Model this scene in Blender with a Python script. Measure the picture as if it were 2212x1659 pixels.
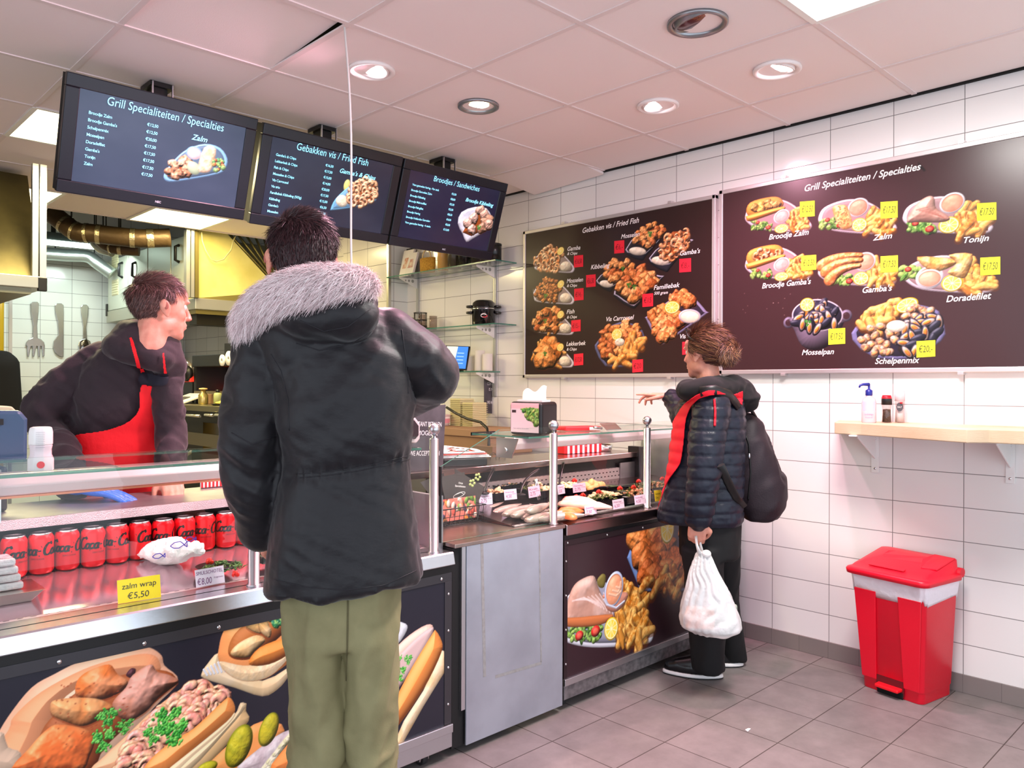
import bpy, bmesh, math, random
import numpy as np
from mathutils import Vector, Matrix
from math import sin, cos, pi, radians, sqrt
for _o in list(bpy.data.objects): bpy.data.objects.remove(_o)
SC = bpy.context.scene
COL = SC.collection
RNG = np.random.default_rng(7)
random.seed(7)

# ---------------------------------------------------------------- camera
EYE = np.array([0.0, 0.0, 1.33]); FPX, YAW, PIT, ROL = 1702.2, .8006, .0012, .0037
_fw = np.array([cos(YAW)*cos(PIT), sin(YAW)*cos(PIT), sin(PIT)])
_r0 = np.array([sin(YAW), -cos(YAW), 0.0]); _u0 = np.cross(_r0, _fw)
_rt = cos(ROL)*_r0 + sin(ROL)*_u0; _up = -sin(ROL)*_r0 + cos(ROL)*_u0
cam = bpy.data.cameras.new('camera'); cam.sensor_width = 36; cam.lens = 36*FPX/2212; cam.clip_start = .05
camo = bpy.data.objects.new('camera', cam); COL.objects.link(camo)
camo.matrix_world = Matrix(((_rt[0], _up[0], -_fw[0], EYE[0]), (_rt[1], _up[1], -_fw[1], EYE[1]), (_rt[2], _up[2], -_fw[2], EYE[2]), (0, 0, 0, 1)))
SC.camera = camo
def P(px, py, **k):
    """point of the room seen at photo pixel (px,py), on the plane x=, y= or z= (or at depth d=)"""
    d = _fw + _rt*(px-1106)/FPX - _up*(py-829.5)/FPX
    (a, v), = k.items()
    if a == 'd': t = v
    else: i = 'xyz'.index(a); t = (v-EYE[i])/d[i]
    return EYE + t*d

# ---------------------------------------------------------------- view, daylight, room light
SC.view_settings.view_transform = 'Standard'; SC.view_settings.look = 'None'
SC.view_settings.gamma = 1; SC.view_settings.exposure = 0.3; SC.view_settings.use_curve_mapping = False
w = bpy.data.worlds.new('street_daylight'); SC.world = w; w.use_nodes = True
w.node_tree.nodes['Background'].inputs[0].default_value = (.80, .89, 1.0, 1)
w.node_tree.nodes['Background'].inputs[1].default_value = 2.0
def lamp(name, kind, loc, energy, color, size=.1, target=None, spot=None, blend=.5, sy=None):
    l = bpy.data.lights.new(name, kind); l.energy = energy; l.color = color
    if kind == 'AREA':
        l.size = size
        if sy: l.shape = 'RECTANGLE'; l.size_y = sy
    else: l.shadow_soft_size = size
    if spot: l.spot_size = radians(spot); l.spot_blend = blend
    o = bpy.data.objects.new(name, l); COL.objects.link(o); o.location = loc
    if target is not None: o.rotation_euler = (Vector(target)-Vector(loc)).to_track_quat('-Z', 'Y').to_euler()
    return o

# ---------------------------------------------------------------- helpers: colour and materials
def lin(c):
    c = np.asarray(c, float)/255
    return np.where(c <= .04045, c/12.92, ((c+.055)/1.055)**2.4)
def rgba(c): return tuple(float(v) for v in lin(c)) + (1.0,)
MATS = {}
def mat(name, col=(200, 200, 200), rough=.5, metal=0, spec=.5, bump=None, var=None, emit=None, alpha=1, trans=0, ior=1.45, attr=None, coat=0, sheen=0, sss=0, noisecol=None, aniso=None):
    if name in MATS: return MATS[name]
    m = bpy.data.materials.new(name); m.use_nodes = True; nt = m.node_tree; b = nt.nodes['Principled BSDF']
    I = b.inputs
    I['Base Color'].default_value = rgba(col); I['Roughness'].default_value = rough; I['Metallic'].default_value = metal
    I['Specular IOR Level'].default_value = spec; I['Alpha'].default_value = alpha; I['IOR'].default_value = ior
    I['Transmission Weight'].default_value = trans; I['Coat Weight'].default_value = coat
    if sheen: I['Sheen Weight'].default_value = sheen
    if sss: I['Subsurface Weight'].default_value = sss; I['Subsurface Radius'].default_value = (.012, .005, .003); I['Subsurface Scale'].default_value = 1
    L = nt.links.new
    tc = None
    def coord():
        nonlocal tc
        if tc is None: tc = nt.nodes.new('ShaderNodeTexCoord')
        return tc.outputs['Object']
    if attr:
        a = nt.nodes.new('ShaderNodeVertexColor'); a.layer_name = attr; L(a.outputs[0], I['Base Color'])
        if emit: L(a.outputs[0], I['Emission Color']); I['Emission Strength'].default_value = emit
    elif emit:
        I['Emission Color'].default_value = rgba(emit[0]); I['Emission Strength'].default_value = emit[1]
    if var and not attr:           # (scale, second colour, [detail])
        n = nt.nodes.new('ShaderNodeTexNoise'); n.inputs['Scale'].default_value = var[0]; n.inputs['Detail'].default_value = 5
        L(coord(), n.inputs['Vector'])
        r = nt.nodes.new('ShaderNodeValToRGB'); r.color_ramp.elements[0].position = .35; r.color_ramp.elements[1].position = .68
        r.color_ramp.elements[0].color = rgba(col); r.color_ramp.elements[1].color = rgba(var[1])
        L(n.outputs[0], r.inputs[0]); L(r.outputs[0], I['Base Color'])
    if bump:                       # (scale, strength[, stretch xyz])
        n = nt.nodes.new('ShaderNodeTexNoise'); n.inputs['Scale'].default_value = bump[0]; n.inputs['Detail'].default_value = 4
        if len(bump) > 2:
            mp = nt.nodes.new('ShaderNodeMapping'); mp.inputs['Scale'].default_value = bump[2]; L(coord(), mp.inputs[0]); L(mp.outputs[0], n.inputs['Vector'])
        else: L(coord(), n.inputs['Vector'])
        bp = nt.nodes.new('ShaderNodeBump'); bp.inputs['Strength'].default_value = bump[1]; bp.inputs['Distance'].default_value = .01
        L(n.outputs[0], bp.inputs['Height']); L(bp.outputs[0], I['Normal'])
    MATS[name] = m
    return m

# ---------------------------------------------------------------- helpers: mesh builder
class MB:
    def __init__(s): s.v = []; s.f = []; s.m = []; s.cur = 0; s.sm = []; s.smooth = True
    def add(s, vs, fs, smooth=None):
        o = len(s.v); s.v += [tuple(map(float, v)) for v in vs]
        for f in fs: s.f.append(tuple(int(i)+o for i in f)); s.m.append(s.cur); s.sm.append(s.smooth if smooth is None else smooth)
        return s
    def mt(s, i): s.cur = i; return s
    def box(s, x0, x1, y0, y1, z0, z1):
        if x0 > x1: x0, x1 = x1, x0
        if y0 > y1: y0, y1 = y1, y0
        if z0 > z1: z0, z1 = z1, z0
        return s.add([(x0, y0, z0), (x1, y0, z0), (x1, y1, z0), (x0, y1, z0), (x0, y0, z1), (x1, y0, z1), (x1, y1, z1), (x0, y1, z1)],
                     [(0, 3, 2, 1), (4, 5, 6, 7), (0, 1, 5, 4), (1, 2, 6, 5), (2, 3, 7, 6), (3, 0, 4, 7)], False)
    def prism(s, poly, d, caps=True):
        """polygon (3-D points) extruded by vector d"""
        n = len(poly); p = np.array(poly, float); q = p+np.array(d, float)
        nm = sum((np.cross(p[i]-p[0], p[(i+1) % n]-p[0]) for i in range(1, n-1)), np.zeros(3))
        if nm @ np.array(d, float) > 0: p = p[::-1]; q = q[::-1]
        fs = [(i, (i+1) % n, n+(i+1) % n, n+i)[::-1] for i in range(n)]
        if caps: fs += [tuple(range(n)), tuple(range(2*n-1, n-1, -1))]
        return s.add(list(p)+list(q), fs, False)
    def loft(s, rings, caps=True, smooth=True, closed=True):
        n = len(rings[0]); vs = [v for r in rings for v in r]; fs = []
        for k in range(len(rings)-1):
            for i in range(n if closed else n-1):
                j = (i+1) % n; fs.append((k*n+i, k*n+j, (k+1)*n+j, (k+1)*n+i))
        o = len(s.f); s.add(vs, fs, smooth)
        if caps and closed:
            b = len(s.v)-len(vs)
            for ring, rev in ((0, True), (len(rings)-1, False)):
                f = [b+ring*n+i for i in range(n)]
                s.f.append(tuple(f[::-1] if rev else f)); s.m.append(s.cur); s.sm.append(False)
        return s
    def lathe(s, prof, c=(0, 0, 0), n=24, axis='z', caps=True):
        """prof: (radius, height) pairs"""
        rings = []
        for r, h in prof:
            R = []
            for i in range(n):
                a = 2*pi*i/n; x, y = r*cos(a), r*sin(a)
                R.append({'z': (c[0]+x, c[1]+y, c[2]+h), 'y': (c[0]+x, c[1]+h, c[2]-y), 'x': (c[0]+h, c[1]+x, c[2]+y)}[axis])
            rings.append(R)
        return s.loft(rings, caps)
    def tube(s, path, rad, n=8, caps=True, flat=1.0, upv=(0, 0, 1)):
        p = [np.array(q, float) for q in path]; m = len(p)
        rad = [rad]*m if np.isscalar(rad) else list(rad)
        rings = []; prev = None
        for i in range(m):
            t = p[min(i+1, m-1)]-p[max(i-1, 0)]; t = t/(np.linalg.norm(t)+1e-12)
            if prev is None:
                a = np.array(upv, float)
                if abs(t @ a) > .95: a = np.array([1., 0, 0])
                nr = np.cross(t, a)
            else: nr = prev-t*(prev @ t)
            nr = nr/(np.linalg.norm(nr)+1e-12); bn = np.cross(t, nr); prev = nr
            rings.append([p[i]+rad[i]*(cos(2*pi*k/n)*nr+flat*sin(2*pi*k/n)*bn) for k in range(n)])
        return s.loft(rings, caps)
    def ell(s, c, r, rot=None, n=16, m=10):
        c = np.array(c, float); r = np.array([r]*3 if np.isscalar(r) else r, float)
        M = np.eye(3) if rot is None else rotm(*rot)
        vs = [c+M@(r*(0, 0, -1))]
        for j in range(1, m):
            a = -pi/2+pi*j/m
            for i in range(n): vs.append(c+M@(r*np.array([cos(a)*cos(2*pi*i/n), cos(a)*sin(2*pi*i/n), sin(a)])))
        vs.append(c+M@(r*(0, 0, 1))); fs = []
        for i in range(n): fs.append((0, 1+(i+1) % n, 1+i))
        for j in range(m-2):
            for i in range(n): a = 1+j*n+i; b = 1+j*n+(i+1) % n; fs.append((a, b, b+n, a+n))
        L = len(vs)-1
        for i in range(n): fs.append((L, 1+(m-2)*n+i, 1+(m-2)*n+(i+1) % n))
        return s.add(vs, fs)
    def caps(s, path, rad, n=12):
        """chain of round-ended tapered capsules (for unions)"""
        rad = [rad]*len(path) if np.isscalar(rad) else rad
        for q, r in zip(path, rad): s.ell(q, r, n=n, m=8)
        for a, b, ra, rb in zip(path[:-1], path[1:], rad[:-1], rad[1:]): s.tube([a, b], [ra, rb], n=n)
        return s
    def quad(s, a, b, c, d): return s.add([a, b, c, d], [(0, 1, 2, 3)], False)
    def sheet(s, grid):
        """grid of points [row][col] as an open surface"""
        n = len(grid[0]); vs = [v for r in grid for v in r]; fs = []
        for k in range(len(grid)-1):
            for i in range(n-1): fs.append((k*n+i, k*n+i+1, (k+1)*n+i+1, (k+1)*n+i))
        return s.add(vs, fs)
    def merge(s, o):
        b = len(s.v); s.v += o.v
        for f, m, q in zip(o.f, o.m, o.sm): s.f.append(tuple(i+b for i in f)); s.m.append(m); s.sm.append(q)
        return s
    def xf(s, M):
        if len(s.v):
            A = np.array(s.v)@np.array(M)[:3, :3].T+np.array(M)[:3, 3]; s.v = [tuple(q) for q in A]
        return s
    def build(s, name, mats, parent=None, world=True, bevel=0, seg=2, solid=0, sub=0, label=None, kind=None):
        me = bpy.data.meshes.new(name); V = np.array(s.v, float).reshape(-1, 3)
        if parent is not None and world and len(V):
            Mi = np.array(wm(parent).inverted()); V = V@Mi[:3, :3].T+Mi[:3, 3]
        me.from_pydata(V.tolist(), [], s.f)
        mats = mats if isinstance(mats, (list, tuple)) else [mats]
        for m in mats: me.materials.append(m)
        if s.f:
            me.polygons.foreach_set('material_index', np.minimum(np.array(s.m), len(mats)-1)); me.polygons.foreach_set('use_smooth', np.array(s.sm))
        me.update()
        o = bpy.data.objects.new(name, me); COL.objects.link(o); o.parent = parent
        if bevel:
            b = o.modifiers.new('bevel', 'BEVEL'); b.width = bevel; b.segments = seg; b.limit_method = 'ANGLE'; b.angle_limit = radians(40)
        if sub: q = o.modifiers.new('sub', 'SUBSURF'); q.levels = sub; q.render_levels = sub
        if solid: q = o.modifiers.new('solid', 'SOLIDIFY'); q.thickness = solid; q.offset = 0
        if label: o['label'] = label
        if kind: o['kind'] = kind
        return o
def rotm(rx=0, ry=0, rz=0):
    cx, sx, cy, sy, cz, sz = cos(rx), sin(rx), cos(ry), sin(ry), cos(rz), sin(rz)
    return np.array([[cz, -sz, 0], [sz, cz, 0], [0, 0, 1]])@np.array([[cy, 0, sy], [0, 1, 0], [-sy, 0, cy]])@np.array([[1, 0, 0], [0, cx, -sx], [0, sx, cx]])
def wm(o):
    M = o.matrix_basis.copy()
    while o.parent is not None: o = o.parent; M = o.matrix_basis @ M
    return M
def tag(o, label, cat, group=None, kind=None):
    o['label'] = label; o['category'] = cat
    if group: o['group'] = group
    if kind: o['kind'] = kind
    return o
def thing(name, label, cat, loc=(0, 0, 0), rz=0, group=None):
    o = bpy.data.objects.new(name, None); COL.objects.link(o); o.empty_display_size = .05
    o.location = [float(q) for q in loc]; o.rotation_euler = (0, 0, rz)
    return tag(o, label, cat, group)
def struct(o): o['kind'] = 'structure'; return o
def dup(root, loc, rz=0, label=None):
    r = root.copy(); COL.objects.link(r); r.location = [float(q) for q in loc]; r.rotation_euler = (0, 0, rz)
    if label: r['label'] = label
    for ch in list(root.children):
        c = ch.copy(); COL.objects.link(c); c.parent = r
        for g in list(ch.children):
            d = g.copy(); COL.objects.link(d); d.parent = c
    return r
def bx(name, m, parent, *b, bevel=0, **k): return MB().box(*b).build(name, m, parent, bevel=bevel, **k)
def evaluated(o):
    dg = bpy.context.evaluated_depsgraph_get(); return bpy.data.meshes.new_from_object(o.evaluated_get(dg))
def union(mb, voxel=.008, smooth=6, fac=.5, adapt=0):
    """one continuous surface round overlapping shapes; gives (verts, faces)"""
    o = mb.build('tmp_union', mat('plain'), None)
    r = o.modifiers.new('r', 'REMESH'); r.mode = 'VOXEL'; r.voxel_size = voxel
    if smooth: q = o.modifiers.new('s', 'SMOOTH'); q.factor = fac; q.iterations = smooth
    me = evaluated(o)
    V = np.zeros(len(me.vertices)*3); me.vertices.foreach_get('co', V)
    F = [tuple(p.vertices) for p in me.polygons]
    old = o.data; bpy.data.objects.remove(o); bpy.data.meshes.remove(me); bpy.data.meshes.remove(old)
    return V.reshape(-1, 3), F
def mesh_of(V, F, mi=0):
    m = MB(); m.v = [tuple(q) for q in V]; m.f = list(F); m.m = [mi]*len(F); m.sm = [True]*len(F); return m
def normals(V, F):
    N = np.zeros_like(V); Q = np.array([f[:3] for f in F]); n = np.cross(V[Q[:, 1]]-V[Q[:, 0]], V[Q[:, 2]]-V[Q[:, 0]])
    for k in range(3): np.add.at(N, Q[:, k], n)
    return N/(np.linalg.norm(N, axis=1, keepdims=True)+1e-12)
def hash3(i, j, k): 
    h = (i*374761393+j*668265263+k*2147483647+1274126177) & 0xffffffff; h = ((h ^ (h >> 13))*1274126177) & 0xffffffff
    return ((h ^ (h >> 16)) & 0xffff)/65535.0
def vnoise(p):
    p = np.asarray(p, float); i = np.floor(p).astype(np.int64); f = p-i; f = f*f*(3-2*f); r = 0
    for a in (0, 1):
        for b in (0, 1):
            for c in (0, 1):
                r = r+hash3(i[..., 0]+a, i[..., 1]+b, i[..., 2]+c)*(f[..., 0] if a else 1-f[..., 0])*(f[..., 1] if b else 1-f[..., 1])*(f[..., 2] if c else 1-f[..., 2])
    return r
def fbm(p, o=3): 
    s = 0; a = .5; p = np.asarray(p, float)
    for _ in range(o): s = s+a*vnoise(p); p = p*2.03+5.1; a *= .5
    return s
# lettering: text laid on a plane, baked to mesh
_tc = {}
def glyphs(t, bold=0.0, shear=0.0, space=1.0):
    k = (t, bold, shear, space)
    if k in _tc: return _tc[k]
    c = bpy.data.curves.new('tmp_t', 'FONT'); c.body = t; c.size = 1; c.offset = bold; c.shear = shear; c.space_character = space; c.resolution_u = 3
    o = bpy.data.objects.new('tmp_t', c); COL.objects.link(o); me = evaluated(o)
    V = np.zeros(len(me.vertices)*3); me.vertices.foreach_get('co', V); V = V.reshape(-1, 3)
    F = [tuple(p.vertices) for p in me.polygons]
    bpy.data.objects.remove(o); bpy.data.meshes.remove(me); bpy.data.curves.remove(c)
    _tc[k] = (V, F); return V, F
class Plane:
    """a flat panel: origin o, unit right r, unit up u, outward normal n"""
    def __init__(s, o, r, u):
        s.o = np.array(o, float); s.r = np.array(r, float)/np.linalg.norm(r); s.u = np.array(u, float); s.u = s.u-s.r*(s.u@s.r); s.u /= np.linalg.norm(s.u); s.n = np.cross(s.r, s.u)
    def at(s, a, b, d=0): return s.o+s.r*a+s.u*b+s.n*d
    def px(s, x, y):
        d = P(x, y, d=1.0)-EYE; t = ((s.o-EYE)@s.n)/(d@s.n); q = EYE+t*d-s.o
        return np.array([q@s.r, q@s.u])
def write(mb, pl, t, a, b, h=None, w=None, bold=0.0, shear=0.0, align='l', d=.0012, rot=0, space=1.0):
    """text t on plane pl, baseline start (a,b); cap height h and/or total width w (metres)"""
    V, F = glyphs(t, bold, shear, space)
    if not len(V): return
    x0, x1 = V[:, 0].min(), V[:, 0].max(); sy = (h/.7) if h else w/(x1-x0); sx = (w/(x1-x0)) if w else sy
    X = (V[:, 0]-x0)*sx; Y = V[:, 1]*sy
    if align == 'c': X -= (x1-x0)*sx/2
    if align == 'r': X -= (x1-x0)*sx
    c, s_ = cos(rot), sin(rot); U = a+X*c-Y*s_; W = b+X*s_+Y*c
    mb.add([pl.at(p, q, d) for p, q in zip(U, W)], F, False)
def writepx(mb, pl, t, xy0, xy1, hpx, **k):
    """text from pixel xy0 to xy1 (baseline ends), cap height in photo pixels"""
    p, q = pl.px(*xy0), pl.px(*xy1); h = np.linalg.norm(pl.px(xy0[0], xy0[1]-hpx)-p); dv = q-p
    write(mb, pl, t, p[0], p[1], h=h, w=np.hypot(*dv), rot=math.atan2(dv[1], dv[0]), **k)
# ================================================================ lamps of the room (their fittings are built further down)
GX, GY, CELL, CZ = .9801, 1.8928, .6, 2.65
PINK = (1, .48, .64)
def cell(i, j): return GX+CELL*(i+.5), GY+CELL*(j+.5)
DOWN = [(1, 1, 'lit', (.9, 2.9, 1.0), PINK, 140), (2, 1, 'warm', (2.5, 2.9, 0), (1, .86, .55), 45), (3, 0, 'lit', (3.3, 1.4, .0), PINK, 60), (3, -1, 'lit', (3.1, 2.3, .7), PINK, 78), (1, -1, 'lit', (1.0, 2.0, 1.2), PINK, 75), (2, -1, 'off', None, None, 0)]  # the one above the parka is an unseen lamp added to pink the fur
PANELS = [(0, 4, 40, (1, .83, .42)), (0, 7, 40, (1, .83, .42)), (2, 7, 36, (1, .83, .42)), (2, -2, 48, (1, .97, .93))]
for i, j, st, tg, c, e in DOWN:
    if e:
        x, y = cell(i, j); lamp('downlight_beam', 'SPOT', (x, y, CZ-.03), e, c, .05, tg, 150 if st == 'lit' else 120, .9)
for i, j, e, c in PANELS:
    x, y = cell(i, j); lamp('panel_light_glow', 'AREA', (x, y, CZ-.012), e, c, .56, (x, y, 0))

# ================================================================ shell
def tile_mat(name, axes, off, size, c1, c2, grout, mort, rough, bump=.25, spec=.5, noise=None):
    m = bpy.data.materials.new(name); m.use_nodes = True; nt = m.node_tree; L = nt.links.new; b = nt.nodes['Principled BSDF']
    g = nt.nodes.new('ShaderNodeNewGeometry'); sp = nt.nodes.new('ShaderNodeSeparateXYZ'); L(g.outputs['Position'], sp.inputs[0])
    cb = nt.nodes.new('ShaderNodeCombineXYZ')
    for k in (0, 1):
        a = nt.nodes.new('ShaderNodeMath'); a.operation = 'SUBTRACT'; a.inputs[1].default_value = off[k]-20*size[k]; L(sp.outputs['XYZ'.index(axes[k])], a.inputs[0]); L(a.outputs[0], cb.inputs[k])
    br = nt.nodes.new('ShaderNodeTexBrick'); br.offset = 0; br.offset_frequency = 1; br.squash = 1
    I = br.inputs; I['Color1'].default_value = rgba(c1); I['Color2'].default_value = rgba(c2); I['Mortar'].default_value = rgba(grout); I['Scale'].default_value = 1
    I['Mortar Size'].default_value = mort; I['Mortar Smooth'].default_value = .15; I['Bias'].default_value = 0; I['Brick Width'].default_value = size[0]; I['Row Height'].default_value = size[1]
    L(cb.outputs[0], I['Vector'])
    col = br.outputs['Color']
    if noise:
        n = nt.nodes.new('ShaderNodeTexNoise'); n.inputs['Scale'].default_value = noise[0]; n.inputs['Detail'].default_value = 7; n.inputs['Roughness'].default_value = .65; L(g.outputs['Position'], n.inputs['Vector'])
        mr = nt.nodes.new('ShaderNodeMapRange'); mr.inputs[1].default_value = .3; mr.inputs[2].default_value = .7; mr.inputs[3].default_value = 1-noise[1]; mr.inputs[4].default_value = 1+noise[1]*.5; L(n.outputs[0], mr.inputs[0])
        mx = nt.nodes.new('ShaderNodeMix'); mx.data_type = 'RGBA'; mx.blend_type = 'MULTIPLY'; mx.inputs[0].default_value = 1; L(col, mx.inputs[6]); L(mr.outputs[0], mx.inputs[7]); col = mx.outputs[2]
    L(col, b.inputs['Base Color'])
    r = nt.nodes.new('ShaderNodeMapRange'); r.inputs[3].default_value = rough; r.inputs[4].default_value = .8; L(br.outputs['Fac'], r.inputs[0]); L(r.outputs[0], b.inputs['Roughness'])
    bp = nt.nodes.new('ShaderNodeBump'); bp.inputs['Strength'].default_value = bump; bp.inputs['Distance'].default_value = .004; bp.invert = True; L(br.outputs['Fac'], bp.inputs['Height']); L(bp.outputs[0], b.inputs['Normal'])
    b.inputs['Specular IOR Level'].default_value = spec
    return m
TW, TH = .2968, .1483
wtile = tile_mat('white_wall_tiles', 'YZ', (1.0915, .0617), (TW, TH), (232, 228, 226), (226, 222, 220), (128, 124, 122), .0018, .13)
wtile_x = tile_mat('white_wall_tiles_back', 'XZ', (2.182, .0617), (TW, TH), (226, 228, 222), (220, 224, 218), (120, 120, 116), .002, .16)
wtile_k = tile_mat('white_kitchen_tiles', 'YZ', (5.13, .0617), (TW, TH), (226, 222, 214), (220, 216, 206), (120, 116, 112), .002, .16)
ftile = tile_mat('grey_floor_tiles', 'XY', (2.1606, 2.0047), (.2991, .2945), (128, 120, 118), (120, 113, 111), (70, 62, 58), .0022, .5, .3, .3, noise=(7, .22))
skirt = tile_mat('grey_skirting_tiles', 'YZ', (1.0915, -1), (.1484, 3), (128, 118, 114), (122, 112, 110), (98, 90, 88), .001, .45, .2)
dark = mat('dark_void', (14, 13, 12), .9)
XR, YB, XP, YP = 3.80, 9.3, 3.62, 5.13
struct(MB().box(-2.6, 4.0, -2.0, 9.5, -.1, 0).build('floor', ftile))
struct(MB().box(XR, XR+.15, -2.0, YP+.3, 0, 3.3).build('wall_right', wtile))
struct(MB().box(XP, XR+.15, YP, 5.79, 0, 3.3).box(XP+.06, XR+.15, 5.79, YB+.2, 0, 3.3).build('wall_rear_right', [wtile_k]))
struct(MB().box(XP+.001, XR, YP-.004, YP, 0, 3.3).build('wall_niche', wtile_x))
struct(MB().box(-2.6, XP+.06, YB, YB+.15, 0, 3.3).build('wall_back', wtile_x))
struct(MB().box(-2.75, -2.6, 3.2, YB+.15, 0, 3.3).build('wall_left', mat('plain_wall', (225, 222, 216), .7)))
struct(MB().box(-2.75, 4.0, -2.0, YB+.15, 3.3, 3.4).build('wall_above', dark))
struct(MB().box(-2.75, XR, -2.1, -2.0, 2.5, 3.3).build('wall_front', mat('plain_wall')))
zb = P(1790, 1386, x=XR)[2]
struct(MB().box(XR-.008, XR, -2, YP, 0, zb).build('baseboard_right', skirt, bevel=.002))
struct(MB().box(XP-.012, XP+.012, YP-.014, YP+.012, .8, 2.64).build('trim_1', mat('corner_trim_steel', (190, 188, 182), .3, 1)))
struct(MB().box(1.9, 1.93, YB-.012, YB, 0, 3.0).build('trim_2', mat('corner_trim_steel')))

# suspended ceiling: every tile a quad above the bar grid; one tile lifted where the cable comes out, one sagging at the wall
ctile = mat('ceiling_tile', (238, 226, 224), .85, bump=(260, .06)); cbar = mat('ceiling_bar', (226, 212, 210), .55)
m = MB(); skip = {(i, j) for i, j, *_ in PANELS}
XE = XR-.014
def inside(x, y): return y < 6.69 or (x < 2.19 and y < 7.4-(x-1.449)*(7.4-6.69)/(2.19-1.449))
for i in range(-6, 5):
    for j in range(-7, 10):
        x0, x1 = GX+CELL*i, min(GX+CELL*(i+1), XE); y0, y1 = GY+CELL*j, GY+CELL*(j+1)
        if (i, j) in skip: continue
        if y0 > 6.65:
            if x0 > 1.5: continue
            y1 = min(y1, 7.9)
        z = [CZ+.004]*4
        if (i, j) == (0, 1): z = [CZ+.036, CZ+.036, CZ+.004, CZ+.004]
        if (i, j) == (4, 2): z = [CZ+.03, CZ-.02, CZ-.045, CZ+.004]
        m.mt(0).add([(x0+.003, y0+.003, z[0]), (x1-.003, y0+.003, z[1]), (x1-.003, y1-.003, z[2]), (x0+.003, y1-.003, z[3]),
                     (x0+.003, y0+.003, z[0]+.015), (x1-.003, y0+.003, z[1]+.015), (x1-.003, y1-.003, z[2]+.015), (x0+.003, y1-.003, z[3]+.015)],
                    [(0, 3, 2, 1), (4, 5, 6, 7), (0, 1, 5, 4), (1, 2, 6, 5), (2, 3, 7, 6), (3, 0, 4, 7)], False)
m.mt(1)
for i in range(-6, 5): m.box(GX+CELL*i-.011, GX+CELL*i+.011, -2.0, 6.7 if i > 0 else 7.9, CZ, CZ+.006)
for j in range(-7, 11):
    y = GY+CELL*j; m.box(-2.6, XE if y < 6.75 else 1.58, y-.011, y+.011, CZ-.0005, CZ+.0055)
m.box(2.18, XP, 6.69, 6.71, CZ-.005, CZ+.03)
struct(m.build('ceiling', [ctile, cbar]))
m = MB(); m.box(XR-.02, XR, -2, YP, CZ-.004, CZ+.03); struct(m.build('shadow_gap_strip', dark))  # black strip standing for the shade in the gap between ceiling and wall

# panel lights in the ceiling
lframe = mat('light_frame_white', (235, 235, 230), .4)
desc = ['square ceiling light panel just left of the first menu screen', 'square ceiling light panel at the far left rear of the kitchen ceiling', 'square ceiling light panel showing below the first menu screen', 'square ceiling light panel above the customer area, at the top right']
for (i, j, e, c), d in zip(PANELS, desc):
    x, y = cell(i, j); t = thing('ceiling_light_panel', d, 'ceiling light', (x, y, CZ), 0, 'ceiling light panels')
    em = mat('light_panel_%s' % ('warm' if c[2] < .6 else 'white'), (255, 255, 255), .5, emit=((255, 240, 190) if c[2] < .6 else (255, 252, 250), 4.5 if c[2] < .6 else 5))
    h = .296
    bx('diffuser', em, t, x-h+.012, x+h-.012, y-h+.012, y+h-.012, CZ-.002, CZ+.004)
    f = MB()
    for a in (-1, 1): f.box(x+a*h-.012, x+a*h+.012, y-h, y+h, CZ-.004, CZ+.01).box(x-h, x+h, y+a*h-.012, y+a*h+.012, CZ-.0042, CZ+.01)
    f.build('frame', lframe, t)
# downlights
desc = ['tilted pinkish downlight right of the hanging cable', 'round warm white downlight with grey ring above the second and third screens', 'half-hooded pinkish downlight in the ceiling above the left menu board', 'half-hooded pinkish downlight in the ceiling above the right menu board', 'pinkish downlight in the ceiling above the customer in the parka', 'unlit grey downlight with red lens at the top of the ceiling']
for (i, j, st, tg, c, e), d in zip(DOWN, desc):
    x, y = cell(i, j); t = thing('downlight', d, 'ceiling light', (x, y, CZ), 0, 'recessed downlights'); z = CZ
    ring = mat('ring_white', (240, 232, 230), .35) if st == 'lit' else mat('ring_grey', (150, 152, 156), .3, .8)
    R = .098 if st != 'off' else .11
    MB().lathe([(R-.022, .004), (R, .004), (R, -.006), (R-.008, -.01), (R-.02, -.006), (R-.022, .004), (R-.028, .05)], (x, y, z), 40, caps=False).build('ring', ring, t)
    MB().lathe([(R-.021, .07), (R-.021, .0)], (x, y, z), 40, caps=False).build('cup', mat('cup_grey', (120, 116, 116), .4), t)
    g = MB().lathe([(R-.03, .05), (R-.026, -.002), (R-.032, -.006), (R-.036, .02)], (0, 0, 0), 32, caps=False)
    em = mat('lamp_pink_glow', (255, 255, 255), .4, emit=((255, 226, 230), 14)) if st == 'lit' else mat('lamp_warm_glow', (255, 255, 255), .4, emit=((255, 246, 205), 14)) if st == 'warm' else mat('lamp_off_red', (96, 42, 44), .15, var=(160, (60, 24, 28)))
    l = MB().lathe([(.001, -.006), ((R-.036)*.7, -.005), (R-.030, .002)], (0, 0, 0), 32, caps=False)
    a = (.24 if st == 'lit' else .04 if st == 'warm' else .3)
    tgv = np.array(tg if tg else (3.2, 1.2, .5))-np.array([x, y, z]); az = math.atan2(tgv[1], tgv[0])
    Rm = np.eye(4); Rm[:3, :3] = rotm(0, 0, az)@rotm(0, -a, 0)@rotm(0, 0, 0); Rm[:3, 3] = (x, y, z+.008)
    g.xf(Rm).build('gimbal', mat('ring_white') if st != 'off' else ring, t); l.xf(Rm).build('lamp', em, t)
# cable out of the ceiling
e = P(778, 590, y=2.62)
c0 = np.array([GX+CELL*1-.005, GY+CELL*1+.03, CZ+.03]); pts = []
for k in range(25):
    q = k/24; p = c0*(1-q)+np.array([e[0], e[1], e[2]-.5])*q; p[0] += .012*sin(q*7); pts.append(p)
o = MB().tube(pts, .0042, 8).build('hanging_cable', mat('cable_grey', (205, 200, 196), .5)); tag(o, 'thin grey cable hanging from the lifted ceiling tile in front of the middle screen', 'cable')
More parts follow.
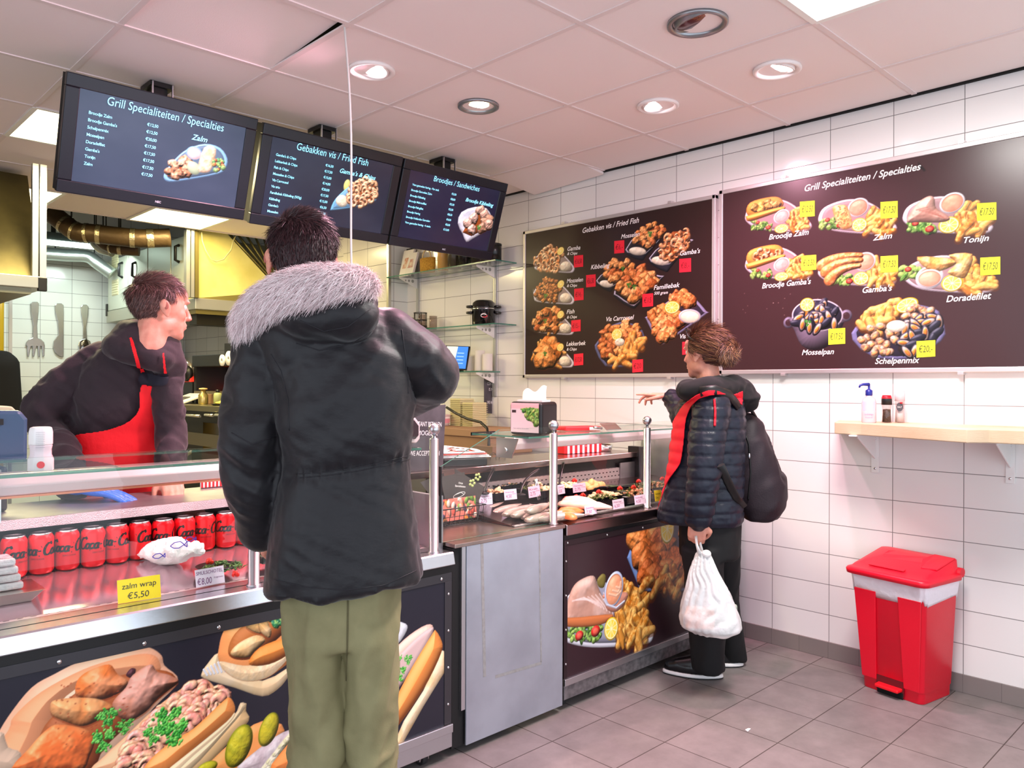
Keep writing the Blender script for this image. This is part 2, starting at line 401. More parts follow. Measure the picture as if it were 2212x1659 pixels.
# ================================================================ counters
def thin_glass(name, tint=(255, 255, 255), refl=1.0, rough=0.0):
    m = bpy.data.materials.new(name); m.use_nodes = True; nt = m.node_tree; nt.nodes.clear(); L = nt.links.new
    o = nt.nodes.new('ShaderNodeOutputMaterial'); mx = nt.nodes.new('ShaderNodeMixShader'); t = nt.nodes.new('ShaderNodeBsdfTransparent'); g = nt.nodes.new('ShaderNodeBsdfGlossy')
    f = nt.nodes.new('ShaderNodeFresnel'); f.inputs[0].default_value = 1.5; mu = nt.nodes.new('ShaderNodeMath'); mu.operation = 'MULTIPLY'; mu.inputs[1].default_value = refl
    t.inputs[0].default_value = rgba(tint); g.inputs['Roughness'].default_value = rough
    ge = nt.nodes.new('ShaderNodeNewGeometry'); iv = nt.nodes.new('ShaderNodeMath'); iv.operation = 'SUBTRACT'; iv.inputs[0].default_value = refl; L(ge.outputs['Backfacing'], iv.inputs[1]); L(iv.outputs[0], mu.inputs[1])
    L(f.outputs[0], mu.inputs[0]); L(mu.outputs[0], mx.inputs[0]); L(t.outputs[0], mx.inputs[1]); L(g.outputs[0], mx.inputs[2]); L(mx.outputs[0], o.inputs[0])
    MATS[name] = m; return m
glass = thin_glass('clear_glass', (250, 255, 252), 1.0); gedge = mat('glass_edge_green', (70, 130, 112), .15, trans=.3)
steel = mat('brushed_steel', (205, 206, 210), .26, 1, bump=(60, .05, (1, 40, 40)))
steel_d = mat('dull_steel', (178, 176, 178), .45, 1, var=(9, (158, 156, 160)))
alu = mat('aluminium', (206, 208, 212), .36, 1); galv = mat('galvanised_steel', (150, 148, 150), .5, .85, var=(38, (112, 110, 114)))
blk = mat('black_plastic', (20, 19, 20), .42); blkm = mat('matt_black', (16, 15, 16), .75); rubber = mat('dark_rubber', (38, 38, 40), .7)
strip = mat('anodised_strip', (70, 68, 72), .4, .6); white_pl = mat('white_plastic', (232, 230, 228), .35); chrome = mat('chrome', (220, 220, 222), .12, 1)
deckm = mat('display_deck_steel', (120, 96, 96), .16, .9); darkback = mat('case_back_dark', (26, 24, 26), .35)
def perf_mat():
    m = bpy.data.materials.new('perforated_steel'); m.use_nodes = True; nt = m.node_tree; L = nt.links.new; b = nt.nodes['Principled BSDF']
    tc = nt.nodes.new('ShaderNodeNewGeometry'); mp = nt.nodes.new('ShaderNodeMapping'); mp.inputs['Scale'].default_value = (1, 1, 1); L(tc.outputs['Position'], mp.inputs[0])
    sp = nt.nodes.new('ShaderNodeSeparateXYZ'); L(mp.outputs[0], sp.inputs[0]); cb = nt.nodes.new('ShaderNodeCombineXYZ'); ad = nt.nodes.new('ShaderNodeMath'); L(sp.outputs[1], ad.inputs[0]); L(sp.outputs[2], ad.inputs[1]); L(sp.outputs[0], cb.inputs[0]); L(ad.outputs[0], cb.inputs[1])
    br = nt.nodes.new('ShaderNodeTexBrick'); I = br.inputs; I['Scale'].default_value = 1; I['Brick Width'].default_value = .03; I['Row Height'].default_value = .022; I['Mortar Size'].default_value = .0088; I['Color1'].default_value = I['Color2'].default_value = rgba((30, 24, 24)); I['Mortar'].default_value = rgba((200, 190, 188)); L(cb.outputs[0], I['Vector']); L(br.outputs[0], b.inputs['Base Color']); b.inputs['Roughness'].default_value = .4; b.inputs['Metallic'].default_value = .4
    return m
perf = perf_mat()
YF = 2.16
def caster(t, x, y, h=.045):
    m = MB().mt(0).tube([(x-.012, y, h*.5), (x+.012, y, h*.5)], h*.5-.0005, 20).mt(1).tube([(x-.016, y, h*.5), (x+.016, y, h*.5)], h*.24, 14)
    m.box(x-.02, x-.016, y-.014, y+.02, h*.4, h*1.35).box(x+.016, x+.02, y-.014, y+.02, h*.4, h*1.35).box(x-.02, x+.02, y-.014, y+.026, h*1.3, h*1.4)
    m.build('caster', [rubber, chrome], t)
def post(t, x, y, z0, ztop):
    p = MB().lathe([(.021, 0), (.021, .004), (.0165, .006), (.0165, ztop-z0-.055), (.0135, ztop-z0-.052), (.0065, ztop-z0-.05), (.0065, ztop-z0-.035)], (x, y, z0), 24).build('post', mat('post_satin', (200, 202, 206), .3, 1), t)
    MB().ell((x, y, ztop-.02), .021, n=20, m=14).build('post_ball', mat('post_satin'), p)
def pane(t, x0, x1, y, z0, z1, cham=None, name='front_glass'):
    pl = [(x0, y, z0), (x1, y, z0), (x1, y, z1), (x0, y, z1)] if not cham else [(x0, y, z0), (x1, y, z0), (x1, y, z1), (cham[0], y, z1), (x0, y, cham[1])]
    m = MB(); m.prism(pl, (0, .007, 0)); 
    for k, f in enumerate(m.f): m.m[k] = 0 if len(f) > 4 or k >= len(pl) else 1
    m.m = [1 if k < len(pl) else 0 for k in range(len(m.f))]
    m.build(name, [glass, gedge], t)
def topglass(t, x0, x1, y0, y1, z):
    m = MB().box(x0, x1, y0, y1, z, z+.008); m.m = [0, 0, 1, 1, 1, 1]; m.build('top_glass', [glass, gedge], t)
lampm = mat('case_lamp_glow', (255, 240, 240), .4, emit=((255, 206, 216), 15))
# ---------- left display case
ZL, XA, XB = .738, -.35, 1.80
LC = thing('display_counter', 'long glass display counter with red cans inside and sandwich pictures on its front', 'counter', (.9, 2.5, 0), 0, 'refrigerated display counters')
LC_body = bx('cabinet', blkm, LC, XA, XB, YF+.012, 2.92, .13, .70)
m = MB().prism([(XA, 2.138, .694), (XA, 2.147, ZL-.004), (XA, 2.152, ZL), (XA, 2.27, ZL), (XA, 2.27, .694)], (XB-XA, 0, 0)); m.build('steel_ledge', steel, LC, bevel=.003)
MB().box(XA, XB, 2.27, 2.292, ZL-.03, ZL-.002).build('air_grille', perf, LC)
def deckz(y): return ZL-.002+(y-2.292)*(.792-ZL)/(2.52-2.292)
m = MB().prism([(XA, 2.292, deckz(2.292)), (XA, 2.52, .792), (XA, 2.62, .792), (XA, 2.62, .66), (XA, 2.292, .66)], (XB-XA, 0, 0)); m.build('deck', mat('deck_glossy_steel', (206, 180, 190), .17, .85), LC)
bx('case_back', darkback, LC, XA, XB, 2.60, 2.62, .79, .925)
m = MB().box(XA, XB, 2.545, 2.92, .925, .945); m.build('rear_worktop', steel_d, LC, bevel=.003)
bx('worktop_edge', mat('hammered_steel', (190, 186, 190), .35, 1, bump=(420, .5)), LC, XA, XB, 2.535, 2.547, .922, .95)
topglass(LC, XA, XB-.06, 2.26, 2.70, 1.095)
m = MB()
sec = [(2.402, 1.092), (2.46, 1.092), (2.476, 1.075), (2.462, 1.060), (2.425, 1.056), (2.404, 1.034), (2.392, 1.034), (2.384, 1.062)]
m.prism([(XA, a, b) for a, b in sec], (XB-.12-XA, 0, 0)); m.build('lamp_housing', mat('lamp_housing_white', (232, 206, 212), .25, .3), LC, bevel=.004)
m = MB().tube([(XA, 2.437, 1.046), (XB-.14, 2.437, 1.046)], .009, 12); m.build('lamp_tube', lampm, LC)
bx('lamp_lip', mat('lamp_lip_copper', (214, 130, 104), .35, .5), LC, XA, XB-.12, 2.390, 2.406, 1.028, 1.034)
bx('support_bracket', alu, LC, XB-.13, XB-.12, 2.38, 2.64, .95, 1.094)
bx('support_bracket', alu, LC, .49, .495, 2.50, 2.66, .95, 1.094)
pane(LC, XA, 1.765, 2.205, ZL, 1.147)
for px, xx in ((545, 1.07), (935, 1.742)): post(LC, xx, 2.19, ZL, 1.193)
bx('side_wall', steel_d, LC, XB-.02, XB, 2.21, 2.92, ZL-.02, .93)
bx('gap_seal', blk, LC, XA, XB, 2.158, 2.2, .664, .70)
m = MB().box(XA, XB-.002, YF-.004, YF+.002, .634, .664).box(XB-.034, XB-.002, YF-.004, YF+.002, .13, .634); m.build('panel_strip', strip, LC, bevel=.001)
m = MB()
for k in range(9): m.ell((.15+k*.2, YF-.005, .648), (.006, .003, .006), n=10, m=6)
for k in range(4): m.ell((XB-.018, YF-.005, .2+k*.13), (.005, .003, .005), n=10, m=6)
m.build('screw', chrome, LC, kind='stuff')
m = MB().box(XA, XB, YF-.012, YF+.002, .098, .128).box(XA, XB, YF-.006, YF+.03, .045, .098); m.build('bottom_rail', alu, LC, bevel=.002)
caster(LC, 1.70, 2.20); caster(LC, .1, 2.20)
# ---------- middle till counter
MC = thing('till_counter', 'plain steel-fronted till counter between the two display counters', 'counter', (2.1, 2.5, 0))
m = MB().mt(0).box(1.862, 2.378, 2.15, 2.158, .03, .757); m.build('front_panel', mat('blue_grey_steel_sheet', (186, 194, 206), .36, .65, var=(5, (168, 174, 186)), bump=(7, .12)), MC, bevel=.002)
bx('carcass', blkm, MC, 1.806, 2.11, 2.165, 2.95, .03, .745)
bx('carcass', blkm, MC, 2.1, 2.38, 2.161, 2.172, .03, .745)
bx('edge_strip', alu, MC, 1.842, 1.860, 2.154, 2.166, .16, .75)
m = MB().prism([(1.806, 2.148, .748), (2.39, 2.148, .748), (2.39, 2.248, .748), (2.195, 2.248, .748), (2.195, 2.73, .748), (2.11, 2.95, .748), (1.806, 2.95, .748)], (0, 0, .014)); m.build('worktop', mat('worktop_worn_steel', (186, 168, 160), .3, 1, var=(7, (160, 146, 140))), MC, bevel=.002)
tp = mat('tape_residue', (132, 130, 128), .7, var=(60, (150, 150, 150))); m = MB()
pl = Plane((0, 2.1495, 0), (1, 0, 0), (0, 0, 1))
def strip_px(a, b, w):
    p, q = pl.px(*a), pl.px(*b); d = (q-p)/np.linalg.norm(q-p); n = np.array([-d[1], d[0]])*w/2
    m.add([pl.at(*(p+n)), pl.at(*(p-n)), pl.at(*(q-n)), pl.at(*(q+n))], [(0, 1, 2, 3)], False)
strip_px((1041, 1172), (1047, 1462), .014); strip_px((1165, 1148), (1169, 1430), .007); strip_px((1030, 1172), (1165, 1146), .006); strip_px((1070, 1462), (1170, 1432), .012)
m.build('tape_mark', tp, MC)
# ---------- right display case
ZR, XC, XD = .763, 2.392, 3.775
RC = thing('display_counter', 'glass display counter with fish and salads inside, tuna platter pictured on its front', 'counter', (3.1, 2.5, 0), 0, 'refrigerated display counters')
bx('cabinet', blkm, RC, XC, XD, YF+.012, 3.0, .13, .72)
m = MB().prism([(XC, 2.142, .716), (XC, 2.142, ZR-.004), (XC, 2.148, ZR), (XC, 2.25, ZR), (XC, 2.25, .716)], (XD-XC, 0, 0)); m.build('steel_ledge', mat('brown_steel', (170, 148, 146), .25, 1), RC, bevel=.003)
MB().box(2.20, XD, 2.25, 2.265, ZR-.0, ZR+.004).build('air_grille', perf, RC)
def deckr(y): return ZR+.002+(y-2.265)*.05/.45
m = MB().prism([(2.20, 2.265, deckr(2.265)), (2.20, 2.72, deckr(2.72)), (2.20, 2.72, ZR-.002), (2.20, 2.265, ZR-.002)], (XD-2.20, 0, 0)); m.build('deck', deckm, RC)
MB().box(2.25, 3.55, 2.72, 2.735, .80, .875).build('perforated_back', perf, RC)
bx('case_back', darkback, RC, 2.15, 3.62, 2.735, 2.76, .765, .93)
m = MB().box(2.0, 3.62, 2.70, 3.0, .925, .955); m.build('rear_worktop', mat('brown_steel'), RC, bevel=.003)
bx('end_upright', blk, RC, 3.60, 3.64, 2.66, 2.76, .765, .985)
bx('hinge_plate', steel_d, RC, 3.47, 3.60, 2.713, 2.722, .80, .90)
topglass(RC, 2.45, XD-.01, 2.42, 2.80, 1.095)
m = MB().prism([(2.47, a+.13, b+.004) for a, b in sec], (XD-.03-2.47, 0, 0)); m.build('lamp_housing', mat('lamp_housing_white'), RC, bevel=.004)
m = MB().tube([(2.49, 2.567, 1.050), (XD-.05, 2.567, 1.050)], .009, 12); m.build('lamp_tube', lampm, RC)
m = MB().prism([(2.462, 2.50, 1.09), (2.462, 2.64, 1.09), (2.462, 2.64, 1.0), (2.462, 2.54, 1.0)], (.006, 0, 0)); m.tube([(2.455, 2.58, 1.035), (2.475, 2.58, 1.035)], .012, 14); m.build('support_bracket', alu, RC)
bx('glass_edge_trim', blk, RC, 2.45, 2.60, 2.795, 2.805, 1.09, 1.106)
bx('support_bracket', alu, RC, XD-.025, XD-.018, 2.56, 2.78, .80, 1.094)
pane(RC, 1.787, XD, 2.205, ZR, 1.158, cham=(2.076, 1.036))
bx('glass_edge_seal', blk, RC, 1.783, 1.788, 2.203, 2.214, ZR, 1.036)
for xx in (2.362, 3.0): post(RC, xx, 2.19, ZR, 1.186)
bx('gap_seal', blk, RC, XC, XD, 2.158, 2.2, .696, .72)
m = MB().box(XC, XD, YF-.004, YF+.002, .672, .696).box(XC, XC+.022, YF-.004, YF+.002, .13, .672).box(XD-.02, XD, YF-.004, YF+.002, .13, .672); m.build('panel_strip', mat('panel_strip_dark', (58, 44, 48), .35, .6), RC, bevel=.001)
m = MB()
for k in range(6): m.ell((XC+.02+k*.255, YF-.005, .684), (.005, .003, .005), n=10, m=6)
for k in range(4): m.ell((XC+.011, YF-.005, .19+k*.14), (.005, .003, .005), n=10, m=6)
m.build('screw', chrome, RC, kind='stuff')
m = MB().box(XC, XD, YF-.012, YF+.002, .102, .13); m.build('bottom_rail', alu, RC, bevel=.002)
m = MB().box(XC, XD, YF-.006, YF+.03, .045, .102); m.build('skirt', galv, RC, bevel=.002)
caster(RC, 2.43, 2.21); caster(RC, 3.65, 2.21)
# ================================================================ printed pictures: drawn into a fine colour grid on the panel
class Raster:
    def __init__(s, pl, a0, a1, b0, b1, res, bg, seed=1):
        s.pl, s.a0, s.b0, s.res = pl, a0, b0, res
        s.W = int(round((a1-a0)/res)); s.H = int(round((b1-b0)/res))
        s.A, s.B = np.meshgrid(a0+(np.arange(s.W)+.5)*res, b0+(np.arange(s.H)+.5)*res)
        s.img = np.ones((s.H, s.W, 3))*np.array(bg)/255.; s.rng = np.random.default_rng(seed); s.seed = seed
    def win(s, x0, x1, y0, y1):
        i0 = max(0, int((y0-s.b0)/s.res)-2); i1 = min(s.H, int((y1-s.b0)/s.res)+3); j0 = max(0, int((x0-s.a0)/s.res)-2); j1 = min(s.W, int((x1-s.a0)/s.res)+3)
        return (slice(i0, i1), slice(j0, j1)) if i1 > i0 and j1 > j0 else None
    def shade(s, w, sd, R, col, col2=None, noise=None, edge=.35, hl=.25, flat=0, alpha=1):
        """relief-shaded fill of the region sd<0 (sd in metres)"""
        if sd.shape[0] < 2 or sd.shape[1] < 2: return
        al = np.clip(.5-sd/s.res, 0, 1)*alpha
        t = np.clip(-sd/R, 0, 1); h = np.sqrt(np.maximum(0, 1-(1-t)**2))*R
        X, Y = s.A[w], s.B[w]; n = 0
        if noise:
            n = fbm(np.stack([X*noise[0], Y*noise[0], np.full_like(X, s.seed+noise[0]*.37)], -1), 3)-.44
            h = h+n*noise[1]*R*.9
        gy, gx = np.gradient(h, s.res); k = 1/np.sqrt(1+gx*gx+gy*gy)
        ndl = (-gx*-.35-gy*.62+.7)*k; sh = (1-edge)+edge*np.clip(ndl, -.3, 1.2)*1.15
        c = np.array(col)/255.; C = np.ones(X.shape+(3,))*c
        if col2 is not None:
            q = np.clip((n if noise else 0)*4+.5, 0, 1)[..., None]; C = C*(1-q)+np.array(col2)/255.*q
        if flat: sh = np.ones_like(sh)
        C = C*sh[..., None]+hl*np.clip(ndl-.86, 0, 1)[..., None]*2.2
        s.img[w] = s.img[w]*(1-al[..., None])+np.clip(C, 0, 1)*al[..., None]
    def poly(s, pts, col, R=.02, smooth=0, **k):
        p = np.array(pts, float)
        if smooth: p = spline(p, smooth)
        w = s.win(p[:, 0].min(), p[:, 0].max(), p[:, 1].min(), p[:, 1].max())
        if w is None: return
        X, Y = s.A[w], s.B[w]; d = np.full(X.shape, 1e9); ins = np.zeros(X.shape, bool); n = len(p)
        for i in range(n):
            a, b = p[i], p[(i+1) % n]; e = b-a; L = e@e+1e-15
            q = np.clip(((X-a[0])*e[0]+(Y-a[1])*e[1])/L, 0, 1); d = np.minimum(d, (X-a[0]-q*e[0])**2+(Y-a[1]-q*e[1])**2)
            c = (a[1] > Y) != (b[1] > Y)
            with np.errstate(divide='ignore', invalid='ignore'): ins ^= c & (X < (b[0]-a[0])*(Y-a[1])/(b[1]-a[1]+1e-15)+a[0])
        s.shade(w, np.where(ins, -1, 1)*np.sqrt(d), R, col, **k)
    def ell(s, c, rx, ry, col, rot=0, R=None, **k):
        m = max(rx, ry); w = s.win(c[0]-m, c[0]+m, c[1]-m, c[1]+m)
        if w is None: return
        X, Y = s.A[w]-c[0], s.B[w]-c[1]; u = X*cos(rot)+Y*sin(rot); v = -X*sin(rot)+Y*cos(rot)
        q = np.sqrt((u/rx)**2+(v/ry)**2); s.shade(w, (q-1)*min(rx, ry), R or min(rx, ry), col, **k)
    def stroke(s, path, wd, col, R=None, **k):
        p = np.array(path, float); wd = np.array([wd]*len(p) if np.isscalar(wd) else wd, float); m = wd.max()
        w = s.win(p[:, 0].min()-m, p[:, 0].max()+m, p[:, 1].min()-m, p[:, 1].max()+m)
        if w is None: return
        X, Y = s.A[w], s.B[w]; d = np.full(X.shape, 1e9)
        for i in range(len(p)-1):
            a, e = p[i], p[i+1]-p[i]; q = np.clip(((X-a[0])*e[0]+(Y-a[1])*e[1])/(e@e+1e-15), 0, 1)
            d = np.minimum(d, np.hypot(X-a[0]-q*e[0], Y-a[1]-q*e[1])-(wd[i]+(wd[i+1]-wd[i])*q))
        s.shade(w, d, R or m, col, **k)
    def build(s, name, parent, d=.0008, emit=None, rough=.25, matname='print', extra=None):
        H, W = s.H, s.W; a = s.a0+np.arange(W)*s.res*W/(W-1); b = s.b0+np.arange(H)*s.res*H/(H-1)
        A, B = np.meshgrid(a, b); V = s.pl.o+A.reshape(-1, 1)*s.pl.r+B.reshape(-1, 1)*s.pl.u+s.pl.n*d
        Mi = np.array(wm(parent).inverted()); V = V@Mi[:3, :3].T+Mi[:3, 3]
        i = (np.arange(H-1)[:, None]*W+np.arange(W-1)).reshape(-1); F = np.stack([i, i+1, i+W+1, i+W], 1).astype(np.int32)
        me = bpy.data.meshes.new(name); me.vertices.add(H*W); me.vertices.foreach_set('co', V.astype(np.float32).ravel())
        me.loops.add(F.size); me.loops.foreach_set('vertex_index', F.ravel()); me.polygons.add(len(F)); me.polygons.foreach_set('loop_start', np.arange(0, F.size, 4, dtype=np.int32)); me.polygons.foreach_set('loop_total', np.full(len(F), 4, np.int32))
        at = me.color_attributes.new('print', 'FLOAT_COLOR', 'POINT'); C = np.ones((H*W, 4), np.float32); C[:, :3] = lin(np.clip(s.img, 0, 1).reshape(-1, 3)*255); at.data.foreach_set('color', C.ravel())
        me.update(calc_edges=True); me.validate()
        me.materials.append(mat(matname, attr='print', rough=rough, emit=emit))
        if extra:       # lettering printed on the same panel
            m_, mt_ = extra; bm = bmesh.new(); bm.from_mesh(me); A = np.array(m_.v)@Mi[:3, :3].T+Mi[:3, 3]; vs = [bm.verts.new(v) for v in A]
            for f in m_.f:
                try: bm.faces.new([vs[i] for i in f]).material_index = 1
                except ValueError: pass
            bm.to_mesh(me); bm.free(); me.materials.append(mt_)
        o = bpy.data.objects.new(name, me); COL.objects.link(o); o.parent = parent; return o
def spline(p, k=6):
    p = np.asarray(p, float); n = len(p); out = []
    for i in range(n):
        a, b, c, d = p[i-1], p[i], p[(i+1) % n], p[(i+2) % n]
        for q in np.arange(k)/k: out.append(.5*((2*b)+(c-a)*q+(2*a-5*b+4*c-d)*q*q+(3*b-a-3*c+d)*q**3))
    return np.array(out)
def inpoly(p, x, y):
    c = False; n = len(p)
    for i in range(n):
        a, b = p[i], p[(i+1) % n]
        if (a[1] > y) != (b[1] > y) and x < (b[0]-a[0])*(y-a[1])/(b[1]-a[1]+1e-15)+a[0]: c = not c
    return c
def scatter(R, poly, n):
    p = np.array(poly, float); lo, hi = p.min(0), p.max(0); out = []; best = []
    while len(out) < n:
        cand = None
        for _ in range(6):      # best-candidate sampling keeps pieces apart
            for _ in range(30):
                q = lo+(hi-lo)*R.rng.random(2)
                if inpoly(p, *q): break
            dd = min([np.hypot(*(q-o)) for o in out], default=1)
            if cand is None or dd > cand[0]: cand = (dd, q)
        out.append(cand[1])
    return sorted(out, key=lambda q: -q[1])
BROWN = [(206, 116, 52), (222, 138, 66), (190, 96, 42), (232, 152, 84)]
def nuggets(R, poly, n, r, cols=BROWN):
    R.poly(poly, (150, 72, 30), r, edge=.5)
    for c in scatter(R, poly, n):
        k = 9; a0 = R.rng.random()*6; q = [(c[0]+r*(.75+.5*R.rng.random())*cos(a0+2*pi*i/k)*1.15, c[1]+r*(.75+.5*R.rng.random())*sin(a0+2*pi*i/k)) for i in range(k)]
        R.poly(q, (92, 40, 18), r*.3, smooth=3, flat=1, alpha=.45); q = [(x-r*.06, y+r*.1) for x, y in q]
        cc = cols[R.rng.integers(len(cols))]
        R.poly(q, cc, r*.9, smooth=3, noise=(1.6/r, .8), col2=tuple(min(255, v+28) for v in cc), edge=.75, hl=.4)
def shrimps(R, poly, n, r, cols=((235, 150, 84), (240, 166, 108), (226, 128, 62))):
    R.poly(poly, (168, 84, 38), r, edge=.5)
    for c in scatter(R, poly, n):
        a0 = R.rng.random()*6.3; th = np.linspace(0, 3.9, 9); pth = [(c[0]+r*.62*cos(a0+t), c[1]+r*.62*sin(a0+t)) for t in th]; wd = r*np.linspace(.5, .2, 9)
        R.stroke(pth, wd*1.2, (130, 60, 36), flat=1, alpha=.35); R.stroke(pth, wd, cols[R.rng.integers(len(cols))], edge=.7, hl=.5, noise=(2/r, .4), col2=(250, 196, 150))
def fries(R, poly, n, l, w, cols=((224, 146, 58), (236, 166, 80), (204, 118, 42))):
    R.poly(poly, (140, 76, 26), w, edge=.5)
    for c in scatter(R, poly, n):
        a = R.rng.random()*3.14; ll = l*(.6+.6*R.rng.random()); d = np.array([cos(a), sin(a)])*ll/2; b = np.array([-d[1], d[0]])*.25
        pth = [c-d, c+b, c+d]; R.stroke([q+np.array([0, -w*.3]) for q in pth], w*1.1, (90, 44, 14), flat=1, alpha=.5); R.stroke(pth, [w*.75, w, w*.8], cols[R.rng.integers(len(cols))], edge=.45, hl=.2, noise=(1.2/w, .3), col2=(246, 190, 108))
def lemon(R, c, rx, ry, rot=0):
    R.ell(c, rx, ry, (236, 196, 40), rot, edge=.3); R.ell(c, rx*.88, ry*.88, (248, 236, 190), rot, flat=1); R.ell(c, rx*.78, ry*.78, (240, 208, 84), rot, flat=1)
    for i in range(9):
        a = 2*pi*i/9; u = np.array([cos(a)*rx*.78, sin(a)*ry*.78]); u = np.array([u[0]*cos(rot)-u[1]*sin(rot), u[0]*sin(rot)+u[1]*cos(rot)]); R.stroke([c, np.array(c)+u], min(rx, ry)*.035, (250, 238, 190), flat=1)
def cup(R, c, rx, ry, rot=0, col=(238, 150, 120), rim=(222, 220, 226)):
    R.ell(c, rx, ry, rim, rot, R=rx*.2, edge=.4); R.ell(c, rx*.86, ry*.86, tuple(int(v*.75) for v in col), rot, flat=1); R.ell((c[0], c[1]-ry*.05), rx*.82, ry*.8, col, rot, edge=.2, noise=(1.5/rx, .6), col2=tuple(min(255, v+16) for v in col), hl=.25)
def mayo(R, c, rx, ry, rot=0): R.ell(c, rx, ry, (244, 226, 196), rot, edge=.35, noise=(1.6/rx, .8), col2=(250, 238, 214), hl=.2)
def greens(R, poly, n, r, cols=((70, 120, 44), (110, 150, 60), (50, 92, 36), (150, 176, 90))):
    for c in scatter(R, poly, n): R.ell(c, r*(.6+.6*R.rng.random()), r*(.4+.5*R.rng.random()), cols[R.rng.integers(len(cols))], R.rng.random()*3, edge=.6, noise=(2/r, .6), col2=(150, 190, 100))
def parsley(R, c, r, n=60):
    r *= .72
    c = np.array(c)
    R.stroke([c, c+np.array([-.5*r, -1.1*r])], r*.05, (90, 140, 60))
    for k in range(3):
        cc = c+np.array([cos(2.1*k+.5), sin(2.1*k+.5)])*r*.62
        for _ in range(n//3):
            q = cc+R.rng.normal(size=2)*r*.24; R.ell(q, r*.16, r*.11, [(58, 146, 50), (96, 178, 74), (36, 112, 40)][R.rng.integers(3)], R.rng.random()*3, edge=.6, hl=.25)
def mussels(R, poly, n, r):
    R.poly(poly, (44, 32, 30), r, edge=.5)
    for c in scatter(R, poly, n):
        a = R.rng.random()*6.3; d = np.array([cos(a), sin(a)]); o = R.rng.random()
        R.ell(c, r, r*.5, (38, 38, 52), a, edge=.7, hl=.8)
        if o > .35: R.ell(c+d*r*.05, r*.8, r*.34, (190, 170, 160), a, edge=.4); R.ell(c-d*r*.1, r*.5, r*.24, (226, 132, 54), a, edge=.6, hl=.4)
def clams(R, poly, n, r):
    for c in scatter(R, poly, n): R.ell(c, r, r*.72, (206, 176, 150), R.rng.random()*3, edge=.7, noise=(2.2/r, .5), col2=(150, 108, 84), hl=.3); R.ell((c[0], c[1]-r*.1), r*.55, r*.34, (226, 150, 92), R.rng.random(), edge=.6)
def tray(R, pts, col=(214, 208, 220), inner=(120, 108, 116), k=5, rim=.012):
    p = spline(np.array(pts, float), k); R.poly(p, col, rim, edge=.45); c = p.mean(0); R.poly(c+(p-c)*.9+np.array([0, .002]), inner, .02, edge=.3)
def tomato(R, c, r): R.ell(c, r, r*.8, (206, 44, 40), edge=.6, hl=.5); R.ell(c, r*.6, r*.45, (232, 96, 76), edge=.3)
# ================================================================ menu boards on the right wall
XBF = XR-.028
alu_w = mat('board_frame_aluminium', (214, 208, 208), .35, .7)
def board(label, y0, y1, z0, z1, bg, seed):
    t = thing('menu_board', label, 'menu board', (XR, (y0+y1)/2, z0), 0, 'menu boards on the tiled wall')
    m = MB()
    for b in ((XR-.03, XR, y0, y1, z1-.022, z1), (XR-.03, XR, y0, y1, z0, z0+.022), (XR-.03, XR, y0, y0+.022, z0, z1), (XR-.03, XR, y1-.022, y1, z0, z1)): m.box(*b)
    m.build('frame', alu_w, t, bevel=.003); bx('backing', mat('board_backing', (40, 26, 28), .6), t, XR-.022, XR-.001, y0+.01, y1-.01, z0+.01, z1-.01)
    m = MB()
    for q in (.2, .75):
        yy = y0+(y1-y0)*q; m.box(XR-.034, XR, yy-.012, yy+.012, z1-.002, z1+.012).box(XR-.034, XR, yy-.012, yy+.012, z0-.01, z0+.002)
    m.build('wall_clip', alu_w, t, kind='stuff')
    pl = Plane((XR-.024, y1-.022, z0+.022), (0, -1, 0), (0, 0, 1))
    return t, pl, Raster(pl, 0, y1-y0-.044, 0, z1-z0-.044, .0026, bg, seed)
def price_card(pl, c4, col, text, label, group, cat='price card', name='price_card', ink=(60, 20, 24), h=.4, d=.002):
    """paper card from its pixel corners (lower-left, lower-right, upper-right, upper-left)"""
    q = [pl.px(*c) for c in c4]; c = sum(q)/4; o = pl.at(*c, d)
    t = thing(name, label, cat, o, 0, group)
    MB().prism([pl.at(*v, d) for v in q], pl.n*.0012).build('paper', mat('card_%d_%d_%d' % col, col, .7), t)
    u = q[1]-q[0]; m = MB(); ww = np.linalg.norm(u); hh = np.linalg.norm(q[3]-q[0])
    lines = text.split('\n'); n = len(lines)
    for k, ln in enumerate(lines):
        e = c+(q[3]-q[0])/hh*hh*((n-1)/2-k)*.9/n; write(m, pl, ln, e[0], e[1]-hh*h/2*(1 if n == 1 else .6), h=hh*h*(1 if n == 1 else .62), w=ww*.74, align='c', rot=math.atan2(u[1], u[0]), d=d+.0018, shear=.15)
    m.build('handwriting', mat('ink_%d' % ink[0], ink, .7), t)
    return t
ink_w = mat('print_white', (240, 234, 232), .4)
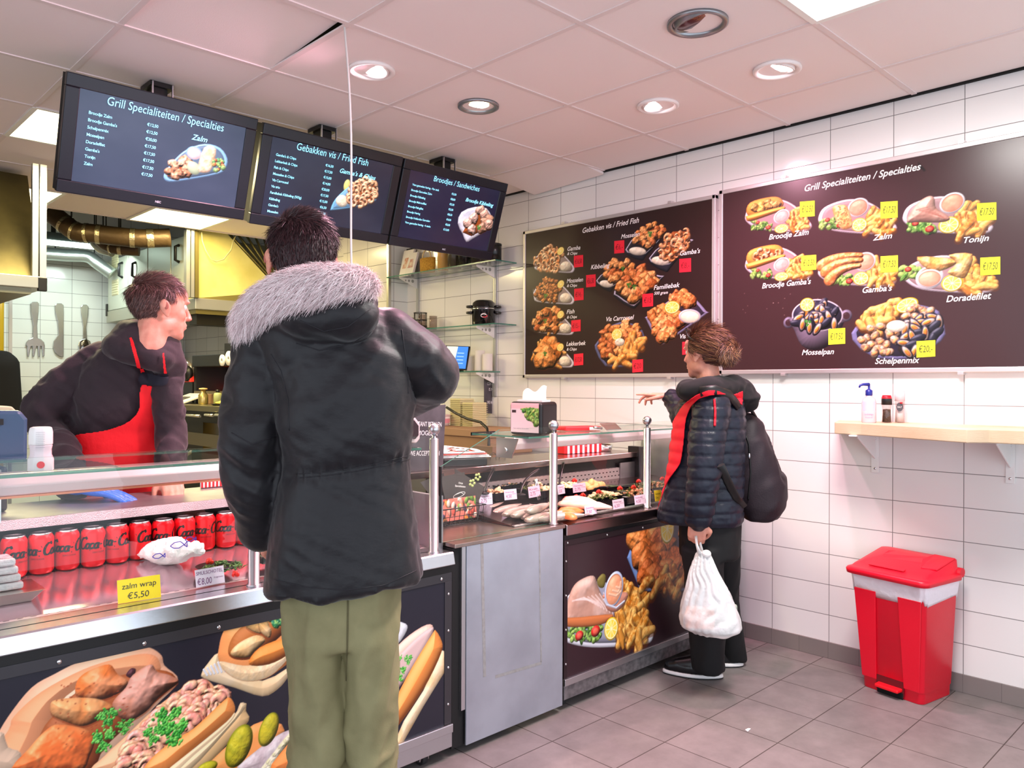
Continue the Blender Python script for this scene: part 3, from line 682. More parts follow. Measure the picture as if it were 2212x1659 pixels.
# ---- left board: fried fish
B1, pl, R = board('left dark menu board headed Gebakken vis / Fried Fish on tiled wall', 2.305, 3.785, 1.378, 2.37, (46, 28, 26), 3)
b = lambda x, y: pl.px(1120+x/4.0455, 420+y/4.0463)
bb = lambda L: [b(*q) for q in L]
KX, KY = .00088, .0006
TD = [(-1, .25), (-.97, -.1), (-.9, .15), (-.55, .55), (0, .7), (.4, .45), (.78, -.15), (1, -.62), (.94, -.92), (.78, -1), (.3, -.97), (-.8, -.8), (-.97, -.45)]
def teardrop(R, cx, cy, hx, hy, kind, lem=(.3, .55)):
    L = lambda x, y: b(cx+x*hx, cy-y*hy)
    h = np.linalg.norm(b(cx+hx, cy)-b(cx-hx, cy))/2; v = np.linalg.norm(b(cx, cy+hy)-b(cx, cy-hy))/2
    tray(R, [L(*q) for q in TD], (226, 218, 224), (150, 130, 124), 3, rim=h*.05)
    p = [L(*q) for q in [(-.93, -.2), (-.85, .1), (-.6, .6), (-.32, 1.0), (.1, .85), (.42, .35), (.22, -.3), (.18, -.85), (-.7, -.72)]]
    if kind == 's': shrimps(R, p, 30, h*.16)
    elif kind == 'm': nuggets(R, p, 42, h*.085, [(176, 100, 44), (200, 124, 56), (150, 80, 34)])
    else:
        fries(R, p, 16, h*.5, h*.07)
        if kind == 'n': nuggets(R, p, 14, h*.16)
        else: nuggets(R, [q*.8+np.mean(p, 0)*.2 for q in p], 7, h*.32, [(214, 116, 44), (226, 138, 66)])
    mayo(R, L(.55, -.5), h*.26, v*.36); lemon(R, L(*lem), h*.17, v*.28, .4)
    if kind != 's': parsley(R, L(-.4, -.35 if kind == 'm' else .05), h*.12)
for k, (cy, kd) in enumerate([(570, 's'), (845, 'm'), (1110, 'n'), (1395, 'l')]): teardrop(R, 312-k*2, cy, 180, 118, kd, (.34, .5) if k else (.32, .62))
def boxtray(outer, rim, pile, my, kind, n, r):
    R.poly(bb(outer), (48, 44, 54), .02, smooth=2, edge=.6, hl=.3)
    R.poly(bb(rim), (196, 190, 206), .004, smooth=2, edge=.3); p = np.array(bb(rim)); c = p.mean(0); R.poly(c+(p-c)*.93, (36, 30, 34), .02, smooth=2, edge=.4)
    if my: mayo(R, b(*my[:2]), my[2]*KX, my[3]*KY, -.2)
    (shrimps if kind == 's' else nuggets)(R, bb(pile), n, r)
boxtray([(935, 485), (1070, 320), (1280, 330), (1255, 390), (1110, 545), (1080, 580), (965, 540)], [(935, 485), (1070, 325), (1280, 330), (1262, 362), (1110, 520), (1000, 515)], [(1015, 430), (1060, 315), (1170, 255), (1280, 300), (1255, 350), (1140, 465)], (1040, 497, 72, 40), 'n', 22, .022)
parsley(R, b(1150, 345), .022)
boxtray([(1140, 560), (1290, 420), (1515, 390), (1500, 430), (1330, 640), (1290, 680), (1180, 625)], [(1140, 560), (1290, 420), (1515, 395), (1490, 430), (1320, 610), (1210, 605)], [(1225, 515), (1285, 390), (1350, 325), (1490, 325), (1500, 400), (1430, 500), (1330, 590), (1270, 560)], (1240, 580, 72, 42), 's', 22, .03)
boxtray([(680, 755), (790, 655), (1000, 620), (970, 690), (830, 820), (800, 855), (700, 800)], [(680, 755), (790, 660), (998, 622), (970, 680), (830, 800), (740, 795)], [(760, 705), (830, 570), (1000, 610), (990, 665), (880, 760), (790, 755)], (768, 782, 62, 36), 'n', 15, .026)
parsley(R, b(912, 648), .02)
boxtray([(835, 850), (1000, 680), (1245, 710), (1250, 745), (1050, 965), (990, 995), (860, 915)], [(838, 848), (1000, 685), (1245, 712), (1245, 735), (1045, 945), (985, 968), (865, 890)], [(855, 845), (960, 740), (1050, 645), (1200, 680), (1222, 760), (1120, 860), (1000, 950), (900, 885)], None, 'n', 20, .034)
parsley(R, b(965, 790), .024); parsley(R, b(1010, 808), .02)
tray(R, bb([(1115, 1090), (1130, 1060), (1400, 870), (1430, 858), (1530, 900), (1640, 1020), (1635, 1050), (1300, 1290), (1240, 1305), (1215, 1285)]), (150, 142, 178), (52, 42, 58), 4, .012)
nuggets(R, bb([(1140, 1060), (1280, 985), (1400, 1010), (1410, 1080), (1280, 1130), (1190, 1150)]), 16, .03)
nuggets(R, bb([(1200, 1200), (1300, 1110), (1420, 1100), (1450, 1160), (1280, 1270), (1240, 1265)]), 13, .033)
nuggets(R, bb([(1310, 900), (1420, 860), (1530, 920), (1500, 990), (1420, 960)]), 13, .03)
lemon(R, b(1342, 988), 60*KX, 62*KY); cup(R, b(1495, 1065), 82*KX, 66*KY, -.1, (244, 228, 200), (206, 200, 214))
tray(R, bb([(670, 1350), (690, 1285), (820, 1140), (960, 1115), (1085, 1190), (1095, 1310), (1000, 1480), (930, 1505), (760, 1500)]), (96, 100, 138), (40, 34, 44), 2, .014)
nuggets(R, bb([(700, 1370), (740, 1220), (830, 1170), (880, 1290), (870, 1420), (810, 1440)]), 13, .034, [(170, 84, 34), (196, 106, 46), (214, 130, 66)])
nuggets(R, bb([(830, 1180), (940, 1130), (1030, 1150), (1060, 1250), (930, 1260)]), 14, .03)
fries(R, bb([(900, 1300), (1060, 1240), (1090, 1320), (980, 1440), (850, 1480), (820, 1450), (900, 1400)]), 22, .1, .019, [(226, 132, 44), (238, 152, 64)])
lemon(R, b(860, 1225), 47*KX, 60*KY, .2); mayo(R, b(885, 1290), 42*KX, 40*KY)
m = MB()
W = lambda t, x0, y0, x1, y1, h, **k: writepx(m, pl, t, (1120+x0/4.0455, 420+y0/4.0463), (1120+x1/4.0455, 420+y1/4.0463), h/4.0455, bold=k.pop('bold', .012), shear=k.pop('shear', .28), d=.002)
W('Gebakken vis / Fried Fish', 562, 338, 1055, 245, 44)
for t, a, c in [('Gamba', (430, 495, 542, 480), (428, 530, 516, 524)), ('Mosselen', (424, 775, 566, 760), (425, 810, 514, 805)), ('Fish', (422, 1045, 492, 1038), (425, 1085, 513, 1080)), ('Lekkerbek', (420, 1325, 590, 1315), (423, 1365, 511, 1362))]: W(t, *a, 36); W('& Chips', *c, 24)
W('Mosselen', 898, 388, 1062, 362, 38); W("Gamba's", 1414, 535, 1590, 510, 40); W('Kibbeling', 634, 655, 800, 636, 38); W('Familiebak', 1184, 835, 1412, 808, 40); W('500 gram', 1186, 878, 1308, 868, 26); W('Vis Carrousel', 770, 1110, 1012, 1090, 38); W('Vis Trio', 1414, 1260, 1560, 1250, 38)
R.build('printed_panel', B1, rough=.28, extra=(m, ink_w))
plc = Plane((XR-.0235, 0, 0), (0, -1, 0), (0, 0, 1))
def cardpx(x0, y0, x1, y1, sl, sx, sy, ox, oy):
    f = lambda x, y: (ox+x/sx, oy+y/sy); return [f(x0, y1), f(x1, y1-sl), f(x1, y0-sl), f(x0, y0)]
for (x0, y0, x1, y1), tx, nm in [((487, 537, 567, 640), '€16,50', 'beside the Gamba & Chips tray'), ((490, 826, 571, 930), '€14,-', 'beside the Mosselen & Chips tray'), ((464, 1102, 545, 1203), '€15,-', 'beside the Fish & Chips tray'), ((487, 1396, 568, 1498), '€17,50', 'beside the Lekkerbek & Chips tray'),
        ((840, 408, 926, 518), '€6,-', 'under the word Mosselen at the top'), ((1408, 565, 1510, 683), '€8,-', "under the Gamba's tray at the right"), ((594, 706, 676, 813), '€6,50', 'left of the Kibbeling tray'), ((1086, 872, 1178, 985), '€15', 'below the Familiebak tray'), ((998, 1448, 1090, 1557), '€20', 'below the Vis Carrousel platter'), ((1434, 1290, 1520, 1402), '€17,50', "below Vis Trio, half behind the woman's head")]:
    price_card(plc, cardpx(x0, y0, x1, y1, 8, 4.0455, 4.0463, 1120, 420), (226, 30, 52), tx, 'red price card %s on left board' % nm, 'red price cards on the left menu board', ink=(120, 14, 30))
# ---- right board: grill specials
B2, pl, R = board('right dark menu board headed Grill Specialiteiten / Specialties on tiled wall', .80, 2.283, 1.392, 2.385, (58, 36, 38), 5)
b = lambda x, y: pl.px(1550+x/3.3414, 330+y/3.3408)
KX, KY = .00066, .00058
def whale(cx, cy, hx, hy):
    L = lambda x, y: b(cx+x*hx, cy-y*hy)
    tray(R, [L(*q) for q in [(-1, 0), (-.85, .55), (-.4, .95), (.05, 1), (.5, .6), (.95, -.35), (1, -.75), (.8, -.97), (.2, -.97), (-.6, -.8), (-.95, -.4)]], (226, 208, 220), (160, 128, 130), 4, .014)
    return L
def pieces(L, hx, salad=(-.6, -.4), sauce=None, lem=None, fr=True):
    c = L(*salad); greens(R, [L(salad[0]-.3, salad[1]-.25), L(salad[0]+.3, salad[1]-.3), L(salad[0]+.3, salad[1]+.2), L(salad[0]-.25, salad[1]+.25)], 16, hx*KX*.1); tomato(R, L(salad[0]+.2, salad[1]-.12), hx*KX*.09); tomato(R, L(salad[0]-.12, salad[1]+.18), hx*KX*.07)
    if fr: fries(R, [L(.3, .1), L(.55, .5), L(.92, -.45), L(.9, -.8), L(.35, -.85)], 18, hx*KX*.34, hx*KX*.075)
    if lem: lemon(R, L(*lem), hx*KX*.2, hx*KX*.17)
    if sauce: cup(R, L(*sauce), hx*KX*.27, hx*KX*.24, .2)
for cy, kind in ((450, 0), (795, 1)):
    L = whale(440, cy+5, 238, 118); pieces(L, 238, (-.5, -.6)); R.poly([L(-.95, .1), L(-.85, .8), L(-.2, 1.15), L(.1, 1.0), L(.1, .5), L(-.6, -.1)], (228, 152, 66), .03, smooth=4, edge=.5)
    (nuggets if not kind else shrimps)(R, [L(-.8, .45), L(-.4, .9), L(-.05, .85), L(0, .6), L(-.6, .2)], 7, .022, *([[(206, 160, 70), (170, 130, 60)]] if not kind else []))
    R.poly([L(-.98, -.1), L(-.9, .02), L(.1, .55), L(.18, .35), L(-.1, .15), L(-.85, -.35)], (236, 158, 70), .03, smooth=4, edge=.55, hl=.4)
    cup(R, L(.1, -.05), 238*KX*.28, 238*KX*.22, .3, (236, 160, 150)); lemon(R, L(.1, -.8), 238*KX*.24, 238*KX*.14)
L = whale(1010, 465, 280, 125); pieces(L, 280, (-.65, -.35), (.02, .55), (.05, -.45)); R.poly([L(-.65, .5), L(-.4, .7), L(-.25, .55), L(-.12, -.35), L(-.2, -.65), L(-.45, -.6)], (238, 168, 96), .03, smooth=3, noise=(40, .5), col2=(250, 206, 140), edge=.4)
for q in range(60): a = R.rng.random(2); R.ell(L(-.52+a[0]*.3, -.5+a[1]*1.1), .003, .0025, (130, 90, 50), flat=1)
L = whale(1660, 455, 322, 135); pieces(L, 322, (-.6, -.6), None, (.03, -.5)); R.poly([L(-.92, -.3), L(-.7, .6), L(-.45, 1.02), L(-.3, .95), L(-.25, .4), L(.05, -.1), L(-.1, -.35), L(-.6, -.35)], (206, 150, 132), .05, smooth=4, noise=(26, .35), col2=(226, 178, 160), edge=.5)
for k in range(8): R.stroke([L(-.7+.07*k, .3-.04*k), L(-.45+.06*k, .45-.09*k)], .003, (150, 96, 84), flat=1, alpha=.6)
cup(R, L(.1, .68), 78*KX, 76*KY, .3)
L = whale(1008, 850, 280, 115); pieces(L, 280, (-.4, -.55), (.2, .55), (.1, -.5))
for a, c in (((-.9, .3), (.1, .95)), ((-.8, -.1), (.1, .65)), ((-.7, -.6), (.05, .3))):
    p0, p2 = np.array(L(*a)), np.array(L(*c)); md = (p0+p2)/2+np.array([-.03, .03]); th = np.linspace(0, 1, 9)[:, None]; pth = (1-th)**2*p0+2*th*(1-th)*md+th**2*p2
    R.stroke(pth, np.linspace(.03, .012, 9), (232, 128, 66), edge=.6, hl=.5, noise=(60, .4), col2=(246, 170, 110))
L = whale(1675, 880, 325, 135); pieces(L, 325, (-.8, .1), (-.45, -.15), (.05, -.45))
R.poly([L(-.72, .95), L(.05, .85), L(.15, .6), L(-.2, .2), L(-.5, .3)], (236, 164, 84), .04, smooth=3, noise=(40, .5), col2=(248, 208, 140), edge=.5); R.poly([L(-.02, 1.05), L(.5, 1.1), L(.42, .15), L(.28, -.2), L(-.05, .1), L(.15, .6)], (240, 172, 92), .04, smooth=3, noise=(40, .5), col2=(250, 212, 146), edge=.5); cup(R, L(-.45, -.2), 82*KX, 70*KY, 0, (238, 150, 120))
# mussel pan
for sx in (-1, 1): c = b(722+sx*208, 1200+(-25 if sx > 0 else 25)); R.ell(c, 42*KX, 50*KY, (120, 110, 132), edge=.5); R.ell(c, 26*KX, 30*KY, (56, 36, 40), flat=1)
R.poly([b(540, 1180), b(560, 1290), b(610, 1390), b(700, 1425), b(790, 1400), b(860, 1330), b(895, 1180)], (128, 112, 132), .1, smooth=3, edge=.6)
R.ell(b(718, 1172), 196*KX, 136*KY, (206, 196, 208), -.1, R=.01, edge=.3); R.ell(b(718, 1172), 186*KX, 127*KY, (46, 42, 60), -.1, edge=.4)
mussels(R, [b(560, 1210), b(620, 1150), b(760, 1080), b(860, 1140), b(850, 1240), b(700, 1290), b(590, 1270)], 26, .036); lemon(R, b(648, 1096), 56*KX, 58*KY); parsley(R, b(652, 1225), .024)
# shellfish platter
tray(R, [b(*q) for q in [(975, 1350), (1000, 1250), (1180, 1110), (1330, 1080), (1560, 1120), (1610, 1180), (1645, 1310), (1560, 1400), (1440, 1480), (1140, 1480)]], (120, 116, 160), (40, 34, 48), 2, .014)
fries(R, [b(1000, 1250), b(1100, 1150), b(1280, 1080), b(1290, 1180), b(1150, 1260)], 14, .08, .02, [(236, 150, 62), (244, 172, 84)]); lemon(R, b(1366, 1100), 76*KX, 56*KY, .3)
clams(R, [b(1030, 1340), b(1100, 1250), b(1290, 1260), b(1280, 1440), b(1160, 1460), b(1050, 1400)], 18, .026); clams(R, [b(1320, 1190), b(1420, 1110), b(1560, 1150), b(1480, 1210)], 9, .024)
mussels(R, [b(1300, 1420), b(1380, 1200), b(1600, 1180), b(1625, 1300), b(1480, 1420), b(1340, 1470)], 22, .036); mayo(R, b(1290, 1250), 66*KX, 46*KY)
R.poly([b(1445, 66), b(1505, 128), b(1490, 140), b(1448, 92)], (26, 22, 22), .004, flat=1)
for k in range(26): q = R.rng.random(2); R.ell(b(100+q[0]*760, 1010+q[1]*180), .0022, .0016, (200, 170, 165), flat=1, alpha=.6)
m = MB()
W = lambda t, x0, y0, x1, y1, h: writepx(m, pl, t, (1550+x0/3.3414, 330+y0/3.3408), (1550+x1/3.3414, 330+y1/3.3408), h/3.34, bold=.014, shear=.28, d=.002)
W('Grill Specialiteiten / Specialties', 630, 280, 1470, 122, 46)
W('Broodje Zalm', 372, 628, 660, 590, 38); W('Zalm', 1122, 634, 1262, 616, 40); W('Tonijn', 1778, 652, 1960, 634, 42); W("Broodje Gamba's", 322, 980, 676, 945, 38); W("Gamba's", 1048, 1012, 1262, 994, 42); W('Doradefilet', 1652, 1078, 1978, 1052, 46); W('Mosselpan', 610, 1460, 842, 1452, 38); W('Schelpenmix', 1138, 1524, 1460, 1516, 42)
R.build('printed_panel', B2, rough=.28, extra=(m, ink_w))
for (x0, y0, x1, y1), tx, nm in [((596, 354, 703, 466), '€12.50', 'beside Broodje Zalm'), ((1178, 356, 1302, 476), '€17.50', 'beside Zalm'), ((1874, 366, 2014, 492), '€17.50', 'beside Tonijn'), ((606, 744, 714, 852), '€12.50', "beside Broodje Gamba's"), ((1178, 748, 1304, 866), '€17.50', "beside Gamba's, in the middle row"), ((1898, 758, 2042, 886), '€17.50', 'beside Doradefilet'), ((802, 1272, 923, 1386), '€17.50', 'beside Mosselpan'), ((1438, 1360, 1573, 1478), '€20,-', 'beside Schelpenmix')]:
    price_card(plc, cardpx(x0, y0, x1, y1, 8, 3.3414, 3.3408, 1550, 330), (222, 224, 44), tx, 'yellow price card %s on right board' % nm, 'yellow price cards on the right menu board', ink=(70, 74, 40))
# ================================================================ pictures on the counter fronts
R = Raster(Plane((0, YF-.001, 0), (1, 0, 0), (0, 0, 1)), XA, XB-.034, .128, .634, .0017, (34, 34, 42), 11)
g = lambda x, y: R.pl.px(x/3.3515, 1280+y/3.3515); gg = lambda L: [g(*q) for q in L]
h7 = lambda x, y: R.pl.px(800+x/2.6333, 1120+y/2.6333); hh = lambda L: [h7(*q) for q in L]
fish = lambda p, c, c2, Rr=.05: (R.poly(gg([(x, y+14) for x, y in p]), (86, 40, 24), .03, smooth=4, flat=1, alpha=.55), R.poly(gg(p), c, Rr, smooth=4, noise=(30, .55), col2=c2, edge=.6, hl=.35))
# paper tray and bun with smoked fish, upper right
R.poly(gg([(1462, 580), (1500, 520), (1580, 440), (1640, 560), (1900, 640), (2130, 520), (2080, 620), (2010, 700), (1900, 752), (1700, 690), (1480, 625)]), (226, 196, 150), .03, smooth=3, edge=.4, noise=(20, .2), col2=(240, 218, 180))
for k in range(9): R.stroke([g(1475+k*26, 560-k*13), g(1500+k*26, 600-k*6)], .003, (226, 232, 240), edge=.4)
R.poly(gg([(1580, 480), (1585, 400), (1610, 300), (1680, 180), (1760, 135), (1900, 105), (2080, 105), (2125, 300), (2115, 470), (2010, 570), (1900, 632), (1750, 640), (1630, 575)]), (236, 146, 88), .09, smooth=4, edge=.42, hl=.4)
R.poly(gg([(1590, 500), (1760, 530), (1900, 510), (2110, 430), (2000, 570), (1890, 630), (1750, 638), (1640, 580)]), (240, 206, 158), .04, smooth=4, noise=(50, .4), col2=(248, 224, 184), edge=.3)
R.poly(gg([(1650, 420), (1700, 300), (1840, 190), (2000, 150), (2080, 250), (1960, 380), (1820, 480), (1690, 480)]), (150, 84, 44), .05, smooth=4, edge=.5)
for p in ([(1780, 250), (1820, 200), (1900, 170), (1950, 250), (1880, 300)], [(1860, 130), (1980, 105), (2000, 140), (1900, 160)], [(1670, 430), (1740, 360), (1860, 310), (1920, 350), (1840, 430), (1800, 470), (1700, 470)], [(1870, 210), (1960, 260), (1950, 330), (1890, 290)]): fish(p, (232, 178, 112), (246, 206, 150), .03)
greens(R, gg([(1960, 130), (2040, 110), (2060, 230), (1980, 240)]), 26, .012, ((24, 84, 92), (40, 110, 84), (30, 96, 60)))
R.poly(gg([(1800, 520), (1880, 400), (2090, 320), (2125, 330), (2110, 430), (1950, 520)]), (222, 124, 56), .06, smooth=4, edge=.5, hl=.4)
# big bun with fried fish
R.poly(gg([(-200, 1300), (-60, 1100), (60, 900), (230, 690), (400, 590), (560, 510), (800, 425), (960, 386), (1090, 403), (1170, 460), (1190, 530), (1290, 645), (1100, 850), (700, 1300)]), (248, 178, 140), .16, smooth=4, edge=.34, hl=.25, noise=(7, .2), col2=(252, 200, 166))
R.poly(gg([(-120, 1300), (60, 1000), (100, 900), (300, 720), (600, 560), (850, 480), (1060, 445), (1150, 490), (1120, 600), (700, 640), (420, 820), (240, 1300)]), (244, 154, 108), .12, smooth=4, edge=.34, hl=.2)
R.poly(gg([(-200, 1300), (0, 1010), (60, 1120), (150, 1160), (130, 1300)]), (226, 190, 160), .05, smooth=3, edge=.4)
R.poly(gg([(230, 1300), (300, 1010), (420, 860), (560, 720), (800, 620), (1150, 560), (1270, 650), (1000, 900), (760, 1120), (640, 1300)]), (132, 66, 38), .06, smooth=4, edge=.4)
fish([(550, 740), (560, 640), (640, 570), (790, 522), (850, 590), (925, 640), (900, 705), (760, 772), (640, 776)], (232, 112, 56), (246, 150, 100))
R.poly(gg([(915, 590), (950, 550), (985, 560), (960, 620), (920, 610)]), (70, 40, 46), .02, smooth=3)
fish([(910, 690), (960, 600), (1090, 522), (1140, 575), (1230, 600), (1292, 650), (1150, 760), (1060, 860), (940, 925), (850, 890), (815, 800)], (190, 118, 92), (214, 150, 130))
fish([(365, 820), (400, 780), (560, 762), (700, 770), (800, 808), (812, 850), (720, 920), (600, 968), (480, 938), (380, 890)], (232, 136, 78), (246, 168, 108))
fish([(100, 1300), (210, 1130), (330, 1000), (430, 955), (620, 990), (685, 1060), (650, 1180), (560, 1300)], (226, 100, 52), (242, 146, 88))
for k in range(60): q = R.rng.random(2); R.ell(g(400+q[0]*560, 640+q[1]*540), .002+.002*q[0], .002, (110, 44, 26), flat=1, alpha=.7)
for c, r in (((785, 900), .034), ((905, 965), .026), ((745, 1065), .038)): parsley(R, g(*c), r, 110)
# bun with grey shrimps
R.poly(gg([(1200, 1300), (1400, 1150), (1650, 930), (1775, 800), (1780, 860), (1800, 930), (1650, 1090), (1430, 1300)]), (222, 180, 128), .03, smooth=3, edge=.4); R.poly(gg([(1240, 1300), (1500, 1090), (1690, 900), (1740, 800), (1778, 830), (1640, 1000), (1360, 1300)]), (236, 204, 160), .03, smooth=3, edge=.4)
R.poly(gg([(670, 1300), (760, 1180), (900, 1050), (1100, 860), (1280, 720), (1400, 650), (1500, 638), (1560, 690), (1640, 730), (1400, 960), (1080, 1300)]), (248, 176, 130), .06, smooth=4, edge=.34, hl=.3)
R.poly(gg([(850, 1300), (900, 1130), (1050, 990), (1150, 850), (1240, 790), (1380, 710), (1470, 680), (1560, 715), (1675, 720), (1590, 800), (1400, 960), (1250, 1060), (1090, 1200), (1050, 1300)]), (220, 130, 112), .05, smooth=3, edge=.3)
shrimps(R, gg([(870, 1290), (910, 1130), (1060, 990), (1160, 850), (1250, 790), (1390, 710), (1470, 685), (1560, 720), (1660, 725), (1580, 800), (1400, 950), (1250, 1050), (1090, 1180), (1050, 1290)]), 70, .028, ((240, 150, 136), (248, 170, 156), (232, 134, 120)))
R.poly(gg([(1040, 1300), (1100, 1195), (1270, 1062), (1400, 985), (1600, 800), (1665, 762), (1702, 850), (1640, 935), (1400, 1130), (1210, 1300)]), (244, 140, 76), .07, smooth=4, edge=.4, hl=.45)
R.poly(gg([(1195, 1300), (1400, 1132), (1640, 935), (1695, 870), (1690, 910), (1600, 1010), (1400, 1180), (1270, 1300)]), (246, 212, 168), .02, smooth=3, edge=.2)
for c, r in (((1220, 915), .046), ((1115, 1020), .034), ((1262, 1010), .046)): parsley(R, g(*c), r, 150)
# herring sandwich with pickles
R.poly(gg([(1480, 1300), (1700, 1060), (1900, 930), (2060, 1000), (1800, 1300)]), (226, 140, 80), .04, smooth=3, edge=.4)
R.poly(gg([(1700, 1300), (1860, 1140), (2050, 1010), (2130, 1020), (1960, 1300)]), (176, 160, 164), .04, smooth=3, noise=(40, .4), col2=(214, 206, 208), edge=.5)
R.poly(gg([(1880, 1290), (1960, 1180), (2090, 1020), (2140, 1020), (2020, 1180), (1960, 1300)]), (232, 226, 200), .02, smooth=3, noise=(110, .9), col2=(208, 206, 160), edge=.5)
R.poly(gg([(1950, 1300), (2090, 1090), (2180, 990), (2240, 1100), (2240, 1300)]), (226, 122, 64), .06, smooth=3, edge=.5)
for c, rx, ry, a in (((1730, 1110), 92, 148, -.35), ((1945, 990), 72, 120, -.35), ((1500, 1265), 70, 40, 0)): R.ell(g(*c), rx*.00042, ry*.00040, (116, 118, 26), a, edge=.5); R.ell(g(*c), rx*.00037, ry*.00036, (178, 166, 44), a, edge=.5, noise=(60, .4), col2=(150, 146, 40))
# bun right of the walkway edge
R.poly(hh([(60, 560), (120, 578), (200, 600), (206, 640), (150, 720), (60, 760)]), (220, 226, 232), .02, smooth=3, edge=.4, noise=(60, .3), col2=(236, 240, 244))
R.poly(hh([(60, 1330), (120, 1310), (190, 1150), (300, 980), (405, 750), (442, 762), (442, 840), (300, 1070), (175, 1292)]), (230, 190, 140), .03, edge=.4, noise=(30, .3), col2=(244, 218, 178))
R.poly(hh([(0, 900), (120, 760), (220, 665), (320, 605), (358, 625), (330, 740), (240, 860), (120, 1010), (0, 1100)]), (240, 186, 166), .04, smooth=3, edge=.45, hl=.4)
R.poly(hh([(0, 1000), (120, 830), (250, 690), (345, 620), (350, 660), (240, 850), (120, 1000)]), (200, 170, 166), .02, smooth=3, edge=.4)
R.poly(hh([(60, 1200), (150, 1010), (240, 840), (350, 660), (372, 640), (405, 700), (404, 760), (330, 920), (230, 1080), (150, 1190), (90, 1290)]), (240, 138, 70), .07, smooth=3, edge=.5, hl=.5)
for c, r in (((150, 815), .028), ((215, 800), .022), ((170, 880), .034)): parsley(R, h7(*c), r, 90)
R.img = np.clip(R.img, 0, 1)**(1-.36*np.clip((R.img.max(2, keepdims=True)-.15)*3, 0, 1)); lum = R.img.mean(2, keepdims=True); R.img = np.clip(lum+(R.img-lum)*1.45, 0, 1); R.build('printed_front', LC, d=0, rough=.3)
# ---------------- right counter
R = Raster(Plane((0, YF-.001, 0), (1, 0, 0), (0, 0, 1)), XC+.022, XD-.02, .128, .672, .0022, (44, 26, 32), 12)
T = [(1080, 600), (1082, 520), (1140, 425), (1270, 360), (1450, 400), (1540, 480), (1600, 610), (1610, 670), (1575, 712), (1440, 726), (1260, 732), (1130, 708), (1085, 670)]
R.poly(hh(T), (222, 224, 234), .012, smooth=4, edge=.4); p = spline(hh(T), 4); c = p.mean(0); R.poly(c+(p-c)*.94+np.array([0, .012]), (150, 152, 170), .03, edge=.4)
greens(R, hh([(1115, 640), (1200, 600), (1320, 590), (1310, 690), (1150, 700)]), 40, .02); R.poly(hh([(1290, 350), (1320, 315), (1340, 330), (1330, 390), (1300, 390)]), (110, 100, 50), .02, smooth=3)
R.poly(hh([(1094, 575), (1110, 510), (1148, 400), (1195, 350), (1270, 326), (1295, 385), (1325, 450), (1382, 545), (1340, 590), (1250, 612), (1110, 612)]), (196, 150, 132), .05, smooth=4, noise=(16, .3), col2=(216, 178, 164), edge=.55, hl=.3)
R.poly(hh([(1096, 570), (1200, 560), (1380, 545), (1340, 592), (1250, 614), (1110, 614)]), (190, 110, 66), .02, smooth=3, edge=.4)
for k in range(9): R.stroke([h7(1150+k*22, 470-k*6), h7(1215+k*20, 450+k*8), h7(1250+k*16, 470+k*9)], .0035, (236, 214, 210), flat=1, alpha=.55)
fries(R, hh([(1410, 600), (1450, 430), (1500, 370), (1525, 460), (1575, 550), (1580, 690), (1480, 695), (1420, 670)]), 34, .13, .024, ((206, 128, 48), (184, 102, 34), (222, 150, 70))); R.stroke([h7(1420, 635), h7(1432, 690), h7(1440, 735)], [.016, .022, .01], (226, 150, 66), edge=.6)
R.poly(hh([(1330, 470), (1350, 520), (1400, 530), (1450, 480), (1460, 420), (1330, 430)]), (206, 140, 120), .03, smooth=3, edge=.4); cup(R, h7(1387, 402), .078, .062, 1.15, (240, 160, 122), (196, 208, 236)); R.stroke([h7(1330, 460), h7(1345, 490), h7(1400, 508), h7(1445, 470)], .005, (214, 216, 230), edge=.4)
for k in range(3): R.stroke([h7(1360+k*20, 430-k*20), h7(1400+k*10, 440-k*22), h7(1425, 415-k*26)], .006, (250, 192, 160), edge=.3)
lemon(R, h7(1372, 626), .048, .05, .3); tomato(R, h7(1190, 666), .026); tomato(R, h7(1282, 640), .03)
O = [(1460, 225), (1530, 40), (1600, 0), (1900, -40), (2040, 60), (2050, 250), (1900, 400), (1700, 420), (1535, 412)]
R.poly(hh(O), (96, 122, 176), .02, edge=.5); p = np.array(hh(O)); c = p.mean(0); R.poly(c+(p-c)*.92, (38, 32, 44), .02, edge=.4); R.poly(c+(p-c)*.985, (150, 172, 214), .003, flat=1, alpha=.25)
nuggets(R, hh([(1500, 120), (1560, 40), (1640, 20), (1670, 150), (1740, 200), (1760, 300), (1660, 370), (1540, 300)]), 20, .06, [(196, 100, 44), (176, 82, 34), (214, 124, 62)])
fries(R, hh([(1560, 380), (1680, 310), (1960, 240), (2030, 260), (1900, 370), (1700, 405)]), 18, .13, .026, ((176, 96, 34), (196, 116, 48))); lemon(R, h7(1690, 60), .055, .07); nuggets(R, hh([(1780, 20), (1960, 0), (2020, 100), (1960, 200), (1800, 220)]), 10, .05)
nuggets(R, hh([(2090, 330), (2150, 240), (2200, 300), (2200, 420), (2120, 420)]), 6, .04)
R.img = np.clip(R.img, 0, 1)**(1-.1*np.clip((R.img.max(2, keepdims=True)-.15)*3, 0, 1)); lum = R.img.mean(2, keepdims=True); R.img = np.clip(lum+(R.img-lum)*1.15, 0, 1); R.build('printed_front', RC, d=0, rough=.16)
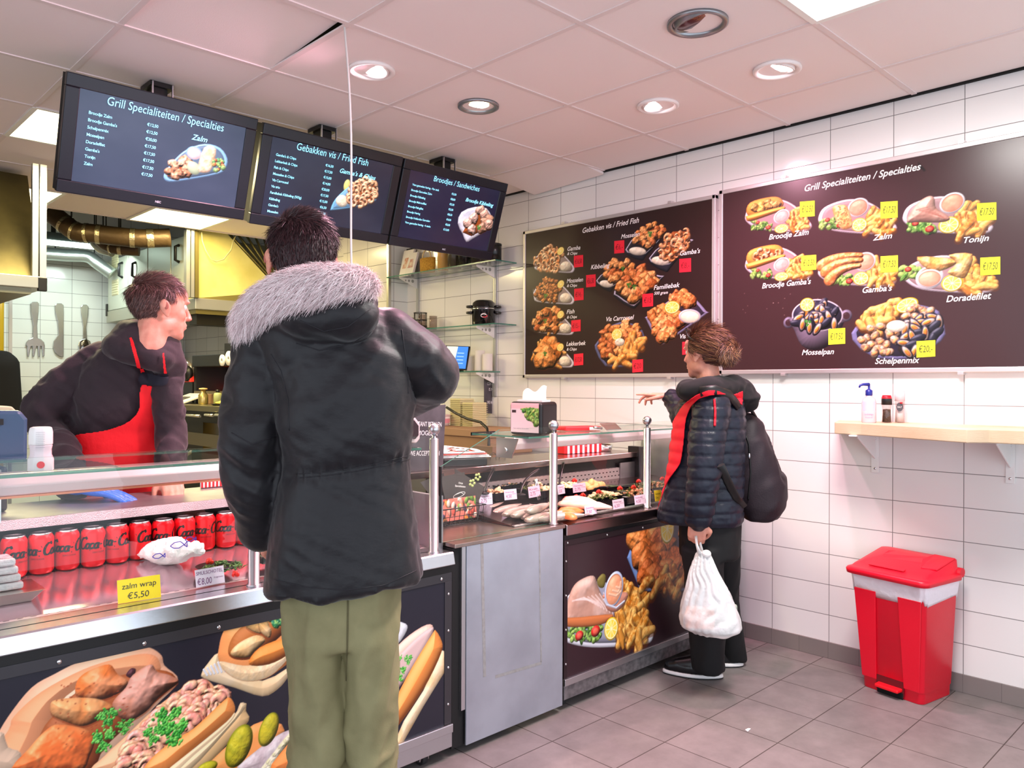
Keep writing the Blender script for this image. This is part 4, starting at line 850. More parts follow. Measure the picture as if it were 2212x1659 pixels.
# ================================================================ menu screens
YT, YBm = 3.45, 3.60
tvblk = mat('screen_bezel_black', (24, 27, 36), .3); cyan = mat('screen_text_glow', (130, 210, 240), .5, emit=((150, 228, 250), 1.0))
TVS = [((145, 155), (555, 255), (122, 415), (530, 475), 'menu screen headed Grill Specialiteiten, leftmost of the three', (50, 62, 80)),
       ((565, 262), (870, 340), (545, 485), (838, 527), 'menu screen headed Gebakken vis, in the middle', (30, 36, 54)),
       ((872, 338), (1098, 400), (843, 527), (1062, 565), 'menu screen headed Broodjes / Sandwiches, nearest the tiled wall', (30, 30, 52))]
TT = [("Grill Specialiteiten / Specialties", ["Broodje Zalm", "Broodje Gamba's", "Schelpenmix", "Mosselpan", "Doradefilet", "Gamba's", "Tonijn", "Zalm"], "12,50 12,50 20,00 17,50 17,50 17,50 17,50 17,50".split(), 'Zalm'),
      ("Gebakken vis / Fried Fish", ["Gamba's & Chips", "Lekkerbek & Chips", "Fish & Chips", "Mosselen & Chips", "Vis Carrousel", "Vis trio", "Familiebak Kibbeling (500g)", "Kibbeling", "Gamba's", "Mosselen"], "16,50 17,50 15,00 14,00 20,00 17,50 15,00 6,50 8,00 6,00".split(), "Gamba's & Chips"),
      ("Broodjes / Sandwiches", ["Vers gesneden haring - Per stuk", "Broodje Gerookte Zalm", "Broodje Kibbeling", "Broodje Makreelfilet", "Broodje Palingfilet", "Broodje Haring", "Broodje Hollandse Garnalen", "Vers gesneden haring - 4 stuks"], "3,50 8,00 5,50 5,50 8,50 4,00 8,50 13,00".split(), 'Broodje Kibbeling')]
o1, s1, o2, s2 = (0, 100), 3.95, (520, 220), 3.687
# pixel anchors: heading ends, first / last name, first / last price (right edge), caption ends, name width
TP = [((915, 497), (1905, 730), (757, 575), (722, 1010), (1350, 698), (1310, 1118), (1632, 795), (1768, 820), o1, s1, 58),
      ((445, 380), (1012, 512), (280, 428), (228, 880), (737, 526), (682, 950), (788, 565), (1072, 622), o2, s2, 42),
      ((1537, 625), (1897, 720), (1366, 665), (1322, 968), (1716, 748), (1672, 1033), (1790, 790), (2010, 840), o2, s2, 36)]
for (tl, tr, bl, br, lab, bg), (hd, names, prices, cap), (h0, h1, n0, n1, p0, p1, c0, c1, og, sc, hp) in zip(TVS, TT, TP):
    A, B, C, D = P(*tl, y=YT), P(*tr, y=YT), P(*bl, y=YBm), P(*br, y=YBm)
    x0, x1 = (A[0]+C[0])/2, (B[0]+D[0])/2; z0, z1 = (C[2]+D[2])/2, (A[2]+B[2])/2
    t = thing('menu_screen', lab, 'screen', ((x0+x1)/2, (YT+YBm)/2, z0), 0, 'menu screens under the ceiling')
    pl = Plane((x0, YBm, z0), (1, 0, 0), (0, YT-YBm, z1-z0)); Wd = x1-x0; Ht = np.hypot(YT-YBm, z1-z0); bz = .052
    m = MB(); f = lambda a, b, c, d, q=0, dp=-.03: m.prism([pl.at(a, c, q), pl.at(b, c, q), pl.at(b, d, q), pl.at(a, d, q)], pl.n*dp)
    f(0, Wd, 0, bz); f(0, Wd, Ht-bz, Ht); f(0, bz, bz, Ht-bz); f(Wd-bz, Wd, bz, Ht-bz); m.build('bezel', tvblk, t, bevel=.004)
    m = MB(); f(.004, Wd-.004, .004, Ht-.004, -.028, -.05); f(.1, Wd-.1, .08, Ht-.08, -.07, -.03); m.build('housing', blkm, t)
    R = Raster(pl, bz, Wd-bz, bz, Ht-bz, .003, bg, 4); w_, h_ = Wd-2*bz, Ht-2*bz
    X, Y = (R.A-bz)/w_, (R.B-bz)/h_; n = fbm(np.stack([X*5, Y*5, X*0], -1), 3)[..., None]-.45; R.img += n*.05
    K = lambda x, y: R.pl.px(og[0]+x/sc, og[1]+y/sc); KK = lambda L: [K(*q) for q in L]
    if hd[:2] == 'Gr':
        tray(R, KK([(1400, 1120), (1420, 1060), (1500, 960), (1600, 880), (1750, 835), (1880, 870), (1940, 960), (1925, 1040), (1860, 1090), (1600, 1140), (1450, 1155)]), (130, 190, 230), (84, 110, 130), 3, .008)
        nuggets(R, KK([(1430, 1110), (1480, 1000), (1590, 960), (1640, 1010), (1640, 1090), (1560, 1125)]), 14, .018, [(196, 150, 110), (214, 176, 136), (170, 120, 84)]); R.ell(K(1655, 1040), .032, .026, (170, 200, 160), -.5, edge=.3)
        cup(R, K(1660, 915), .036, .03, 0, (214, 190, 190), (120, 180, 220)); R.poly(KK([(1745, 865), (1845, 880), (1810, 1040), (1760, 1080), (1690, 1050)]), (222, 196, 150), .02, smooth=3, noise=(60, .5), col2=(240, 224, 190), edge=.4); greens(R, KK([(1820, 970), (1900, 960), (1910, 1040), (1830, 1070)]), 16, .012, ((70, 140, 90), (120, 170, 110), (190, 60, 50)))
    elif hd[:2] == 'Ge':
        R.ell(K(850, 670), .02, .032, (226, 220, 130), edge=.3); tray(R, KK([(720, 850), (760, 770), (860, 680), (960, 640), (1060, 680), (1088, 740), (1060, 800), (900, 840), (740, 862)]), (120, 190, 236), (110, 160, 200), 3, .008); mayo(R, K(810, 790), .036, .03)
        shrimps(R, KK([(870, 800), (865, 700), (920, 640), (970, 610), (1070, 660), (1085, 740), (1040, 800), (930, 825)]), 34, .022, ((222, 168, 130), (236, 190, 156), (206, 140, 100)))
    else:
        R.poly(KK([(1732, 970), (1760, 880), (1870, 838), (1960, 850), (2000, 920), (2008, 990), (1850, 1090), (1800, 1115), (1770, 1050)]), (206, 206, 220), .02, smooth=2, edge=.4, noise=(40, .3), col2=(226, 226, 236))
        nuggets(R, KK([(1770, 1040), (1850, 900), (1900, 860), (2000, 940), (1990, 990), (1840, 1070)]), 9, .03, [(196, 150, 130), (176, 126, 100), (214, 172, 156)]); parsley(R, K(1900, 1000), .02)
    R.img = np.clip(R.img, 0, 1)
    m = MB(); wr = lambda tx, a, c_, **k: write(m, pl, tx, a[0], a[1], d=0, **k)
    q0, q1 = K(*h0), K(*h1); write(m, pl, hd, q0[0], (q0[1]+q1[1])/2, h={'Gr': .034, 'Ge': .034, 'Br': .030}[hd[:2]], w=q1[0]-q0[0], d=0, shear=.1)
    a, b_ = K(*n0), K(*n1); c_, e = K(*p0), K(*p1); n = len(names); hh_ = .0122 if n < 10 else .0118
    if hd[:2] == 'Br': hh_ = .0112
    for k in range(n):
        q = k/(n-1); write(m, pl, names[k], a[0], a[1]+(b_[1]-a[1])*q, h=hh_, d=0, bold=.01, space=.92); write(m, pl, '€'+prices[k], c_[0], c_[1]+(e[1]-c_[1])*q, h=hh_, align='r', d=0, bold=.012, space=.92)
    q0, q1 = K(*c0), K(*c1); write(m, pl, cap, q0[0], (q0[1]+q1[1])/2, w=q1[0]-q0[0], d=0, bold=.015, shear=.3)
    R.build('display', t, d=-.004, emit=.62, rough=.2, matname='screen_glow', extra=(m, cyan))
    if hd[:2] != 'Ge': m = MB(); write(m, pl, 'NEC', Wd*.5, bz*.35, h=.009, align='c', bold=.03, d=.001); m.build('logo', mat('logo_silver', (200, 205, 215), .4), t)
    xm = x0+Wd*.5; m = MB().box(xm-.05, xm+.05, YT+.10, YT+.22, CZ-.02, CZ); m.box(xm-.03, xm+.03, YT+.12, YT+.2, z1-.04, CZ-.02); m.build('ceiling_bracket', blk, t)
    m = MB().box(xm-.045, xm-.04, YT+.09, YT+.1, z1-.02, CZ-.005).box(xm+.04, xm+.045, YT+.09, YT+.1, z1-.02, CZ-.005).box(xm-.06, xm+.06, YT+.09, YT+.12, z1-.06, z1-.03); m.build('bracket_bolt', alu, t)
# ================================================================ goods in and on the counters
c5 = lambda x, y: (860+x/3.687, 840+y/3.687)
c6 = lambda x, y: (1030+x/5.395, 1000+y/5.395)
red = mat('red_plastic', (222, 16, 34), .38); canred = mat('can_red', (226, 22, 34), .28, .35); paperw = mat('paper_white', (240, 236, 234), .8); cardw = mat('card_white', (236, 226, 232), .55)
ink_d = mat('ink_dark', (30, 28, 40), .6); ink_v = mat('ink_violet', (96, 70, 130), .6); clearpl = mat('clear_plastic', (245, 245, 245), .12, trans=.85, ior=1.2); kraft = mat('kraft_card', (146, 112, 84), .8)
# ---- cans: script lettering as stroked curves wrapped round the can
def script_strokes():
    """the slanted can script as polylines in a unit-height box; returns list of paths"""
    arc = lambda cx, cy, rx, ry, a0, a1, n=14: [(cx+rx*cos(radians(a0+(a1-a0)*k/n)), cy+ry*sin(radians(a0+(a1-a0)*k/n))) for k in range(n+1)]
    S = []
    def C(x): S.append(arc(x+.42, .5, .36, .55, 50, 330)); S.append([(x+.62, .93), (x+.5, 1.12), (x+.2, 1.05), (x-.25, .75)])
    def o(x): S.append(arc(x+.17, .24, .17, .26, 0, 360, 16))
    def c(x): S.append(arc(x+.17, .24, .17, .26, 55, 320, 12))
    def a(x): S.append(arc(x+.17, .24, .17, .26, 40, 400, 16)); S.append([(x+.34, .5), (x+.32, .1), (x+.36, 0), (x+.46, .05)])
    def l(x): S.append([(x, .1), (x+.18, .8), (x+.22, 1.1), (x+.14, 1.14), (x+.08, .9), (x+.08, .15), (x+.14, 0), (x+.24, .06)])
    C(0); o(.72); c(1.1); a(1.5); S.append([(2.02, .34), (2.2, .36)]); C(2.42); o(3.14); l(3.52); a(3.78); S.append([(.62, .0), (1.2, -.14), (2.2, -.1), (2.6, -.02)])
    return S
def can_proto():
    t = thing('drink_can', 'x', 'can', (0, 0, 0), 0, 'red drink cans in the left display counter')
    MB().lathe([(.001, .003), (.024, .003), (.0262, 0), (.029, .004), (.0328, .011), (.0328, .096), (.031, .103), (.027, .1095)], (0, 0, 0), 32, caps=False).build('body', canred, t, False)
    MB().lathe([(.027, .1095), (.0275, .113), (.0265, .115), (.0255, .1135), (.0245, .1095), (.001, .1095)], (0, 0, 0), 32, caps=False).ell((0, .006, .111), (.006, .011, .001), n=10, m=6).build('lid', mat('can_lid_aluminium', (215, 212, 214), .25, 1), t, False)
    m = MB(); r = .03305; hgt = .030
    for q in script_strokes():
        p = np.array(q, float); p[:, 0] += p[:, 1]*.28; p = p*hgt; p[:, 0] -= 2.05*hgt; p[:, 1] += .056
        Wd = .0027
        for i in range(len(p)-1):
            d = p[i+1]-p[i]; L = np.hypot(*d)
            if L < 1e-6: continue
            nn = np.array([-d[1], d[0]])/L*Wd*(.6+.7*abs(d[1])/L); e = d/L*Wd*.4
            qs = [p[i]-e+nn, p[i]-e-nn, p[i+1]+e-nn, p[i+1]+e+nn]
            m.add([(r*sin(a/r), -r*cos(a/r), b) for a, b in qs], [(0, 1, 2, 3)], False)
    V, F = glyphs('ZERO SUGAR'); V = V*.006
    m.add([(r*sin((a-.02)/r), -r*cos((a-.02)/r), b+.042) for a, b, _ in V], F, False)
    m.build('lettering', mat('can_black_print', (24, 16, 18), .35), t, False)
    MB().add([(r*sin(a), -r*cos(a), z) for a, z in ((1.75, .014), (2.05, .014), (2.05, .04), (1.75, .04))], [(0, 1, 2, 3)], False).build('barcode_patch', paperw, t, False)
    return t
cans = can_proto(); side = ['half hidden behind the foil packs', 'second from the left end', 'third from the left end', 'fourth from the left end', 'fifth from the left end', 'sixth from the left, just left of the paper bag', 'behind the left end of the paper bag', 'behind the middle of the paper bag', 'behind the paper bag crest', 'behind the right end of the paper bag', 'fourth from the right end', 'third from the right end', 'second from the right, beside the customer', 'rightmost, at the customer sleeve']
rots = [.9, -.25, .25, .55, -.3, 1.6, .45, 1.0, .2, .6, .3, -.75, -.5, -.2]
x0 = P(37, 1250, z=.794)[0]
for k in range(14):
    x = x0+k*.0672; lab = 'red drink can with black script, '+side[k]
    a = math.atan2(x, 2.53)
    if k == 0: cans.location = (x, 2.53, .793); cans.rotation_euler = (0, 0, -a+rots[k]); cans['label'] = lab
    else: dup(cans, (x, 2.53+.004*((k*7) % 3), .793), -a+rots[k], lab)
# ---- crumpled white paper bag
def lump(path, name, m, parent, voxel=.006, noise=(30, .01), **k): pass
def crumple(mb, amp, fr, voxel=.005, smooth=3):
    V, F = union(mb, voxel, smooth); N = normals(V, F); V = V+N*((np.abs(fbm(V*fr, 3)-.44)*-2+.25)*amp)[:, None]; return mesh_of(V, F)
t = thing('paper_bag', 'white paper bag with blue drawing lying before the cans', 'paper bag', P(360, 1222, z=.785), 0)
m = MB(); a, b_ = P(292, 1205, z=.80), P(432, 1190, z=.815)
m.loft([[a*(1-q)+b_*q+np.array([0, .05*cos(2*pi*k/14)*w_, .034*sin(2*pi*k/14)*h_+.01]) for k in range(14)] for q, w_, h_ in ((0, .25, .1), (.12, .8, .5), (.35, 1.05, 1.0), (.6, 1.1, 1.15), (.75, 1.0, 1.0), (.78, .7, .55), (1, .85, .7))])
bg_ = crumple(m, .020, 30, .008, 1); bg_.sm = [False]*len(bg_.f); bg_.build('bag', paperw, t)
pl = Plane(a*.5+b_*.5+np.array([0, -.056, .012]), b_-a, (0, .35, 1)); m = MB()
def sketch(m, pl, pts, wd=.0012, d=.004):
    p = np.array(pts, float)
    for i in range(len(p)-1):
        e = p[i+1]-p[i]; L = np.hypot(*e)+1e-9; n = np.array([-e[1], e[0]])/L*wd; m.add([pl.at(*(p[i]+n), d), pl.at(*(p[i]-n), d), pl.at(*(p[i+1]-n), d), pl.at(*(p[i+1]+n), d)], [(0, 1, 2, 3)], False)
for ox, oy, sc_ in ((.012, .022, .024), (-.045, -.004, .018), (.046, .036, .016)): sketch(m, pl, [(ox+sc_*x, oy+sc_*y) for x, y in ((-1, 0), (-.5, .4), (.2, .45), (.7, 0), (1, .4), (1, -.3), (.6, .0), (0, -.35), (-.6, -.3), (-1, 0))])
m.build('print', mat('bag_blue_print', (60, 56, 170), .7), t)
# ---- price signs on the left deck
def sign(name, label, p0, p1, hpx, col, lines, inks, lean=.012, group=None, cat='price card', thick=.001):
    """card standing between base points p0,p1 (world)"""
    p0, p1 = np.array(p0, float), np.array(p1, float); r = p1-p0; up = np.array([0, lean*10, 1.0]); pl = Plane(p0, r, up); w_ = np.linalg.norm(r)
    t = thing(name, label, cat, (p0+p1)/2, 0, group)
    MB().prism([pl.at(0, 0), pl.at(w_, 0), pl.at(w_, hpx), pl.at(0, hpx)], pl.n*-thick).build('card', mat('sign_%d_%d_%d' % col, col, .5), t)
    m = MB()
    for tx, a, b, h, wd in lines: write(m, pl, tx, a*w_, b*hpx, h=h*hpx, w=wd*w_, d=.0006, shear=.1)
    m.build('lettering', mat('ink_%d_%d_%d' % inks, inks, .6), t); return t
hz = lambda p, a, b: abs(P(a, b, d=1)[2])
p0, p1 = P(255, 1305, z=.739), P(348, 1290, z=.739)
sign('price_sign', 'yellow handwritten card reading zalm wrap leaning on the front glass', p0, p1, .062, (250, 222, 40), [('zalm wrap', .1, .58, .24, .8), ('€5,50', .22, .14, .26, .5)], (40, 40, 60), .02)
p0, p1 = P(424, 1270, z=.742), P(486, 1258, z=.742)
sign('price_sign', 'white card reading Smulschotel 8.00 beside the garnish', p0, p1, .05, (222, 214, 230), [('SMULSCHOTEL', .03, .68, .2, .92), ('€8,00', .05, .12, .36, .5), ('Uit eigen keuken', .62, .36, .1, .33)], (120, 70, 120), .02)
# ---- garnish by the sign, foil tray with clear packs
green = mat('parsley_green', (46, 92, 40), .6, var=(60, (96, 128, 50))); tom = mat('tomato_red', (224, 44, 32), .3); cream = mat('cream_shrimp', (250, 206, 168), .4, var=(70, (238, 170, 130))); orange = mat('salmon_orange', (244, 110, 50), .32, var=(30, (250, 150, 90)))
olive = mat('olive_leaf', (74, 78, 34), .55, var=(50, (120, 122, 60)))
def leafheap(m, c, rx, ry, h, n, s):
    for k in range(n):
        a, r = RNG.random()*6.28, sqrt(RNG.random()); p = np.array(c)+np.array([rx*r*cos(a), ry*r*sin(a), h*(1-r*r)*(.4+.6*RNG.random())]); R_ = rotm(RNG.normal()*.6, RNG.normal()*.6, RNG.random()*6.28)
        L = s*(.7+.6*RNG.random()); q = [p+R_@np.array(v)*L for v in ((-1, 0, 0), (0, -.35, .12), (1, 0, 0), (0, .35, .12), (0, 0, .3))]; m.add(q, [(0, 1, 4), (1, 2, 4), (2, 3, 4), (3, 0, 4), (0, 3, 2, 1)])
def blobs(m, c, rx, ry, h, n, s):
    for k in range(n):
        a, r = RNG.random()*6.28, sqrt(RNG.random()); p = np.array(c)+np.array([rx*r*cos(a), ry*r*sin(a), h*(1-r*r)*(.3+.7*RNG.random())]); m.ell(p, s*np.array([1, .7, .6])*(.7+.6*RNG.random()), (RNG.normal()*.5, RNG.normal()*.5, RNG.random()*6), n=8, m=6)
def rose(t, c, r=.014):
    m = MB()
    for k in range(7): a = k*2.4; q = r*(.2+.11*k); m.ell((c[0]+q*.6*cos(a), c[1]+q*.6*sin(a), c[2]+r*.7-k*.0012), (r*.5, r*.28, r*.5), (0, .3, a), n=8, m=6)
    m.build('tomato_rose', tom, t)
c = P(478, 1232, z=.77); t = thing('garnish_plate', 'small dish of parsley with tomato roses right of the paper bag', 'garnish', c, 0)
m = MB(); leafheap(m, c, .075, .03, .03, 90, .013); m.build('parsley', green, t, kind='stuff'); rose(t, P(452, 1217, z=.79)); rose(t, P(508, 1244, z=.775), .013)
MB().lathe([(.001, 0), (.05, 0), (.062, .008), (.059, .009), (.048, .002), (.001, .002)], (c[0], c[1]+.03, .772), 24).build('dish', blk, t)
c = P(588, 1205, z=.78); t = thing('salad_tray', 'black salad tray with yellow flowers behind the metal post by the customer', 'tray', c, 0)
bx('tray', blk, t, c[0]-.06, c[0]+.06, c[1]-.05, c[1]+.05, .775, .80, bevel=.006); m = MB(); leafheap(m, (c[0], c[1], .8), .06, .05, .03, 60, .013); m.build('leaves', green, t, kind='stuff'); m = MB(); blobs(m, (c[0], c[1], .81), .05, .04, .03, 14, .009); m.build('flowers', mat('yellow_flower', (238, 214, 60), .5), t, kind='stuff')
t = thing('foil_tray', 'shallow aluminium tray at the left end of the deck', 'tray', (.52, 2.45, .755), 0)
m = MB().loft([[(.36, 2.37, .756), (.54, 2.37, .756), (.54, 2.49, .756), (.36, 2.49, .756)], [(.34, 2.35, .785), (.56, 2.35, .785), (.56, 2.51, .785), (.34, 2.51, .785)], [(.33, 2.345, .787), (.57, 2.345, .787), (.57, 2.515, .787), (.33, 2.515, .787)]], smooth=False); m.build('tray', mat('foil_bright', (214, 206, 200), .3, 1), t, bevel=.004)
for k in range(4):
    o = MB().box(.37, .525-.006*k, 2.385, 2.475, .789+k*.021, .808+k*.021).build('clear_pack', mat('clear_pack_plastic', (226, 224, 228), .18, trans=.45, bump=(45, .8)), None, bevel=.006)
    tag(o, 'clear plastic food pack in the foil tray, %s' % ['bottom of the stack', 'second from the bottom', 'third from the bottom', 'top of the stack'][k], 'plastic pack', 'clear packs stacked at the left end')
MB().box(.55, .585, 2.262, 2.268, .738, .7385).build('tmp', paperw)
bpy.data.objects.remove(bpy.data.objects['tmp'])
# ---- on the left top glass and rear worktop
c = P(88, 1017, z=1.103); t = thing('salt_shaker', 'white plastic salt shaker on the left counter glass', 'shaker', c, 0)
MB().lathe([(.001, 0), (.029, 0), (.031, .003), (.031, .03), (.026, .042), (.0255, .055), (.0275, .064), (.0275, .068), (.001, .068)], c, 8).build('bottle', mat('shaker_translucent', (238, 228, 232), .25, trans=.25), t, bevel=.002)
MB().lathe([(.0285, .068), (.0285, .1), (.026, .112), (.02, .114), (.001, .114)], c, 8).build('cap', white_pl, t, bevel=.002)
d = np.array([-c[0], -c[1], 0])/np.hypot(c[0], c[1]); pl = Plane(np.array(c)+d*.0315, (-d[1], d[0], 0), (0, 0, 1)); m = MB()
for k in range(9): write(m, pl, 'zout keukenzout met jodium', -.011, .062+.0048*k, h=.0022, w=.02, d=.0005)
m.build('label_text', mat('label_grey_text', (130, 124, 140), .6), t); MB().tube([pl.at(0, .018, .0), pl.at(0, .018, .0012)], .009, 20).build('label_spot', red, t)
t = thing('till_monitor', 'blue grey back of a till monitor at the left edge', 'monitor', (.46, 2.8, .945), 0)
q = [P(-60, 1000, y=2.76), P(60, 998, y=2.76), P(61, 905, y=2.76), P(45, 886, y=2.76), P(-60, 886, y=2.76)]; MB().prism(q, (0, .06, 0)).build('back_shell', mat('monitor_blue_grey', (52, 78, 106), .4), t, bevel=.012, seg=3)
q = [P(-70, 890, y=2.79), P(36, 888, y=2.79), P(26, 878, y=2.79), P(-70, 872, y=2.79)]; MB().prism(q, (0, .05, 0)).build('top_cover', mat('monitor_beige', (214, 200, 160), .5), t, bevel=.004)
q = [P(-8, 905, y=2.758), P(7, 905, y=2.758), P(7, 918, y=2.758), P(-8, 918, y=2.758)]; MB().prism(q, (0, -.004, 0)).build('port_cover', blk, t)
bx('foot', blk, t, .40, .56, 2.74, 2.9, .946, 1.08, bevel=.01)
t = thing('snack_pack', 'red and white striped paper pack on the left rear worktop', 'paper pack', (1.23, 2.88, .945), 0)
q = [P(432, 1055, z=.947), P(500, 1049, z=.947), P(500, 1038, z=.947), P(440, 1042, z=.947)]; m = MB().prism(q, (0, 0, .025)); m.build('pack', paperw, t, bevel=.004)
pl = Plane(q[0]+np.array([0, -.001, 0]), q[1]-q[0], (0, 0, 1)); m = MB()
for k in range(8): m.prism([pl.at(.004+k*.014, .001), pl.at(.011+k*.014, .001), pl.at(.011+k*.014, .024), pl.at(.004+k*.014, .024)], pl.n*.0008)
m.build('stripes', mat('pack_red', (214, 30, 40), .5), t)
# ---- things on the till counter
t = thing('snack_bowl', 'yellow and white bowl on the till counter beside the post', 'bowl', (1.852, 2.36, .762), 0); c = (1.852, 2.36, .763)
MB().lathe([(.001, .002), (.03, 0), (.036, .004), (.05, .05), (.0515, .056), (.049, .055), (.035, .008), (.001, .006)], c, 36).build('bowl', mat('bowl_cream', (240, 236, 214), .4), t)
m = MB()
for k in range(9):
    a = 2*pi*k/9; f = lambda a, z: (c[0]+(.0362+.014*(z-.004)/.046+.0005)*cos(a), c[1]+(.0362+.014*(z-.004)/.046+.0005)*sin(a), c[2]+z); m.add([f(a, .012), f(a+.2, .05), f(a, .05), f(a-.2, .05)], [(0, 1, 2), (0, 2, 3)])
m.build('pattern', mat('bowl_yellow', (238, 214, 40), .4), t)
sign('counter_card', 'white card with purple lettering behind the yellow bowl', (1.88, 2.52, .762), (2.03, 2.50, .762), .10, (214, 206, 226), [('CONTANT', .05, .45, .26, .9)], (50, 40, 130), .01, cat='card')
t = thing('payment_terminal', 'payment terminal on the counter beside the cash sign', 'terminal', (1.90, 2.5, .762), 0)
m = MB().prism([P(868, 952, y=2.5), P(900, 958, y=2.5), P(908, 948, y=2.5), P(908, 915, y=2.5), P(898, 902, y=2.5), P(868, 896, y=2.5)], (0, .03, 0)); m.build('housing', mat('terminal_beige', (196, 178, 180), .4), t, bevel=.006)
m = MB().prism([P(868, 946, y=2.497), P(896, 948, y=2.497), P(903, 940, y=2.497), P(903, 920, y=2.497), P(894, 908, y=2.497), P(868, 904, y=2.497)], (0, -.004, 0)); m.build('screen', mat('terminal_screen', (46, 28, 34), .15), t)
p = P(880, 950, y=2.52); MB().tube([(p[0], 2.52, .763), (p[0], 2.52, p[2])], .012, 12).lathe([(.001, 0), (.05, 0), (.05, .008), (.001, .012)], (p[0], 2.52, .763), 20).build('stand', blk, t)
chalk = mat('chalkboard', (62, 58, 62), .75, var=(8, (90, 86, 90)))
def cashsign(label, q, par=None):
    t = thing('cash_sign', label, 'sign', (q[0]+q[1])/2, 0, 'chalkboard cash payment signs'); w_ = np.linalg.norm(q[1]-q[0]); h_ = np.linalg.norm(q[3]-q[0]); pl = Plane(q[0], q[1]-q[0], q[3]-q[0])
    MB().prism(q, pl.n*-.004).build('board', chalk, t, bevel=.001); m = MB()
    for tx, b, w2 in (('CONTANT BETALEN', .70, .8), ('IS MOGELIJK', .56, .62), ('WE ACCEPT CASH', .24, .76)): write(m, pl, tx, w_/2, b*h_, h=.075*h_, w=w2*w_, align='c', d=.001)
    m.build('lettering', mat('chalk_white', (236, 232, 232), .8), t); return t
cashsign('chalkboard cash sign standing on the counter behind the metal post', [P(872, 1018, y=2.75), P(957, 1016, y=2.75), P(963, 874, y=2.75), P(876, 878, y=2.75)])
cashsign('smaller chalkboard cash sign hanging by the glass shelf on the wall', [P(1046, 893, y=4.12), P(1089, 894, y=4.12), P(1090, 810, y=4.12), P(1046, 805, y=4.12)])
# wire basket with leaflets
t = thing('wire_basket', 'black wire basket on the till counter', 'basket', (2.07, 2.47, .762), 0)
X0, X1, Y0, Y1, Z0, Z1 = 1.985, 2.185, 2.43, 2.55, .768, .835; wire = mat('black_wire', (18, 18, 20), .4); m = MB()
for z in (Z0, (Z0+Z1)/2, Z1): e = .012*(z-Z0)/(Z1-Z0); m.tube([(X0-e, Y0-e, z), (X1+e, Y0-e, z), (X1+e, Y1+e, z), (X0-e, Y1+e, z), (X0-e, Y0-e, z)], .0026 if z == Z1 else .0016, 6)
for k in range(9): x = X0+(X1-X0)*k/8; m.tube([(x, Y0-.012, Z1), (x, Y0, Z0), (x, Y1, Z0), (x, Y1+.012, Z1)], .0014, 6)
for k in range(1, 5): y = Y0+(Y1-Y0)*k/5; m.tube([(X0-.012, y, Z1), (X0, y, Z0), (X1, y, Z0), (X1+.012, y, Z1)], .0014, 6)
m.build('wire', wire, t)
lfm = mat('leaflet_dark', (74, 68, 66), .45); lfl = mat('leaflet_green', (176, 190, 120), .5)
def leaflet(label, q, text=True, pic=False):
    t = thing('leaflet', label, 'leaflet', (q[0]+q[1])/2, 0, 'leaflets in the wire basket'); pl = Plane(q[0], q[1]-q[0], q[3]-q[0]); MB().prism(q, pl.n*-.0012).build('sheet', lfm, t)
    w_ = np.linalg.norm(q[1]-q[0]); h_ = np.linalg.norm(q[3]-q[0]); m = MB()
    if text:
        write(m, pl, 'Onze', w_*.45, h_*.74, h=h_*.07, align='c', d=.0005, bold=.02); write(m, pl, 'Specialiteiten', w_*.45, h_*.62, h=h_*.07, align='c', d=.0005, bold=.02)
        sketch(m, pl, [(w_*(.45+.2*cos(a)), h_*(.32+.09*sin(a)+.1*cos(a))) for a in np.linspace(0, 6.3, 20)], .0012, .0005); sketch(m, pl, [(w_*.3, h_*.3), (w_*.5, h_*.42), (w_*.62, h_*.36)], .001, .0005)
        m.build('lettering', mat('leaflet_white_print', (230, 226, 222), .5), t)
    m = MB()
    for k in range(5): a = k*1.25; m.ell(pl.at(w_*.86+.012*cos(a), h_*.82+.012*sin(a), .0006), (.008, .003, .006), n=8, m=6)
    m.build('herb_print', lfl, t)
leaflet('dark leaflet with white lettering, front one in the wire basket', [P(962, 1085, y=2.50), P(1022, 1090, y=2.50), P(1003, 1020, y=2.50), P(952, 1030, y=2.50)])
leaflet('dark leaflet with green herb print, rear one in the wire basket', [P(985, 1088, y=2.535), P(1030, 1092, y=2.535), P(1047, 1052, y=2.535), P(982, 1012, y=2.535)], False)
leaflet('dark leaflet leaning left, partly behind the post', [P(940, 1085, y=2.54), P(975, 1088, y=2.54), P(958, 1022, y=2.54), P(908, 1042, y=2.54)], False)
pb = Plane(P(955, 1128, y=2.45), (1, 0, 0), (0, .12, 1)); R = Raster(pb, 0, .185, 0, .088, .0022, (226, 120, 104), 9)
for k in range(40): q = R.rng.random(2); R.ell((.185*q[0], .088*q[1]), .016, .01, [(236, 96, 80), (244, 170, 150), (120, 160, 70), (250, 220, 200), (90, 60, 100), (236, 140, 60)][k % 6], R.rng.random()*3, edge=.6, noise=(60, .5), hl=.3)
t = thing('picture_flyer', 'flyer with a colourful salad picture in the wire basket', 'flyer', pb.o, 0); R.build('sheet', t, rough=.3)
